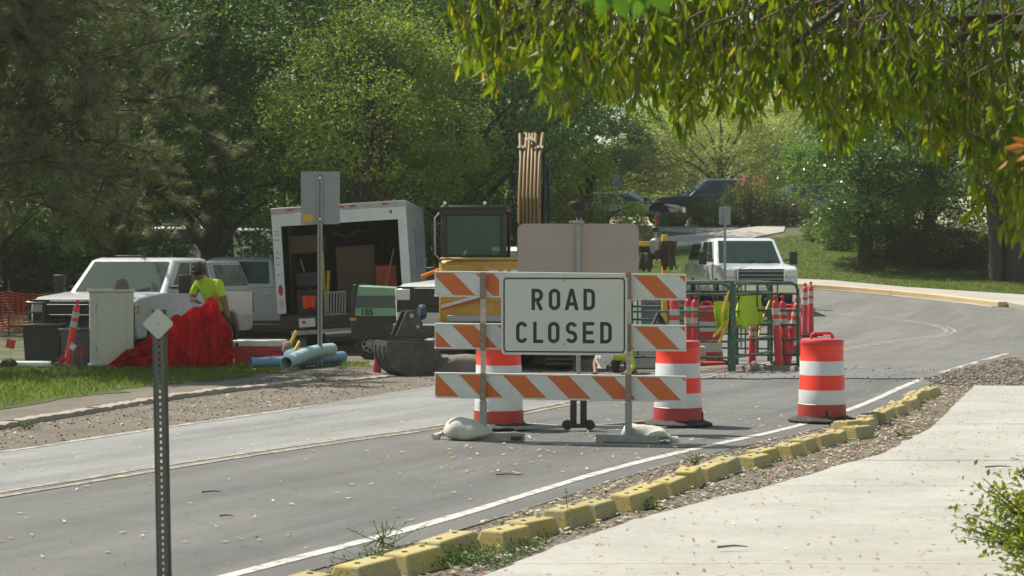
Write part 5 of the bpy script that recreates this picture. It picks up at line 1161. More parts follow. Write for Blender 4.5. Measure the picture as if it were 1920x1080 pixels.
# marker post near the camera: U-channel with a row of holes and the back of a diamond plaque
mp = thing('marker_post', 'grey perforated U-channel post with the pale back of a diamond plaque on top', 'sign', GZ(-1.832, 10.1, 0), 0, rot=(0, R(-1.1), R(4)))
m = MB(); H = 1.46; w, dpt = .078, .034
for s in (-1, 1):
    m.prism([(s * .0135, 0), (s * .020, 0), (s * .025, dpt), (s * .039, dpt), (s * .039, dpt + .003), (s * .0225, dpt + .003), (s * .0175, .003), (s * .0135, .003)], 0, H, axis='z')
m.build('channel_side', M['post_dark'], mp, smooth=30)
m = MB(); z = 0.0
while z < H - .03:
    m.box((0, .0015, z + .0085), (.0272, .0031, .017)); z += .0335
for s in (-1, 1): m.box((s * .0095, .0015, H / 2), (.0082, .0029, H))
m.build('perforated_web', M['post_dark'], mp, smooth=0)
m = MB(); q = rrect(.118, .118, .014); c45 = math.cos(R(45)); m.prism([((a - b) * c45, (a + b) * c45) for a, b in q], -.0012, .0012, axis='y'); m.build('diamond_plaque', M['plaque_back'], mp, smooth=0, loc=(-.002, -.006, 1.385))
m = MB(); m.cyl((-.002, -.007, 1.385), (-.002, -.012, 1.385), .004, n=8); m.build('rivet', M['steel'], mp)

# road sign seen from behind, with a yellow sticker
rs = thing('road_sign', 'plain grey back of a tall road sign with an orange-yellow sticker by the trailer', 'sign', GZ(-3.24, 32.4, .0), R(-4))
m = MB(); m.prism(rrect(.665, .89, .035), -.0015, .0015, axis='y'); m.build('sign_plate', M['sign_back'], rs, smooth=0, loc=(0, .035, 2.86))
m = MB()
for s in (-1, 1): m.box((s * .028, .0, 1.64), (.030, .006, 3.28)); m.box((s * .014, .018, 1.64), (.005, .036, 3.28))
m.box((0, .033, 1.64), (.030, .005, 3.28)); m.build('sign_post', M['galvanised'], rs, smooth=0)
m = MB()
for z in (2.5, 3.2): m.cyl((0, .04, z), (0, -.01, z), .016, n=8)
m.build('bolt', M['chrome'], rs)
MB().box((-.215, .0315, 2.515), (.17, .002, .125)).build('sticker', M['sticker'], rs)
ss = thing('small_road_sign', 'small two-tone grey sign back on a thin pole before the white truck', 'sign', GZ(4.98, 44.9, 0), R(3))
z0 = float(zg(4.98, 44.9))
ZS = EYE - z0
m = MB(); m.prism(rrect(.27, .43, .03), -.0015, .0015, axis='y'); m.build('sign_plate', M['sign_back'], ss, smooth=0, loc=(0, .03, ZS + (HOR - 404) * 44.9 / F))
m = MB(); m.box((0, 0, (ZS + 1.42) / 2), (.055, .04, ZS + 1.42)); m.build('sign_post', M['galvanised'], ss, .004)
# ------------------------------------------------------------------ vehicles and machines
def wheel(parent, x, y, r, w, side, rim='chrome', dual=False):
    t = MB().lathe([(r * .56, -w / 2), (r * .9, -w / 2), (r, -w / 2 + .03), (r, w / 2 - .03), (r * .9, w / 2), (r * .56, w / 2)], 28, M=Matrix.Rotation(R(90), 3, 'Y')).build('tyre', M['rubber'], parent, smooth=35, loc=(x, y, r))
    s = side; rm = MB().lathe([(r * .57, 0), (r * .55, s * w * .30), (r * .42, s * w * .16), (r * .20, s * w * .20), (r * .16, s * w * .38), (0, s * w * .38)], 28, M=Matrix.Rotation(R(90), 3, 'Y'))
    for k in range(8):
        a = k * math.pi / 4; rm.box((s * w * .225, r * .39 * math.cos(a), r * .39 * math.sin(a)), (.01, .055, .055), mi=1)
    rm.build('rim', [M[rim], M['hole']], t, smooth=35)
    return t
def quadlerp(q, u, v): return (q[0] * (1 - u) + q[1] * u) * (1 - v) + (q[3] * (1 - u) + q[2] * u) * v
def sub(q, u0, u1, v0, v1, off):
    q = [Vector(p) for p in q]; n = (q[1] - q[0]).cross(q[3] - q[0]).normalized()
    return [quadlerp(q, u, v) + n * off for u, v in ((u0, v0), (u1, v0), (u1, v1), (u0, v1))]
def pickup(name, label, cat, paint, L=5.9, Wd=2.0, H=1.93, hood=1.18, belt=1.24, ycowl=-1.55, ycab=.95, cap=False, suv=False, grille='mesh', guard=False, mirrors=True, tow=True, bed_z=1.30, group=None, roof_lamps=False, rim='steel'):
    """A truck that faces -Y: body, cab, glass, doors, lamps, bumpers, wheels."""
    root = thing(name, label, cat, group=group); hw = Wd / 2; f, b = -L / 2, L / 2; P = M[paint]
    yf, yr, ra = f + 1.02, b - 1.22, .47
    def arch(yc): return [(yc + ra * math.cos(R(a)), .40 + ra * math.sin(R(a))) for a in range(170, 9, -20)]
    zb = .47
    prof = [(f + .10, zb + .1), (f + .06, hood - .22), (f + .12, hood - .08), (f + .30, hood - .02), (ycowl + .1, hood + .06), (ycab if not suv else b - .06, belt)]
    prof += [(ycab + .03, bed_z), (b - .05, bed_z - .01)] if not suv else []
    prof += [(b - .03, zb + .1), (b - .10, zb)] + [p for p in reversed(arch(yr))] + [p for p in reversed(arch(yf))] + [(f + .2, zb)]
    # reversed arches run from +Y to -Y along the underside
    body = MB(); body.prism(prof, -hw, hw); body.build('body', P, root, .045, smooth=38)
    body.v
    MB().box((0, 0, .55), (Wd - .36, L - .7, .30)).build('underbody', M['black_plastic'], root)
    for yc in (yf, yr):
        MB().box((0, yc, .62), (Wd - .60, ra * 1.9, .50)).build('wheel_well', M['black_plastic'], root)
    # cab
    t_in = .13; yw0, yw1 = ycowl, ycowl + .78; yb0 = (ycab if not suv else b - .12); yb1 = yb0 - (.10 if not suv else .28)
    lo = [Vector((-hw + .03, yw0, belt - .06)), Vector((hw - .03, yw0, belt - .06)), Vector((hw - .03, yb0, belt - .06)), Vector((-hw + .03, yb0, belt - .06))]
    up = [Vector((-hw + t_in + .03, yw1, H - .05)), Vector((hw - t_in - .03, yw1, H - .05)), Vector((hw - t_in - .03, yb1, H - .05)), Vector((-hw + t_in + .03, yb1, H - .05))]
    mid = [Vector((v.x * .86, v.y + (.16 if i < 2 else -.12), H)) for i, v in enumerate(up)]
    c = MB(); c.add(lo + up + mid, [(0, 1, 5, 4), (1, 2, 6, 5), (2, 3, 7, 6), (3, 0, 4, 7), (4, 5, 9, 8), (5, 6, 10, 9), (6, 7, 11, 10), (7, 4, 8, 11), (8, 9, 10, 11)])
    c.build('cab', P, root, .05, smooth=45)
    g = M['glass']
    ws = MB().panel(sub([lo[0], lo[1], up[1], up[0]], .06, .94, .12, .95, .006), .006).build('windscreen', g, root)
    wp = MB()
    for s in (-.32, .22):
        a = quadlerp([lo[0], lo[1], up[1], up[0]], .5 + s * .5, .10); e = quadlerp([lo[0], lo[1], up[1], up[0]], .5 + s * .5 + .22, .22); wp.tube([a + Vector((0, -.03, .012)), e + Vector((0, -.03, .012))], .012, 6)
    wp.build('wiper', M['black_plastic'], root)
    MB().panel(sub([lo[2], lo[3], up[3], up[2]], .12, .88, .2, .9, .006), .006).build('rear_window', g, root)
    for s in (-1, 1):
        q = [lo[1], lo[2], up[2], up[1]] if s > 0 else [lo[3], lo[0], up[0], up[3]]
        spans = [(.10, .44), (.49, .93)] if not suv else [(.09, .33), (.36, .62), (.65, .95)]
        for k, (u0, u1) in enumerate(spans):
            if s < 0: u0, u1 = 1 - u1, 1 - u0
            pq = sub(q, u0, u1, .18, .92, .007)
            if k == 0:      # slanted front edge
                if s > 0: pq[0] = pq[0].lerp(pq[1], .04); pq[3] = pq[3].lerp(pq[2], .24)
                else: pq[2] = pq[2].lerp(pq[3], .24)
            MB().panel(pq, .006).build('side_window', g, root)
        # doors: thin proud skins with handles
        d0 = ycowl + .18; dm = (ycowl + ycab) / 2 + .12 if not suv else ycowl + 1.25; d1 = (ycab - .08) if not suv else ycowl + 2.3
        for (ya, yb_) in ((d0, dm - .01), (dm + .01, d1)):
            dr = MB().box((s * (hw + .002), (ya + yb_) / 2, (belt - .06 + zb + .12) / 2), (.016, yb_ - ya, belt - .06 - zb - .12)).build('door', P, root, .006)
            MB().box((s * (hw + .022), yb_ - .16, belt - .17), (.03, .17, .035)).build('handle', M['chrome'], dr, .008)
        if mirrors:
            m = MB().tube([(s * (hw - .06), ycowl + .34, belt + .10), (s * (hw + .16), ycowl + .30, belt + .12)], .025, 6)
            m.box((s * (hw + .24), ycowl + .30, belt + .16 if tow else belt + .12), (.20, .12, .34 if tow else .2)); m.build('mirror', M['black_plastic'], root, .03)
        # lamps
        MB().box((s * (hw - .17), f + .065, hood - .20), (.26 if guard else .30, .08, .20)).build('headlight', M['lamp_glass'], root, .02)
        MB().box((s * (hw - .02), f + .17, hood - .24), (.05, .12, .15)).build('turn_signal', M['amber'], root, .01)
        MB().box((s * (hw - .06), b - .05, bed_z - .26), (.14, .08, .42)).build('tail_light', M['tail_red'], root, .015)
        MB().box((s * (hw + .02), (yf + yr) / 2, .43), (.14, yr - yf - 1.25, .05)).build('step_bar', M['steel'], root, .012)
    MB().box((0, f - .01, .60), (Wd - .06, .16, .26)).build('front_bumper', M['chrome'] if grille != 'dark' else M['dark_steel'], root, .04)
    MB().box((0, b + .02, .60), (Wd - .1, .16, .20)).build('rear_bumper', M['black_plastic'], root, .03)
    gr = MB().box((0, f + .045, hood - .24), (Wd * .62, .07, .32)).build('grille', M['black_plastic'], root, .02)
    if grille == 'bars':
        for z in (-.10, 0, .10): MB().box((0, f + .005, hood - .24 + z), (Wd * .6, .03, .03)).build('grille_bar', M['grey_paint'], gr, .006)
        for s in (-.31, .31): MB().box((s * Wd, f + .005, hood - .24), (.035, .03, .32)).build('grille_bar', M['chrome'], gr, .006)
    elif grille == 'mesh':
        MB().box((0, f + .005, hood - .22), (Wd * .62, .03, .05)).build('grille_bar', M['chrome'], gr, .006)
    MB().box((0, f - .095, .58), (.31, .01, .15)).build('number_plate', M['flag_white'], root, .004)
    if guard or grille == 'dark':
        MB().box((0, f + .05, hood - .28), (Wd - .10, .03, .44)).build('fascia', M['black_plastic'], root, .01)
    if cap:
        z0, z1 = bed_z, H - .06; y0, y1 = ycab + .05, b - .06
        lo2 = [Vector((-hw + .03, y0, z0)), Vector((hw - .03, y0, z0)), Vector((hw - .03, y1, z0)), Vector((-hw + .03, y1, z0))]
        up2 = [Vector((-hw + .17, y0 + .02, z1)), Vector((hw - .17, y0 + .02, z1)), Vector((hw - .17, y1 - .30, z1)), Vector((-hw + .17, y1 - .30, z1))]
        MB().add(lo2 + up2, [(0, 1, 5, 4), (1, 2, 6, 5), (2, 3, 7, 6), (3, 0, 4, 7), (4, 5, 6, 7)]).build('bed_cap', M[cap], root, .05, smooth=45)
        for s in (-1, 1):
            q = [lo2[1], lo2[2], up2[2], up2[1]] if s > 0 else [lo2[3], lo2[0], up2[0], up2[3]]
            MB().panel(sub(q, .06, .94, .14, .86, .007), .006).build('side_window', g, root)
        MB().panel(sub([lo2[2], lo2[3], up2[3], up2[2]], .1, .9, .15, .9, .007), .006).build('rear_window', g, root)
    elif not suv:
        MB().box((0, (ycab + b) / 2, bed_z - .012), (Wd - .2, b - ycab - .25, .02)).build('bed_floor', M['black_plastic'], root)
    for s in (-1, 1):
        for yc in (yf, yr): wheel(root, s * (hw - .14), yc, .40, .27, s, rim)
    if guard:
        for s in (-1, 1):
            m = MB(); x0, x1 = s * (hw - .36), s * (hw - .01); y0 = f - .15
            m.tube([(x0, y0, .55), (x0, y0, 1.10), (x1, y0 + .08, 1.13), (x1, y0 + .16, 1.05), (x1, y0 + .16, .62), (x0, y0, .6)], .025, 8)
            for z in (.78, .95): m.tube([(x0, y0, z), (x1, y0 + .12, z)], .018, 6)
            m.box((s * (hw - .37), y0, .82), (.07, .03, .62)); m.build('brush_guard', M['black_paint'], root, smooth=50)
        m = MB()
        for z in (.66, .9, 1.08): m.tube([(-hw + .36, f - .15, z), (hw - .36, f - .15, z)], .022, 8)
        m.build('guard_bar', M['black_paint'], root, smooth=50)
    if roof_lamps:
        for x, y in ((-.18, ycowl + 1.05), (.05, ycowl + 1.0)): MB().box((x, y, H + .018), (.55 if x < 0 else .12, .10, .05)).build('roof_lamp', M['black_plastic'], root, .01)
    return root
def put(o, x, y, rz, dz=0.0, s=1.0):
    o.location = GZ(x, y, dz); o.rotation_euler = (0, 0, rz); o.scale = (s, s, s)

# white crew cab truck with brush guard, parked on the grass
rz = R(-13); L = 5.9
v = pickup('pickup_truck', 'white crew cab pickup with black brush guard parked behind the beige cabinet', 'pickup truck', 'dusty_white', L=L, H=1.93, cap='grey_paint', grille='dark', guard=True, roof_lamps=True, hood=1.24, belt=1.28)
fx, fy = (152 - 960) / F * 33.8, 33.8
put(v, fx + L / 2 * math.sin(-rz), fy + L / 2 * math.cos(rz), rz, -.06)
# silver crew cab behind, side on
v = pickup('pickup_truck', 'silver crew cab pickup side-on between the worker and the open trailer', 'pickup truck', 'silver_paint', L=6.0, H=1.98, ycab=.80, hood=1.22, belt=1.30, grille='bars')
put(v, -6.3, 45.3, R(-86), -.14)
# white truck coming round the bend
v = pickup('pickup_truck', 'white pickup with a bed cap parked on the bend behind the green fence', 'pickup truck', 'white_paint', L=5.8, Wd=1.98, H=1.96, hood=1.20, belt=1.25, cap='white_paint', grille='bars')
rz = R(4.5); put(v, (1430 - 960) / 75 + 2.9 * math.sin(-rz), 48.2 + 2.9 * math.cos(rz), rz, -.12, .97)
# white work truck behind the excavator
v = pickup('work_truck', 'white work truck with dark grille, mostly hidden by the yellow excavator', 'truck', 'white_paint', L=6.2, Wd=2.1, H=2.06, hood=1.42, belt=1.36, grille='dark', bed_z=1.35)
rz = R(-26); put(v, (838 - 960) / F * 32.5 + 3.1 * math.sin(-rz), 32.5 + 3.1 * math.cos(rz), rz, .0)
tag(MB().tube([W(790, 519, 32.1), W(832, 503, 32.2)], .035, 10).build('warning_tube', M['amber'], smooth=60), 'short amber tube sticking out above the work truck bonnet', 'marker light')
# dark pickup and pale car up in the parking area
v = pickup('pickup_truck', 'dark grey crew cab pickup up the bank behind the round shrub', 'pickup truck', 'dark_paint', L=6.0, H=1.98, hood=1.22, belt=1.30, ycab=1.1, grille='bars', tow=False)
put(v, W(1350, 0, 80).x, 80.2, R(-82), .0)
v = pickup('car', 'low pale silver car passing in front of the dark pickup up the bank', 'car', 'silver_paint', L=4.6, Wd=1.8, H=1.36, hood=.84, belt=.90, bed_z=.92, ycowl=-1.1, ycab=1.2, suv=True, mirrors=True, tow=False, grille='bars')
put(v, W(1176, 0, 77).x, 77.3, R(84), .0)
v = pickup('suv', 'black SUV with roof rails on the far parking area beside the dark pickup', 'suv', 'dark_paint', L=5.0, Wd=1.95, H=1.85, hood=1.10, belt=1.15, bed_z=1.16, ycowl=-1.3, suv=True, tow=False)
put(v, W(1500, 0, 86).x, 86.0, R(-80), .15)
for px, d, lab in ((330, 80, 'white van glimpsed through the tree gap behind the parked white pickup'), (455, 84, 'white van seen through foliage beside the open trailer')):
    v = pickup('van', lab, 'van', 'white_paint', L=5.6, Wd=2.0, H=2.2, hood=1.1, belt=1.35, bed_z=1.36, ycowl=-1.9, suv=True, tow=False)
    put(v, W(px, 0, d).x, d, R(-85 if px < 400 else 88), .0)

# open box trailer / box truck seen from behind
tr = thing('box_trailer', 'tall white box trailer with its rear door open on a dark cluttered inside', 'trailer', Vector((-3.20, 37.4, 0)), rot=(0, R(-3.6), R(-.5)))
TW, TH, TL, z0 = 2.62, 2.92, 6.2, .78
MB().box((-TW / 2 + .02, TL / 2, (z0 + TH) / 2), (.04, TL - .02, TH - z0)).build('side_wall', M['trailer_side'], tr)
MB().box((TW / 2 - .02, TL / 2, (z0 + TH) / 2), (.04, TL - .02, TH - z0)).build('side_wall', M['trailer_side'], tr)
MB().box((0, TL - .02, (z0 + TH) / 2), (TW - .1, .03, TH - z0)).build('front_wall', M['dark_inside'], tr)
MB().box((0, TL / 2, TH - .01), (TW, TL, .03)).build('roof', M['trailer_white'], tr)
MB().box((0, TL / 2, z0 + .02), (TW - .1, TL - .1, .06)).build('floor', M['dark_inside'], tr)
for s in (-1, 1):
    MB().box((s * (TW / 2 - .085), -.02, (.86 + TH - .12) / 2), (.17, .05, TH - .12 - .86)).build('door_post', M['trailer_white'], tr, .006)
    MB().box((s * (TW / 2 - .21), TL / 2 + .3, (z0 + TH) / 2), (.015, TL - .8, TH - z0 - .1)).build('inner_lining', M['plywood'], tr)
hd = MB().box((0, -.022, TH - .24), (TW - .02, .052, .24)).build('header', M['trailer_white'], tr, .006)
MB().box((0, -.005, TH - .06), (TW + .02, .07, .12)).build('roof_rail', pm('rail_grey', (.46, .42, .41), .5, .2, dirt=.4), tr, .008)
for x in (-.95, .05, .28, .92): MB().box((x, -.047, TH - .05), (.12, .015, .035)).build('marker_lamp', M['tail_red'], tr, .004)
text_part('number', '4', .12, M['sign_black'], tr, Matrix.Translation((TW / 2 - .30, -.0495, TH - .21)) @ Matrix.Rotation(R(90), 4, 'X'), bold=.004)
for z, mt in ((1.32, 'tail_red'), (1.06, 'lamp_glass')):
    MB().lathe([(0, -.012), (.05, -.012), (.055, 0), (0, 0)], 18, M=Matrix.Diagonal((.85, 2.0, 1)).to_3x3() ).build('tail_light', M[mt], tr, smooth=40, loc=(-TW / 2 + .09, -.05, z)).rotation_euler = (R(90), 0, 0)
    MB().lathe([(.062, -.006), (.05, -.016), (.066, -.016)], 18, M=Matrix.Diagonal((.85, 2.0, 1)).to_3x3()).build('lamp_rim', M['black_plastic'], tr, loc=(-TW / 2 + .09, -.05, z)).rotation_euler = (R(90), 0, 0)
scf = None
for z, w in ((2.46, .09), (2.40, .09), (2.30, .10), (2.05, .06), (1.95, .08), (1.82, .05), (1.62, .07)): MB().box((-TW / 2 + .07, -.046, z), (w, .002, .022)).build('scuff_mark', M['galvanised'], tr)
MB().box((0, -.03, .72), (TW - .1, .12, .16)).build('rear_beam', M['black_paint'], tr, .01)
MB().box((0, -.10, .47), (TW - .5, .10, .09)).build('bumper_bar', M['steel'], tr, .01)
for x in (-.8, .8): MB().box((x, -.06, .58), (.07, .08, .22)).build('bumper_arm', M['black_paint'], tr, .005)
MB().box((-.74, -.10, .66), (.32, .012, .17)).build('number_plate', M['flag_white'], tr, .004)
MB().box((-.80, -.107, .67), (.07, .003, .05)).build('plate_emblem', M['tail_red'], tr)
for s in (-1, 1):
    for y in (4.0, 4.9): wheel(tr, s * (TW / 2 - .2), y, .40, .26, s, 'steel')
MB().box((0, TL / 2, .58), (.9, TL, .2)).build('chassis', M['black_paint'], tr)
MB().box((TW / 2 + .01, 3.4, 2.0), (.01, 2.2, .8)).build('side_graphic', pm('faded_print', (.20, .23, .30), .4, dirt=.5), tr)
def in_tr(mesh_mb, name, mat, label, cat, bev=.006):
    o = mesh_mb.build(name, M[mat], None, bev, smooth=45); o.matrix_world = Matrix.Translation(tr.location) @ Euler(tr.rotation_euler).to_matrix().to_4x4(); return tag(o, label, cat)
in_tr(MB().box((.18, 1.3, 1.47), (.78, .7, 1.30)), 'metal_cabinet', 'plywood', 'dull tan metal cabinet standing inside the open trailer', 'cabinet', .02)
in_tr(MB().box((.80, .9, 1.26), (.42, .6, .85)), 'tool_chest', 'base_red', 'dark red tool chest inside the open trailer by its tall door post', 'tool chest', .02)
in_tr(MB().box((-.48, .8, 1.62), (.10, .08, 1.55)).box((-.40, .8, 1.2), (.06, .06, .9), rot=(0, R(6), 0)), 'spirit_level', 'bright_yellow', 'tall yellow plank standing inside the trailer behind the sign pole', 'plank', .004)
in_tr(MB().box((-.75, 1.0, 2.2), (.70, .5, .36)), 'storage_box', 'plywood', 'tan box high up inside the trailer behind the grey sign', 'box', .02)
in_tr(MB().tube([(1.0, .35, 2.0), (.72, .25, .95)], .014, 6), 'broom', 'wood', 'thin wooden broom handle slanting inside the trailer opening', 'tool', 0)
in_tr(MB().tube([(-.86, .5, 1.9), (-.62, .4, .9)], .016, 6), 'shovel', 'wood', 'brown shovel handle leaning inside the trailer near its lit edge', 'tool', 0)
in_tr(MB().box((-.72, .5, 1.05), (.5, .3, .5)).box((-.72, .46, 1.5), (.46, .3, .28)), 'tool_crate', 'black_plastic', 'black tool crates piled low inside the trailer', 'crate', .02)
in_tr(MB().tube([(.62, .8, 2.55), (.5, .6, 2.35), (.3, .7, 2.42), (.05, .8, 2.3), (-.2, .7, 2.4)], .035, 8), 'hose_coil', 'black_plastic', 'dark hose slung under the trailer ceiling', 'hose', 0)
gt = thing('slatted_grate', 'pale slatted grate leaning at the trailer sill', 'grate', tr.location, rot=tuple(tr.rotation_euler))
for k in range(8): MB().box((-.36 + k * .055, -.12, 1.0), (.026, .02, .46), rot=(R(-8), R(4), 0)).build('slat', M['galvanised'], gt, .003)
MB().box((-.165, -.10, 1.22), (.44, .02, .025)).build('top_rail', M['galvanised'], gt); MB().box((-.165, -.13, .79), (.44, .02, .025)).build('bottom_rail', M['galvanised'], gt)
d = draped('safety_vest', 'orange hi-vis jacket hung at the trailer doorway', (-3.92, 37.1, 1.12), R(10), .26, .27, .2, 'hivis_orange', 12); d['group'] = 'orange jackets'
del d['group']

# green compressor
cp = thing('air_compressor', 'pale green towed air compressor with a grey stripe, marked 185', 'compressor', (-2.18, 35.4, 0), R(-6)); cp.scale = (.86, .86, .86)
MB().prism([(-.82, .92), (-.76, 1.58), (.8, 1.50), (.8, .92)], -.45, .55, axis='y').build('canopy', M['mint'], cp, .03)
MB().prism([(-.822, 1.10), (-.798, 1.36), (.805, 1.36), (.805, 1.10)], -.456, -.44, axis='y').build('stripe', M['dark_green_grey'], cp)
MB().prism([(-.90, .90), (-.80, 1.60), (-.68, 1.60), (-.765, .90)], -.462, .56, axis='y').build('end_panel', M['black_paint'], cp, .02)
MB().box((0, .05, .68), (1.7, .95, .5)).build('lower_body', M['black_paint'], cp, .03)
MB().box((-.80, -.44, .86), (.14, .05, .07)).build('side_marker', M['amber'], cp, .01)
text_part('number', '185', .19, M['sign_black'], cp, Matrix.Translation((-.50, -.4585, 1.005)) @ Matrix.Rotation(R(90), 4, 'X'), bold=.004)
m = MB().lathe([(0, 0), (.09, 0), (.09, .006), (0, .006)], 20, M=Matrix.Rotation(R(90), 3, 'X')); m.build('badge', M['mint'], cp, loc=(.18, -.452, 1.22))
for s in (-1, 1): wheel(cp, .35 * s - 0.1, -.30, .33, .2, -1, 'steel').rotation_euler = (0, 0, R(90))
MB().tube([(-.8, 0, .55), (-1.5, .1, .5)], .05, 8).build('tow_bar', M['dark_steel'], cp)

# excavator, seen from behind
ex = thing('excavator', 'yellow tracked mini excavator seen from behind with its boom raised', 'excavator', (-.1, 31.6, .0), R(-3))
prof = rrect(2.24, 1.5, .22, 5)
m = MB()
pts = [(-1.1, -.05), (-1.12, .35), (-1.12, 1.7), (1.12, 1.7), (1.12, .35), (1.1, -.05), (.8, -.13), (0, -.17), (-.8, -.13)]
m.prism(pts, .78, 1.80, axis='z'); m.build('counterweight', M['machine_yellow'], ex, .06, smooth=40)
MB().box((-.08, -.10, 1.825), (2.0, .10, .05)).build('top_rim', M['machine_yellow'], ex, .02)
for x0, x1, za, zb_ in ((-1.0, -.45, 1.12, 1.72), (-.36, .95, 1.12, 1.72)):
    dr = MB(); xm = (x0 + x1) / 2
    dr.box((xm, -.175, (za + zb_) / 2), (x1 - x0, .02, zb_ - za)); dr.build('access_door', M['machine_yellow'], ex, .012)
v_ = MB()
for k in range(5): v_.box((-.72, -.188, 1.42 + k * .045), (.34, .012, .018))
v_.build('vent', M['black_paint'], ex)
MB().panel([(-1.05, -.20, 1.02), (-.10, -.20, 1.28), (-.10, -.20, 1.33), (-1.05, -.20, 1.07)], .012).build('side_decal', M['board_white'], ex)
MB().panel([(-1.05, -.20, .98), (-.10, -.20, 1.24), (-.10, -.20, 1.27), (-1.05, -.20, 1.01)], .012).build('side_decal', M['tail_red'], ex)
MB().box((0, -.15, .85), (1.9, .06, .10)).build('lower_trim', M['grey_paint'], ex, .01)
text_part('lettering', 'CAT', .34, M['flag_white'], ex, Matrix.Translation((-.02, -.187, 1.50)) @ Matrix.Rotation(R(90), 4, 'X'), squeeze=.95, bold=.018)
m = MB(); m.lathe([(.0, .55), (.62, .55), (.62, .8), (0, .8)], 24, c=(0, .85, 0)); m.box((0, .85, .48), (1.3, 1.6, .3)); m.build('undercarriage', M['black_paint'], ex, .02)
for s in (-1, 1):
    tk = MB(); cp_ = []
    for k in range(24):
        a = 2 * math.pi * k / 24; yy_, zz_ = math.cos(a), math.sin(a); cp_.append((.85 + (1.0 if yy_ > 0 else -1.0) * .95 * min(1, abs(yy_) * 3) * 1.0 + yy_ * .25, .30 + zz_ * .28))
    tk.prism(cp_, s * .88 - .22, s * .88 + .22); to = tk.build('track', M['rubber'], ex, .01, smooth=30)
    for k in range(6): MB().box((s * .88, -.36 - .0, .12 + k * .075), (.46, .05, .035)).build('track_pad', M['dark_steel'], to, .006)
MB().box((0, -.62, .30), (2.1, .06, .42), rot=(R(8), 0, 0)).build('dozer_blade', M['dark_steel'], ex, .01) if False else None
# cab: posts, roof, see-through glass, seat
cx0, cx1, cy0, cy1, cz0, cz1 = -1.08, .0, .05, 1.45, 1.78, 2.70
cabm = MB()
for x in (cx0 + .05, cx1 - .05):
    for y in (cy0 + .05, cy1 - .05): cabm.box((x, y, (cz0 + cz1) / 2), (.10, .10, cz1 - cz0))
cabm.box(((cx0 + cx1) / 2, (cy0 + cy1) / 2, cz1 - .03), (cx1 - cx0 + .02, cy1 - cy0 + .02, .08)); cabm.box(((cx0 + cx1) / 2, cy0 + .05, cz0 + .05), (cx1 - cx0, .1, .12)); cabm.box(((cx0 + cx1) / 2, cy1 - .05, cz0 - .1), (cx1 - cx0, .1, .3)); cabm.box(((cx0 + cx1) / 2, cy0 + .05, cz1 - .10), (cx1 - cx0, .1, .12))
cab_o = cabm.build('cab_frame', M['black_paint'], ex, .03)
for y in (cy0 + .03, cy1 - .02): MB().box(((cx0 + cx1) / 2, y, (cz0 + cz1) / 2), (cx1 - cx0 - .2, .008, cz1 - cz0 - .2)).build('cab_glass', M['clear_glass'], ex)
for x in (cx0 + .03, cx1 - .03): MB().box((x, (cy0 + cy1) / 2, (cz0 + cz1) / 2), (.008, cy1 - cy0 - .2, cz1 - cz0 - .2)).build('cab_glass', M['clear_glass'], ex)
MB().box(((cx0 + cx1) / 2 + .05, .72, 1.98), (.42, .14, .50)).box(((cx0 + cx1) / 2 + .05, .74, 2.28), (.26, .10, .16)).box(((cx0 + cx1) / 2 + .05, .95, 1.78), (.46, .48, .14)).build('seat', M['black_plastic'], ex, .05)
MB().tube([(cx0 - .02, .0, 2.58), (cx0 - .09, -.02, 2.5), (cx0 - .09, -.02, 1.9), (cx0, .0, 1.8)], .018, 8).build('grab_rail', M['steel'], ex, smooth=60)
mm_ = MB().tube([(cx0, .9, 2.45), (cx0 - .16, .8, 2.40)], .015, 6); mm_.box((cx0 - .19, .78, 2.25), (.05, .16, .30)); mm_.build('mirror', M['black_plastic'], ex, .01)
lm = MB()
for x in (cx0 + .07, -.35): lm.cyl((x, cy0 + .02, cz1 + .05), (x, cy0 - .04, cz1 + .05), .03, n=10)
lm.build('work_lamp', M['lamp_glass'], ex)
# boom: tapers up and leans away
bx = .33
boom = MB(); P0, P1, P2 = Vector((bx, .95, 1.45)), Vector((bx, 1.35, 2.9)), Vector((bx, 2.2, 3.86))
def boxbeam(mb, pts, ws, ds, mi=0):
    vs = []; fs = []
    for i, (p, w_, d_) in enumerate(zip(pts, ws, ds)):
        t = (pts[min(i + 1, len(pts) - 1)] - pts[max(i - 1, 0)]).normalized(); n = Vector((0, -t.z, t.y)).normalized() if True else None
        n = Vector((0, -t.z, t.y))
        for sx, sn in ((-1, -1), (1, -1), (1, 1), (-1, 1)): vs.append(p + Vector((sx * w_ / 2, 0, 0)) + n * sn * d_ / 2)
    k = len(pts)
    for i in range(k - 1):
        for j in range(4): j2 = (j + 1) % 4; fs.append((i * 4 + j, i * 4 + j2, (i + 1) * 4 + j2, (i + 1) * 4 + j))
    fs += [(3, 2, 1, 0), tuple((k - 1) * 4 + j for j in range(4))]
    mb.add(vs, fs, mi)
boxbeam(boom, [P0, P0.lerp(P1, .5), P1, P1.lerp(P2, .5), P2], [.34, .37, .38, .36, .34], [.36, .42, .46, .40, .30]); bo = boom.build('boom', M['boom_shaded_yellow'], ex, .02)
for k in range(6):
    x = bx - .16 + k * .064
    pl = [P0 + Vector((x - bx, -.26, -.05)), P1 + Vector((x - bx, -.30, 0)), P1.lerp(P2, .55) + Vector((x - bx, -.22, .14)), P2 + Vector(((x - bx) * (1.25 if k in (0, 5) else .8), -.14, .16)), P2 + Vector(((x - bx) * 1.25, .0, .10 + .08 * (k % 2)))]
    MB().tube(pl, .029, 8).build('hydraulic_pipe', M['boom_shaded_yellow'], bo, smooth=60)
MB().box((bx, 1.02, 2.72), (.40, .06, .05)).build('pipe_clamp', M['dark_steel'], bo, .005)
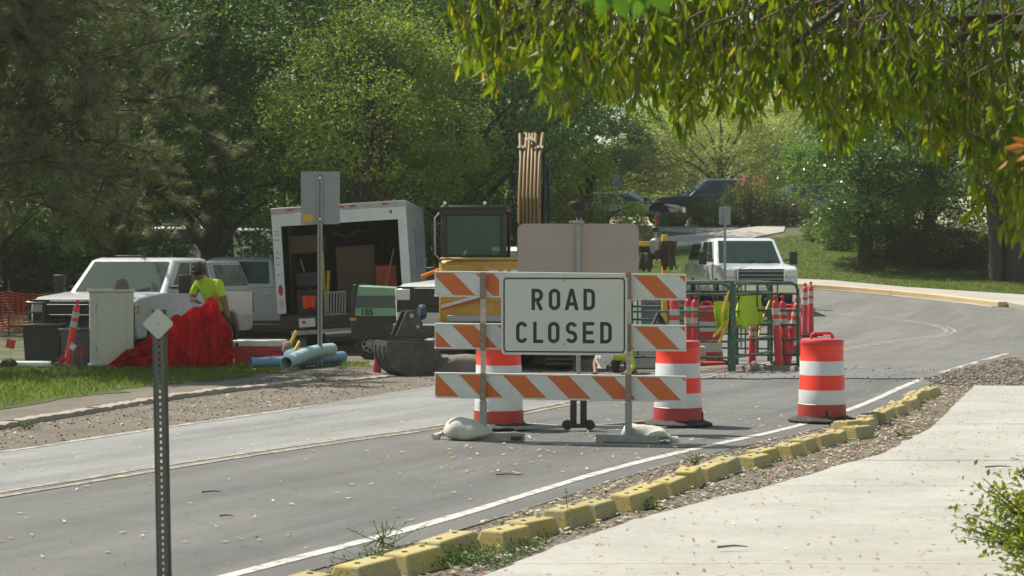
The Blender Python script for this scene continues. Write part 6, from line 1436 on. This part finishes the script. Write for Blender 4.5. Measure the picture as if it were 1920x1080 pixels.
cy = MB().tube([Vector((bx + .24, 1.0, 1.4)), Vector((bx + .25, 1.5, 3.1))], .045, 12); cy.tube([Vector((bx + .25, 1.5, 3.1)), Vector((bx + .24, 1.85, 3.62))], .025, 10); cy.build('hydraulic_ram', M['black_paint'], ex, smooth=50)
hs = MB()
for dx in (.30, .33): hs.tube([Vector((bx + dx, 1.0, 1.8)), Vector((bx + dx + .02, 1.3, 2.6)), Vector((bx + dx - .02, 1.7, 3.35)), Vector((bx + .17, 2.0, 3.75))], .016, 6)
hs.build('hose', M['black_plastic'], ex, smooth=60)
m = MB()
for x, y, z in ((-.2, 2.15, 3.84), (-.13, 2.15, 3.84), (.13, 2.15, 3.84), (.2, 2.15, 3.84), (-.05, 2.2, 3.98), (.06, 2.2, 3.97), (.0, 2.25, 4.0)): m.cyl((bx + x, y - .42, z - .06), (bx + x, y - .34, z - .06), .026, n=10)
m.build('fitting', M['chrome'], ex, smooth=50)
boxs = MB(); boxbeam(boxs, [P2 + Vector((0, .05, .05)), P2 + Vector((0, .55, -.5)), P2 + Vector((0, .75, -1.5))], [.24, .24, .2], [.34, .36, .24]); boxs.build('stick', M['boom_shaded_yellow'], ex, .02)
MB().box((bx - .28, 1.28, 2.95), (.10, .08, .10)).build('boom_lamp', M['black_plastic'], ex, .01)

# bucket lying on the ground
bk = thing('excavator_bucket', 'dark worn excavator bucket resting on the ground by the road edge', 'bucket', GZ(-1.65, 30.1, 0), R(20))
outer = [(.45 * math.cos(R(a)), .40 + .42 * math.sin(R(a))) for a in range(-200, 21, 20)]
inner = [(.41 * math.cos(R(a)), .40 + .38 * math.sin(R(a))) for a in range(20, -201, -20)]
MB().prism(outer + inner, -.36, .36, axis='y').build('shell', M['dark_steel'], bk, .006, smooth=40)
for s in (-1, 1): MB().prism([(.44 * math.cos(R(a)), .40 + .41 * math.sin(R(a))) for a in range(-200, 21, 20)], s * .36 - .015, s * .36 + .015, axis='y').build('side_plate', M['dark_steel'], bk, .006, smooth=40)
for k_ in (-.24, 0, .24): MB().prism([(.465 * math.cos(R(a)), .40 + .435 * math.sin(R(a))) for a in range(-190, 1, 10)] + [(.445 * math.cos(R(a)), .40 + .415 * math.sin(R(a))) for a in range(0, -191, -10)], k_ - .04, k_ + .04, axis='y').build('wear_strap', M['dark_steel'], bk, .003, smooth=40)
MB().box((.44, 0, .53), (.09, .76, .03), rot=(0, R(-20), 0)).build('cutting_edge', M['steel'], bk, .005)
for s in (-1, 1):
    MB().prism([(-.22, .62), (-.05, 1.0), (.10, 1.02), (.22, .80), (.18, .6)], s * .14 - .02, s * .14 + .02, axis='y').build('ear', M['dark_steel'], bk, .006)
MB().cyl((.02, -.2, .93), (.02, .2, .93), .035, n=12).cyl((.12, -.2, .76), (.12, .2, .76), .03, n=12).build('pin', M['steel'], bk, smooth=50)
for k in range(4): MB().box((.46, -.27 + k * .18, .52), (.18, .07, .05), rot=(0, R(-25), 0), top=(1, .6)).build('tooth', M['dark_steel'], bk, .006)
MB().lathe([(0, -.05), (.11, -.05), (.13, 0), (.11, .05), (0, .05)], 16, M=Matrix.Rotation(R(90), 3, 'Y')).build('coupler', pm('dull_blue', (.05, .07, .11), .5, .3, dirt=.5), bk, loc=(.28, .1, .98), smooth=50)
# ------------------------------------------------------------------ people
def figure(name, label, loc, nodes, bones, matlist, rz=0.0, cat='person'):
    """One continuous body grown from a skeleton; NODES: name -> (x, y, z, radius, material index)."""
    root = thing(name, label, cat, loc, rz)
    names = list(nodes); ix = {k: i for i, k in enumerate(names)}
    me = bpy.data.meshes.new('skeleton'); me.from_pydata([nodes[k][:3] for k in names], [(ix[a], ix[b]) for a, b in bones], [])
    o = bpy.data.objects.new('skeleton', me); col.objects.link(o)
    sk = o.modifiers.new('skin', 'SKIN'); sk.use_smooth_shade = True
    for i, k in enumerate(names):
        v = me.skin_vertices[0].data[i]; v.radius = (nodes[k][3],) * 2; v.use_root = (i == 0)
    sb = o.modifiers.new('sub', 'SUBSURF'); sb.levels = 2; sb.render_levels = 2
    dg = bpy.context.evaluated_depsgraph_get(); bm_ = bpy.data.meshes.new_from_object(o.evaluated_get(dg)); bpy.data.objects.remove(o)
    bm_.name = 'body'; bm_.materials.clear()
    for m_ in matlist: bm_.materials.append(M[m_])
    A = np.array([nodes[a][:3] for a, b in bones]); B = np.array([nodes[b][:3] for a, b in bones]); mt = [(nodes[a][4], nodes[b][4]) for a, b in bones]
    rad = np.array([(nodes[a][3] + nodes[b][3]) / 2 for a, b in bones])
    for p in bm_.polygons:
        c = np.array(p.center); d = B - A; t = np.clip(((c - A) * d).sum(1) / (d * d).sum(1), 0, 1); dist = np.linalg.norm(A + d * t[:, None] - c, axis=1) - rad; k = int(np.argmin(dist)); p.material_index = mt[k][0] if t[k] < .55 else mt[k][1]
        p.use_smooth = True
    link('body', bm_, root); return root
def hand(nodes, bones, wrist, key, d, side, mi, spread=.018):
    """Palm and five curled fingers of different lengths."""
    w = Vector(nodes[wrist][:3]); d = Vector(d).normalized(); s = Vector(side).normalized(); n = d.cross(s)
    palm = w + d * .075; nodes[key + 'p'] = (*palm, .030, mi); bones.append((wrist, key + 'p'))
    for i, (off, L) in enumerate(((-.033, .070), (-.011, .080), (.011, .075), (.033, .058))):
        a = palm + d * .035 + s * off; b = a + d * L * .5 + n * .008; c = b + d * L * .4 + n * .025
        for q, p in (('a', a), ('b', b), ('c', c)): nodes[f'{key}{i}{q}'] = (*p, .0095, mi)
        bones.extend([(key + 'p', f'{key}{i}a'), (f'{key}{i}a', f'{key}{i}b'), (f'{key}{i}b', f'{key}{i}c')])
    a = w + d * .035 + s * -.040; b = a + d * .045 - s * .022 + n * .015
    nodes[key + 'ta'] = (*a, .012, mi); nodes[key + 'tb'] = (*b, .010, mi); bones.extend([(key + 'p', key + 'ta'), (key + 'ta', key + 'tb')])
def head_parts(root, c, face, up=(0, 0, 1), hat='cap_dark', brim=.05, r=.098):
    """Eyes, ears, nose tip, hair and hat set on the head."""
    c, f, u = Vector(c), Vector(face).normalized(), Vector(up).normalized(); u = (u - f * f.dot(u)).normalized(); s = f.cross(u); B = Matrix((s, f, u)).transposed()
    for k in (-1, 1):
        MB().lathe([(0, -.010), (.008, -.006), (.010, 0), (.008, .006), (0, .010)], 8).build('eye', M['sign_black'], root, loc=c + s * .033 * k + f * (r * .86) + u * .0, smooth=60)
        MB().lathe([(0, -.028), (.010, -.02), (.013, 0), (.010, .02), (0, .028)], 8).build('ear', M['skin'], root, loc=c + s * (r * .98) * k - u * .005, smooth=60)
    MB().lathe([(0, .03), (.010, .01), (.017, -.012), (.010, -.02), (0, -.022)], 8, M=B).build('nose', M['skin'], root, loc=c + f * (r * 1.02) - u * .022, smooth=60)
    MB().box((0, 0, 0), (.045, .012, .010), rot=B).build('mouth', M['base_red'], root, .003, loc=c + f * (r * .90) - u * .062)
    MB().lathe([(r * 1.03, -.045), (r * 1.06, 0), (r * .98, .06), (0, .11)], 18, M=B).build('hair', M['hair'], root, loc=c - f * .018, smooth=60)
    h = MB(); h.lathe([(r * 1.20, .028), (r * 1.18, .07), (r * 1.0, .118), (r * .6, .150), (0, .160)], 22, M=B)
    h.lathe([(r * 1.18, .034), (r * 1.18 + brim, .024), (r * 1.18 + brim, .018), (r * 1.16, .026)], 22, M=B); h.box(tuple(f * (r * 1.2 + .03) + u * .03), (.15, .09, .012), rot=B); h.box(tuple(u * .155), (.03, .16, .016), rot=B)
    h.build('hat', M[hat], root, loc=c, smooth=50)
n_, b_ = {}, []
def P_(k, x, y, z, r, m): n_[k] = (x, y, z, r, m)
for a in (('pelvis', 0, 0, .95, .185, 0), ('waist', -.09, -.03, 1.10, .185, 0), ('chest', -.18, -.08, 1.29, .205, 0), ('collar', -.24, -.11, 1.42, .11, 0), ('neck', -.285, -.14, 1.465, .068, 1), ('jaw', -.325, -.175, 1.53, .092, 1), ('crown', -.35, -.19, 1.62, .106, 1),
          ('shn', -.04, -.21, 1.385, .110, 0), ('eln', .08, -.27, 1.10, .060, 1), ('wrn', .15, -.36, .86, .042, 1), ('mn', .01, -.25, 1.27, .088, 0), ('shf', -.38, .03, 1.385, .110, 0), ('mf', -.44, -.01, 1.27, .088, 0), ('elf', -.46, -.10, 1.13, .046, 1), ('wrf', -.34, -.33, 1.10, .031, 1),
          ('hpn', .06, -.06, .86, .105, 2), ('knn', .10, -.12, .50, .078, 2), ('ann', .12, -.02, .10, .055, 2), ('htn', .12, -.0, .05, .05, 3), ('ton', .02, -.16, .045, .042, 3), ('hpf', -.08, .06, .86, .105, 2), ('knf', -.10, -.0, .50, .078, 2), ('anf', -.06, .12, .10, .055, 2), ('htf', -.06, .13, .05, .05, 3), ('tof', -.17, .0, .045, .042, 3)): P_(*a)
b_ += [('pelvis', 'waist'), ('waist', 'chest'), ('chest', 'collar'), ('collar', 'neck'), ('neck', 'jaw'), ('jaw', 'crown'), ('chest', 'shn'), ('shn', 'mn'), ('mn', 'eln'), ('eln', 'wrn'), ('chest', 'shf'), ('shf', 'mf'), ('mf', 'elf'), ('elf', 'wrf'), ('pelvis', 'hpn'), ('hpn', 'knn'), ('knn', 'ann'), ('ann', 'htn'), ('htn', 'ton'), ('pelvis', 'hpf'), ('hpf', 'knf'), ('knf', 'anf'), ('anf', 'htf'), ('htf', 'tof')]
hand(n_, b_, 'wrn', 'hn', (.08, -.1, -1), (.7, .7, 0), 4); hand(n_, b_, 'wrf', 'hf', (.3, -.9, -.2), (.8, .3, -.4), 1)
wk = figure('person', 'person in lime T-shirt and dark cap bending behind the red plastic sheeting', (-4.95, 32.75, .03), n_, b_, ['hivis', 'skin', 'denim', 'boot', 'glove']); wk.scale = (1.06, 1.06, .985)
head_parts(wk, (-.345, -.19, 1.605), (-.66, -.70, -.20), hat='cap_dark', brim=.03)
n_, b_ = {}, []
for a in (('pelvis', .18, .58, .46, .150, 0), ('waist', .15, .34, .45, .150, 0), ('chest', .09, .08, .32, .175, 0), ('collar', -.04, -.07, .32, .095, 0), ('neck', -.10, -.13, .30, .062, 1), ('jaw', -.14, -.17, .29, .078, 1), ('crown', -.17, -.235, .27, .092, 1),
          ('sha', .22, -.04, .30, .09, 0), ('ela', .27, -.12, .12, .062, 0), ('wra', .16, -.33, .05, .033, 1), ('shb', -.16, .12, .40, .08, 0), ('elb', -.30, .08, .20, .048, 1), ('wrb', -.30, -.10, .05, .033, 1),
          ('hpa', .26, .60, .42, .11, 2), ('kna', .26, .56, .09, .08, 2), ('ana', .34, .98, .07, .055, 2), ('toa', .36, 1.1, .05, .045, 3), ('hpb', .08, .62, .42, .11, 2), ('knb', .04, .58, .09, .08, 2), ('anb', .08, 1.0, .07, .055, 2), ('tob', .10, 1.12, .05, .045, 3)): P_(*a)
b_ += [('pelvis', 'waist'), ('waist', 'chest'), ('chest', 'collar'), ('collar', 'neck'), ('neck', 'jaw'), ('jaw', 'crown'), ('chest', 'sha'), ('sha', 'ela'), ('ela', 'wra'), ('chest', 'shb'), ('shb', 'elb'), ('elb', 'wrb'), ('pelvis', 'hpa'), ('hpa', 'kna'), ('kna', 'ana'), ('ana', 'toa'), ('pelvis', 'hpb'), ('hpb', 'knb'), ('knb', 'anb'), ('anb', 'tob')]
hand(n_, b_, 'wra', 'ha', (-.2, -.9, -.1), (.9, -.2, 0), 1); hand(n_, b_, 'wrb', 'hb', (-.1, -.9, -.1), (.9, -.1, 0), 1)
w2 = figure('person', 'person in lime shirt and white hard hat kneeling low behind the barricade', (1.60, 30.0, .0), n_, b_, ['hivis', 'skin', 'denim', 'boot'])
head_parts(w2, (-.165, -.215, .285), (-.2, -.35, -.92), up=(-.45, -.85, .25), hat='hard_hat', brim=.035)

# red plastic sheeting the worker gathers
from mathutils import noise as mn
top = [(196, 688), (215, 676), (240, 654), (262, 645), (285, 626), (305, 606), (330, 590), (352, 584), (375, 570), (396, 556), (406, 556), (416, 582), (428, 606), (436, 616), (438, 640)]
tx, ty = zip(*top); D0 = 32.15; nu, nv = 130, 50
def film(front):
    vs, fs = [], []
    for i in range(nu + 1):
        pxu = 196 + (438 - 196) * i / nu; h = (688 - float(np.interp(pxu, tx, ty))) * D0 / F; X = (pxu - 960) / F * D0; u = i / nu
        for j in range(nv + 1):
            v = j / nv; f = (1 - v) ** 1.3
            y = (-.34 if front else .22) * f * (.6 + .4 * math.sin(u * 5 + 1)) + (.17 * math.sin(u * 33 + 2.5 * v + math.sin(u * 9)) + .055 * math.sin(u * 67 + 5 * v) + .16 * mn.noise(Vector((u * 9, v * 4, 3 if front else 9))) + .10 * abs(mn.noise(Vector((u * 20, v * 8, 1 if front else 6))))) * (.35 + .65 * f) * (1 if front else -1)
            y += .42 * abs(mn.noise(Vector((u * 11 + v * 2, v * 3.2, 5 if front else 12)))) * (1 - .4 * v) + .20 * abs(mn.noise(Vector((u * 24 - v * 4, v * 9, 7)))) - .08 * abs(mn.noise(Vector((u * 60 + 9, v * 25, 5)))) - .18
            dx = .05 * mn.noise(Vector((u * 12, v * 6, 8))) * (1 - v * .5) + .03 * math.sin(v * 9 + u * 22) * (1 - v)
            vs.append((X + dx, D0 + y, max(.035, h * v * (1 + .015 * math.sin(u * 47) + .05 * mn.noise(Vector((u * 14, 3, 2)))) + .05 * mn.noise(Vector((u * 18, v * 9, 2))) * v)))
    for i in range(nu):
        for j in range(nv): a = i * (nv + 1) + j; fs.append((a, a + nv + 1, a + nv + 2, a + 1))
    return vs, fs
sht = MB(); sht.add(*film(True)); sht.add(*film(False)); o = sht.build('plastic_sheet', M['red_film'], smooth=50)
tag(o, 'large heap of crumpled red plastic sheeting held up by the worker', 'plastic sheet')

# ------------------------------------------------------------------ things lying about the worksite
cb = thing('utility_cabinet', 'beige metal utility cabinet standing on the grass in front of the white pickup', 'utility cabinet', (-6.74, 32.3, .03), R(14))
MB().box((0, 0, .62), (.72, .42, 1.24)).build('body', M['cabinet'], cb, .012)
MB().box((0, 0, 1.265), (.77, .47, .05)).build('lid', M['cabinet'], cb, .012)
MB().box((-.005, -.214, .63), (.48, .012, 1.16)).build('door', M['cabinet'], cb, .004)
MB().box((0, 0, .02), (.78, .48, .06)).build('plinth', M['conc_block'], cb, .01)
for z in (.3, 1.0): MB().cyl((-.25, -.222, z - .04), (-.25, -.222, z + .04), .009, n=8).build('hinge', M['galvanised'], cb)
def lump(name, label, loc, sx, sy, sz, mat, seed, cat):
    r2 = np.random.default_rng(seed); bm_ = bmesh.new(); bmesh.ops.create_icosphere(bm_, subdivisions=3, radius=1)
    for v in bm_.verts: k = 1 + .28 * mn.noise(v.co * 1.6 + Vector((seed, 0, 0))) + .12 * mn.noise(v.co * 4 + Vector((0, seed, 0))); v.co = Vector((v.co.x * sx, v.co.y * sy, max(-.4, v.co.z) * sz)) * k
    me = bpy.data.meshes.new(name); bm_.to_mesh(me); bm_.free(); me.materials.append(M[mat]); me.polygons.foreach_set('use_smooth', [True] * len(me.polygons)); o = link(name, me); o.location = loc; return tag(o, label, cat)
lump('bark_lump', 'rough brown lump lying on top of the beige utility cabinet', (-6.56, 32.25, 1.36), .125, .10, .13, 'rock', 3, 'rock')
def open_bin(label, loc, rz, w, d, h, mat, t=.02):
    b = thing('storage_bin', label, 'bin', loc, rz, 'storage bins by the pickup')
    m = MB()
    for s in (-1, 1): m.box((s * (w / 2 - t), 0, h / 2), (t, d, h)); m.box((0, s * (d / 2 - t), h / 2), (w - 2 * t, t, h))
    m.box((0, 0, .02), (w, d, .03)); o = m.build('tub', M[mat], b, .006)
    for v in o.data.vertices: k = .86 + .14 * v.co.z / h; v.co.x *= k; v.co.y *= k
    m = MB()
    for s in (-1, 1): m.box((s * w / 2, 0, h), (.05, d + .05, .03)); m.box((0, s * d / 2, h), (w, .05, .03))
    m.build('rim', M[mat], b, .008); return b
open_bin('black plastic bin with a bright rim in front of the white pickup grille', (-8.02, 32.9, .02), R(4), .66, .5, .68, 'bin_black')
open_bin('grey plastic bin between the black bin and the beige cabinet', (-7.32, 32.5, .02), R(-6), .52, .5, .62, 'bin_grey')
def pipe(label, p0, p1, r, mat, th=.012, sag=0.0):
    p0, p1 = Vector(p0), Vector(p1); t = thing('drain_pipe', label, 'pipe', p0)
    d = p1 - p0; n = 10; pts = [d * (i / n) + Vector((0, 0, sag * math.sin(math.pi * i / n))) for i in range(n + 1)]
    m = MB(); m.tube(pts, r, 20, caps=False); m.tube(pts, r - th, 20, caps=False)
    o = len(m.v)
    for e in (0, n):
        a = e * 20; bb = (n + 1) * 20 + e * 20; m.f += [(a + j, a + (j + 1) % 20, bb + (j + 1) % 20, bb + j) for j in range(20)]; m.m += [0] * 20
    m.build('pipe_wall', M[mat], t, smooth=50, fix=False)
    u = d.normalized(); MB().cyl(u * .25, u * .26, r - th - .001, n=20).build('dark_bore', M['hole'], t); return t
pipe('blue plastic pipe lying flat, its open end nearest the red chest', (-4.32, 31.7, .115), (-3.55, 32.1, .115), .085, 'pvc_blue')
pipe('pale bent plastic pipe propped on top of the blue ones', W(537, 681, 31.3), W(622, 655, 33.0), .11, 'pvc_pale', sag=.05)
pipe('second blue plastic pipe beneath the pale one, reaching toward the trailer', (-3.62, 31.9, .12), (-2.95, 33.4, .13), .10, 'pvc_blue')
pipe('white plastic pipe lying along the grass in front of the bins', (-9.3, 31.7, .085), (-7.62, 31.75, .08), .058, 'pvc_white')
tc = thing('site_chest', 'low red chest with a white lid on the grass between worker and pipes', 'chest', (-4.36, 33.2, .02), R(-5))
MB().box((0, 0, .16), (.80, .45, .32)).build('body', M['cone_red'], tc, .015); MB().box((0, 0, .36), (.86, .5, .11)).build('lid', M['pvc_white'], tc, .02); MB().box((-.34, -.255, .34), (.06, .02, .06)).build('latch', M['chrome'], tc, .004)
MB().box((.0, -.23, .16), (.26, .03, .05)).build('handle', M['base_red'], tc, .006)
tl = thing('power_saw', 'small red and silver power tool lying beside the red chest', 'power tool', (-3.98, 32.5, .03), R(20))
MB().box((0, 0, .09), (.30, .16, .14)).build('motor_housing', M['cone_red'], tl, .03); MB().lathe([(0, -.01), (.13, -.01), (.13, .01), (0, .01)], 18, M=Matrix.Rotation(R(90), 3, 'X')).build('disc', M['chrome'], tl, loc=(.22, -.05, .14)); MB().tube([(-.12, 0, .14), (-.1, 0, .24), (.08, 0, .24), (.1, 0, .14)], .016, 6).build('handle', M['black_plastic'], tl, smooth=60)
lump('muddy_sack', 'brown muddy sack slumped between the red chest and the pale pipe', (-3.86, 32.9, .18), .10, .12, .24, 'rock', 8, 'sack')
for (a, b, d, lab) in (((530, 676), (556, 620), 32.9, 'yellow wooden stake leaning behind the pale pipe'), ((548, 668), (562, 640), 33.2, 'shorter yellow stake leaning by the number plate')):
    p, q = W(*a, d), W(*b, d + .15); tag(MB().box(((p + q) / 2), (.05, .03, (q - p).length), rot=(q - p).to_track_quat('Z', 'X').to_matrix()).build('wooden_stake', M['bright_yellow'], None, .004), lab, 'stake')
fe = thing('fire_extinguisher', 'small red fire extinguisher tipped against the dark excavator bucket', 'extinguisher', (-2.16, 30.7, .01), rot=(0, R(6), 0))
MB().lathe([(0, 0), (.062, .0), (.066, .02), (.066, .27), (.05, .315), (.022, .335), (.022, .36), (0, .36)], 18).build('cylinder', M['base_red'], fe, smooth=40); MB().box((0, 0, .385), (.10, .03, .03)).box((.03, 0, .41), (.10, .02, .015), rot=(0, R(-15), 0)).build('valve', M['chrome'], fe, .004); MB().tube([(.03, 0, .37), (.09, 0, .33), (.085, 0, .16)], .010, 6).build('hose', M['black_plastic'], fe, smooth=60)
def flag(label, a, d, mat, s=.145, rot=0.2, h=.35):
    p = W(*a, d); t = thing('survey_flag', label, 'flag', (p.x, p.y, .02), 0, 'survey flags on the grass')
    MB().tube([(0, 0, 0), (0, 0, max(.12, p.z + s * .5))], .003, 5).build('wire', M['steel'], t)
    q = s / 2; vs = []; fs = []
    for i in range(5):
        for j in range(2): x = -q + s * i / 4; vs.append((x + .0, .012 * math.sin(i * 1.6), (-q if j == 0 else q)))
    for i in range(4): fs.append((2 * i, 2 * i + 2, 2 * i + 3, 2 * i + 1))
    o = MB().add(vs, fs).build('cloth', M[mat], t, smooth=80, loc=(0, 0, p.z - .02)); o.rotation_euler = (0, rot, 0)
flag('bright red survey flag on the grass beside the black bin', (20, 645), 31.5, 'flag_red'); flag('white survey flag in front of the grey bin', (136, 650), 31.6, 'flag_white', .10, .6); flag('crimson survey flag between white flag and beige cabinet', (152, 661), 31.6, 'flag_crimson', .11, -.5); flag('dark crimson survey flag at the foot of the leaning red post', (115, 674), 31.3, 'flag_crimson', .13, .7)
lump('soil_clod', 'dark clod of soil on the white pipe', (-8.28, 31.55, .10), .13, .10, .10, 'canvas_brown', 5, 'soil')
# orange safety fence beyond the pickup
of = thing('safety_fence', 'orange plastic mesh safety fence on thin posts beyond the white pickup', 'fence', (-11.8, 45.0, float(zg(-11.8, 45))))
gm = MB(); nx_, nz_ = 44, 14; Lf = 5.2; fx_ = lambda i: -Lf / 2 + Lf * i / nx_
for j in range(nz_ + 1):
    z = .12 + .92 * j / nz_; gm.tube([(fx_(i), .04 * math.sin(i * .5), z - .07 * abs(math.sin(i * math.pi / 11)) * (j / nz_) + .01 * math.sin(i * 1.7 + j)) for i in range(0, nx_ + 1, 2)], .013, 3, caps=False)
for i in range(nx_ + 1): gm.tube([(fx_(i), .04 * math.sin(i * .5), .12), (fx_(i), .04 * math.sin(i * .5), 1.04 - .07 * abs(math.sin(i * math.pi / 11)))], .011, 3, caps=False)
kind(gm.build('mesh_netting', pm('orange_net', (.62, .075, .03), .6, dirt=.3), of), 'stuff')
for k in range(5): MB().tube([(-Lf / 2 + Lf * k / 4, .05, -.2), (-Lf / 2 + Lf * k / 4, .05, 1.3)], .025, 6).build('post', M['dark_steel'], of)

# yellow rig with canvas covers beyond the barricade
rg = thing('drilling_rig', 'small yellow rig with grey motor and dark canvas covers behind the brown sign', 'machine', (2.56, 33.6, 0), R(4))
k = 33.6 / F
def rp(px_, py_): return ((px_ - 960) * k - 2.56, EYE - (py_ - HOR) * k)
x, z = rp(1246, 440); MB().box((x, 0, z / 2), (.09, .09, z)).build('mast', M['bright_yellow'], rg, .008)
x0, z = rp(1192, 457); x1, _ = rp(1240, 457); MB().box(((x0 + x1) / 2, -.02, z), (x1 - x0, .08, .085)).build('cross_arm', M['bright_yellow'], rg, .008)
x, z = rp(1228, 455); MB().lathe([(0, z - .17), (.09, z - .17), (.10, z - .12), (.10, z + .04), (.05, z + .07), (.025, z + .08), (.025, z + .20), (0, z + .20)], 16, c=(x, -.06, 0)).build('motor', M['steel'], rg, smooth=40); MB().lathe([(0, z + .18), (.06, z + .19), (.07, z + .26), (.05, z + .28), (0, z + .28)], 14, c=(x, -.06, 0)).build('motor_cap', M['black_plastic'], rg, smooth=40)
MB().box((x + .01, -.06, z + .38), (.03, .03, .22)).build('lifting_eye', M['base_red'], rg)
for s in (-1, 1): MB().tube([(.0, 0, .9), (s * .45, -.3, 0.0)], .03, 8).build('leg', M['dark_steel'], rg); MB().tube([(.0, 0, .9), (s * .35, .35, 0.0)], .03, 8).build('leg', M['dark_steel'], rg)
for (xa, xb, ya, yb_, sd_) in ((1196, 1222, 474, 512, 1), (1238, 1266, 452, 512, 2), (1216, 1240, 470, 490, 3)):
    vs, fs = [], []; xl, zt = rp(xa, ya); xr, zb_ = rp(xb, yb_)
    for i in range(10):
        for j in range(8):
            u, v = i / 9, j / 7; z = zt + (zb_ - zt) * v * (1 - .25 * abs(math.sin(u * 7 + sd_))); vs.append((xl + (xr - xl) * (u + .06 * math.sin(v * 5 + sd_)), -.12 - .09 * math.sin(u * math.pi) - .03 * math.sin(u * 13 + sd_), z))
    for i in range(9):
        for j in range(7): a = i * 8 + j; fs.append((a, a + 8, a + 9, a + 1))
    o = MB().add(vs, fs).build('canvas_cover', M['canvas_brown'], rg, smooth=80); sl = o.modifiers.new('cloth', 'SOLIDIFY'); sl.thickness = .02
bs_ = thing('parking_sign', 'tiny blue sign on a post beyond the bushy young tree', 'sign', GZ((1157 - 960) / F * 88, 88, 0))
zb = EYE + (HOR - 338) * 88 / F - float(zg((1157 - 960) / F * 88, 88)); MB().box((0, 0, zb), (.30, .02, .55)).build('sign_plate', pm('sign_blue', (.05, .13, .42), .5, dirt=.2), bs_, .004); MB().box((0, .03, zb / 2), (.06, .03, zb)).build('sign_post', M['galvanised'], bs_)
# spoil heap and dig edge
lump('spoil_heap', 'low heap of dug earth beside the excavator bucket', (-1.05, 30.6, .02), .8, .5, .28, 'rock', 12, 'earth heap')
lump('spoil_heap', 'flat spill of gravel at the foot of the green fence', (4.0, 31.3, .0), 1.2, .35, .10, 'rock', 14, 'earth heap')
lump('clod', 'brown twisted root lump under the short fence panel', (3.9, 31.0, .05), .10, .08, .12, 'rock', 15, 'earth clod')

# the air: thin haze over the whole place
hz = MB().box((0, 550, 10.2), (3040, 2540, 23.0)).build('haze', [], None, smooth=0); kind(hz, 'stuff')
hm, hnt, hbs = newmat('thin_haze'); hnt.nodes.remove(hbs)
pv_ = hnt.nodes.new('ShaderNodeVolumePrincipled'); pv_.inputs['Color'].default_value = (1.0, 0.98, 0.92, 1); pv_.inputs['Density'].default_value = 0.00045; pv_.inputs['Anisotropy'].default_value = 0.2
hnt.links.new(pv_.outputs[0], hnt.nodes['Material Output'].inputs['Volume']); hz.data.materials.append(hm)
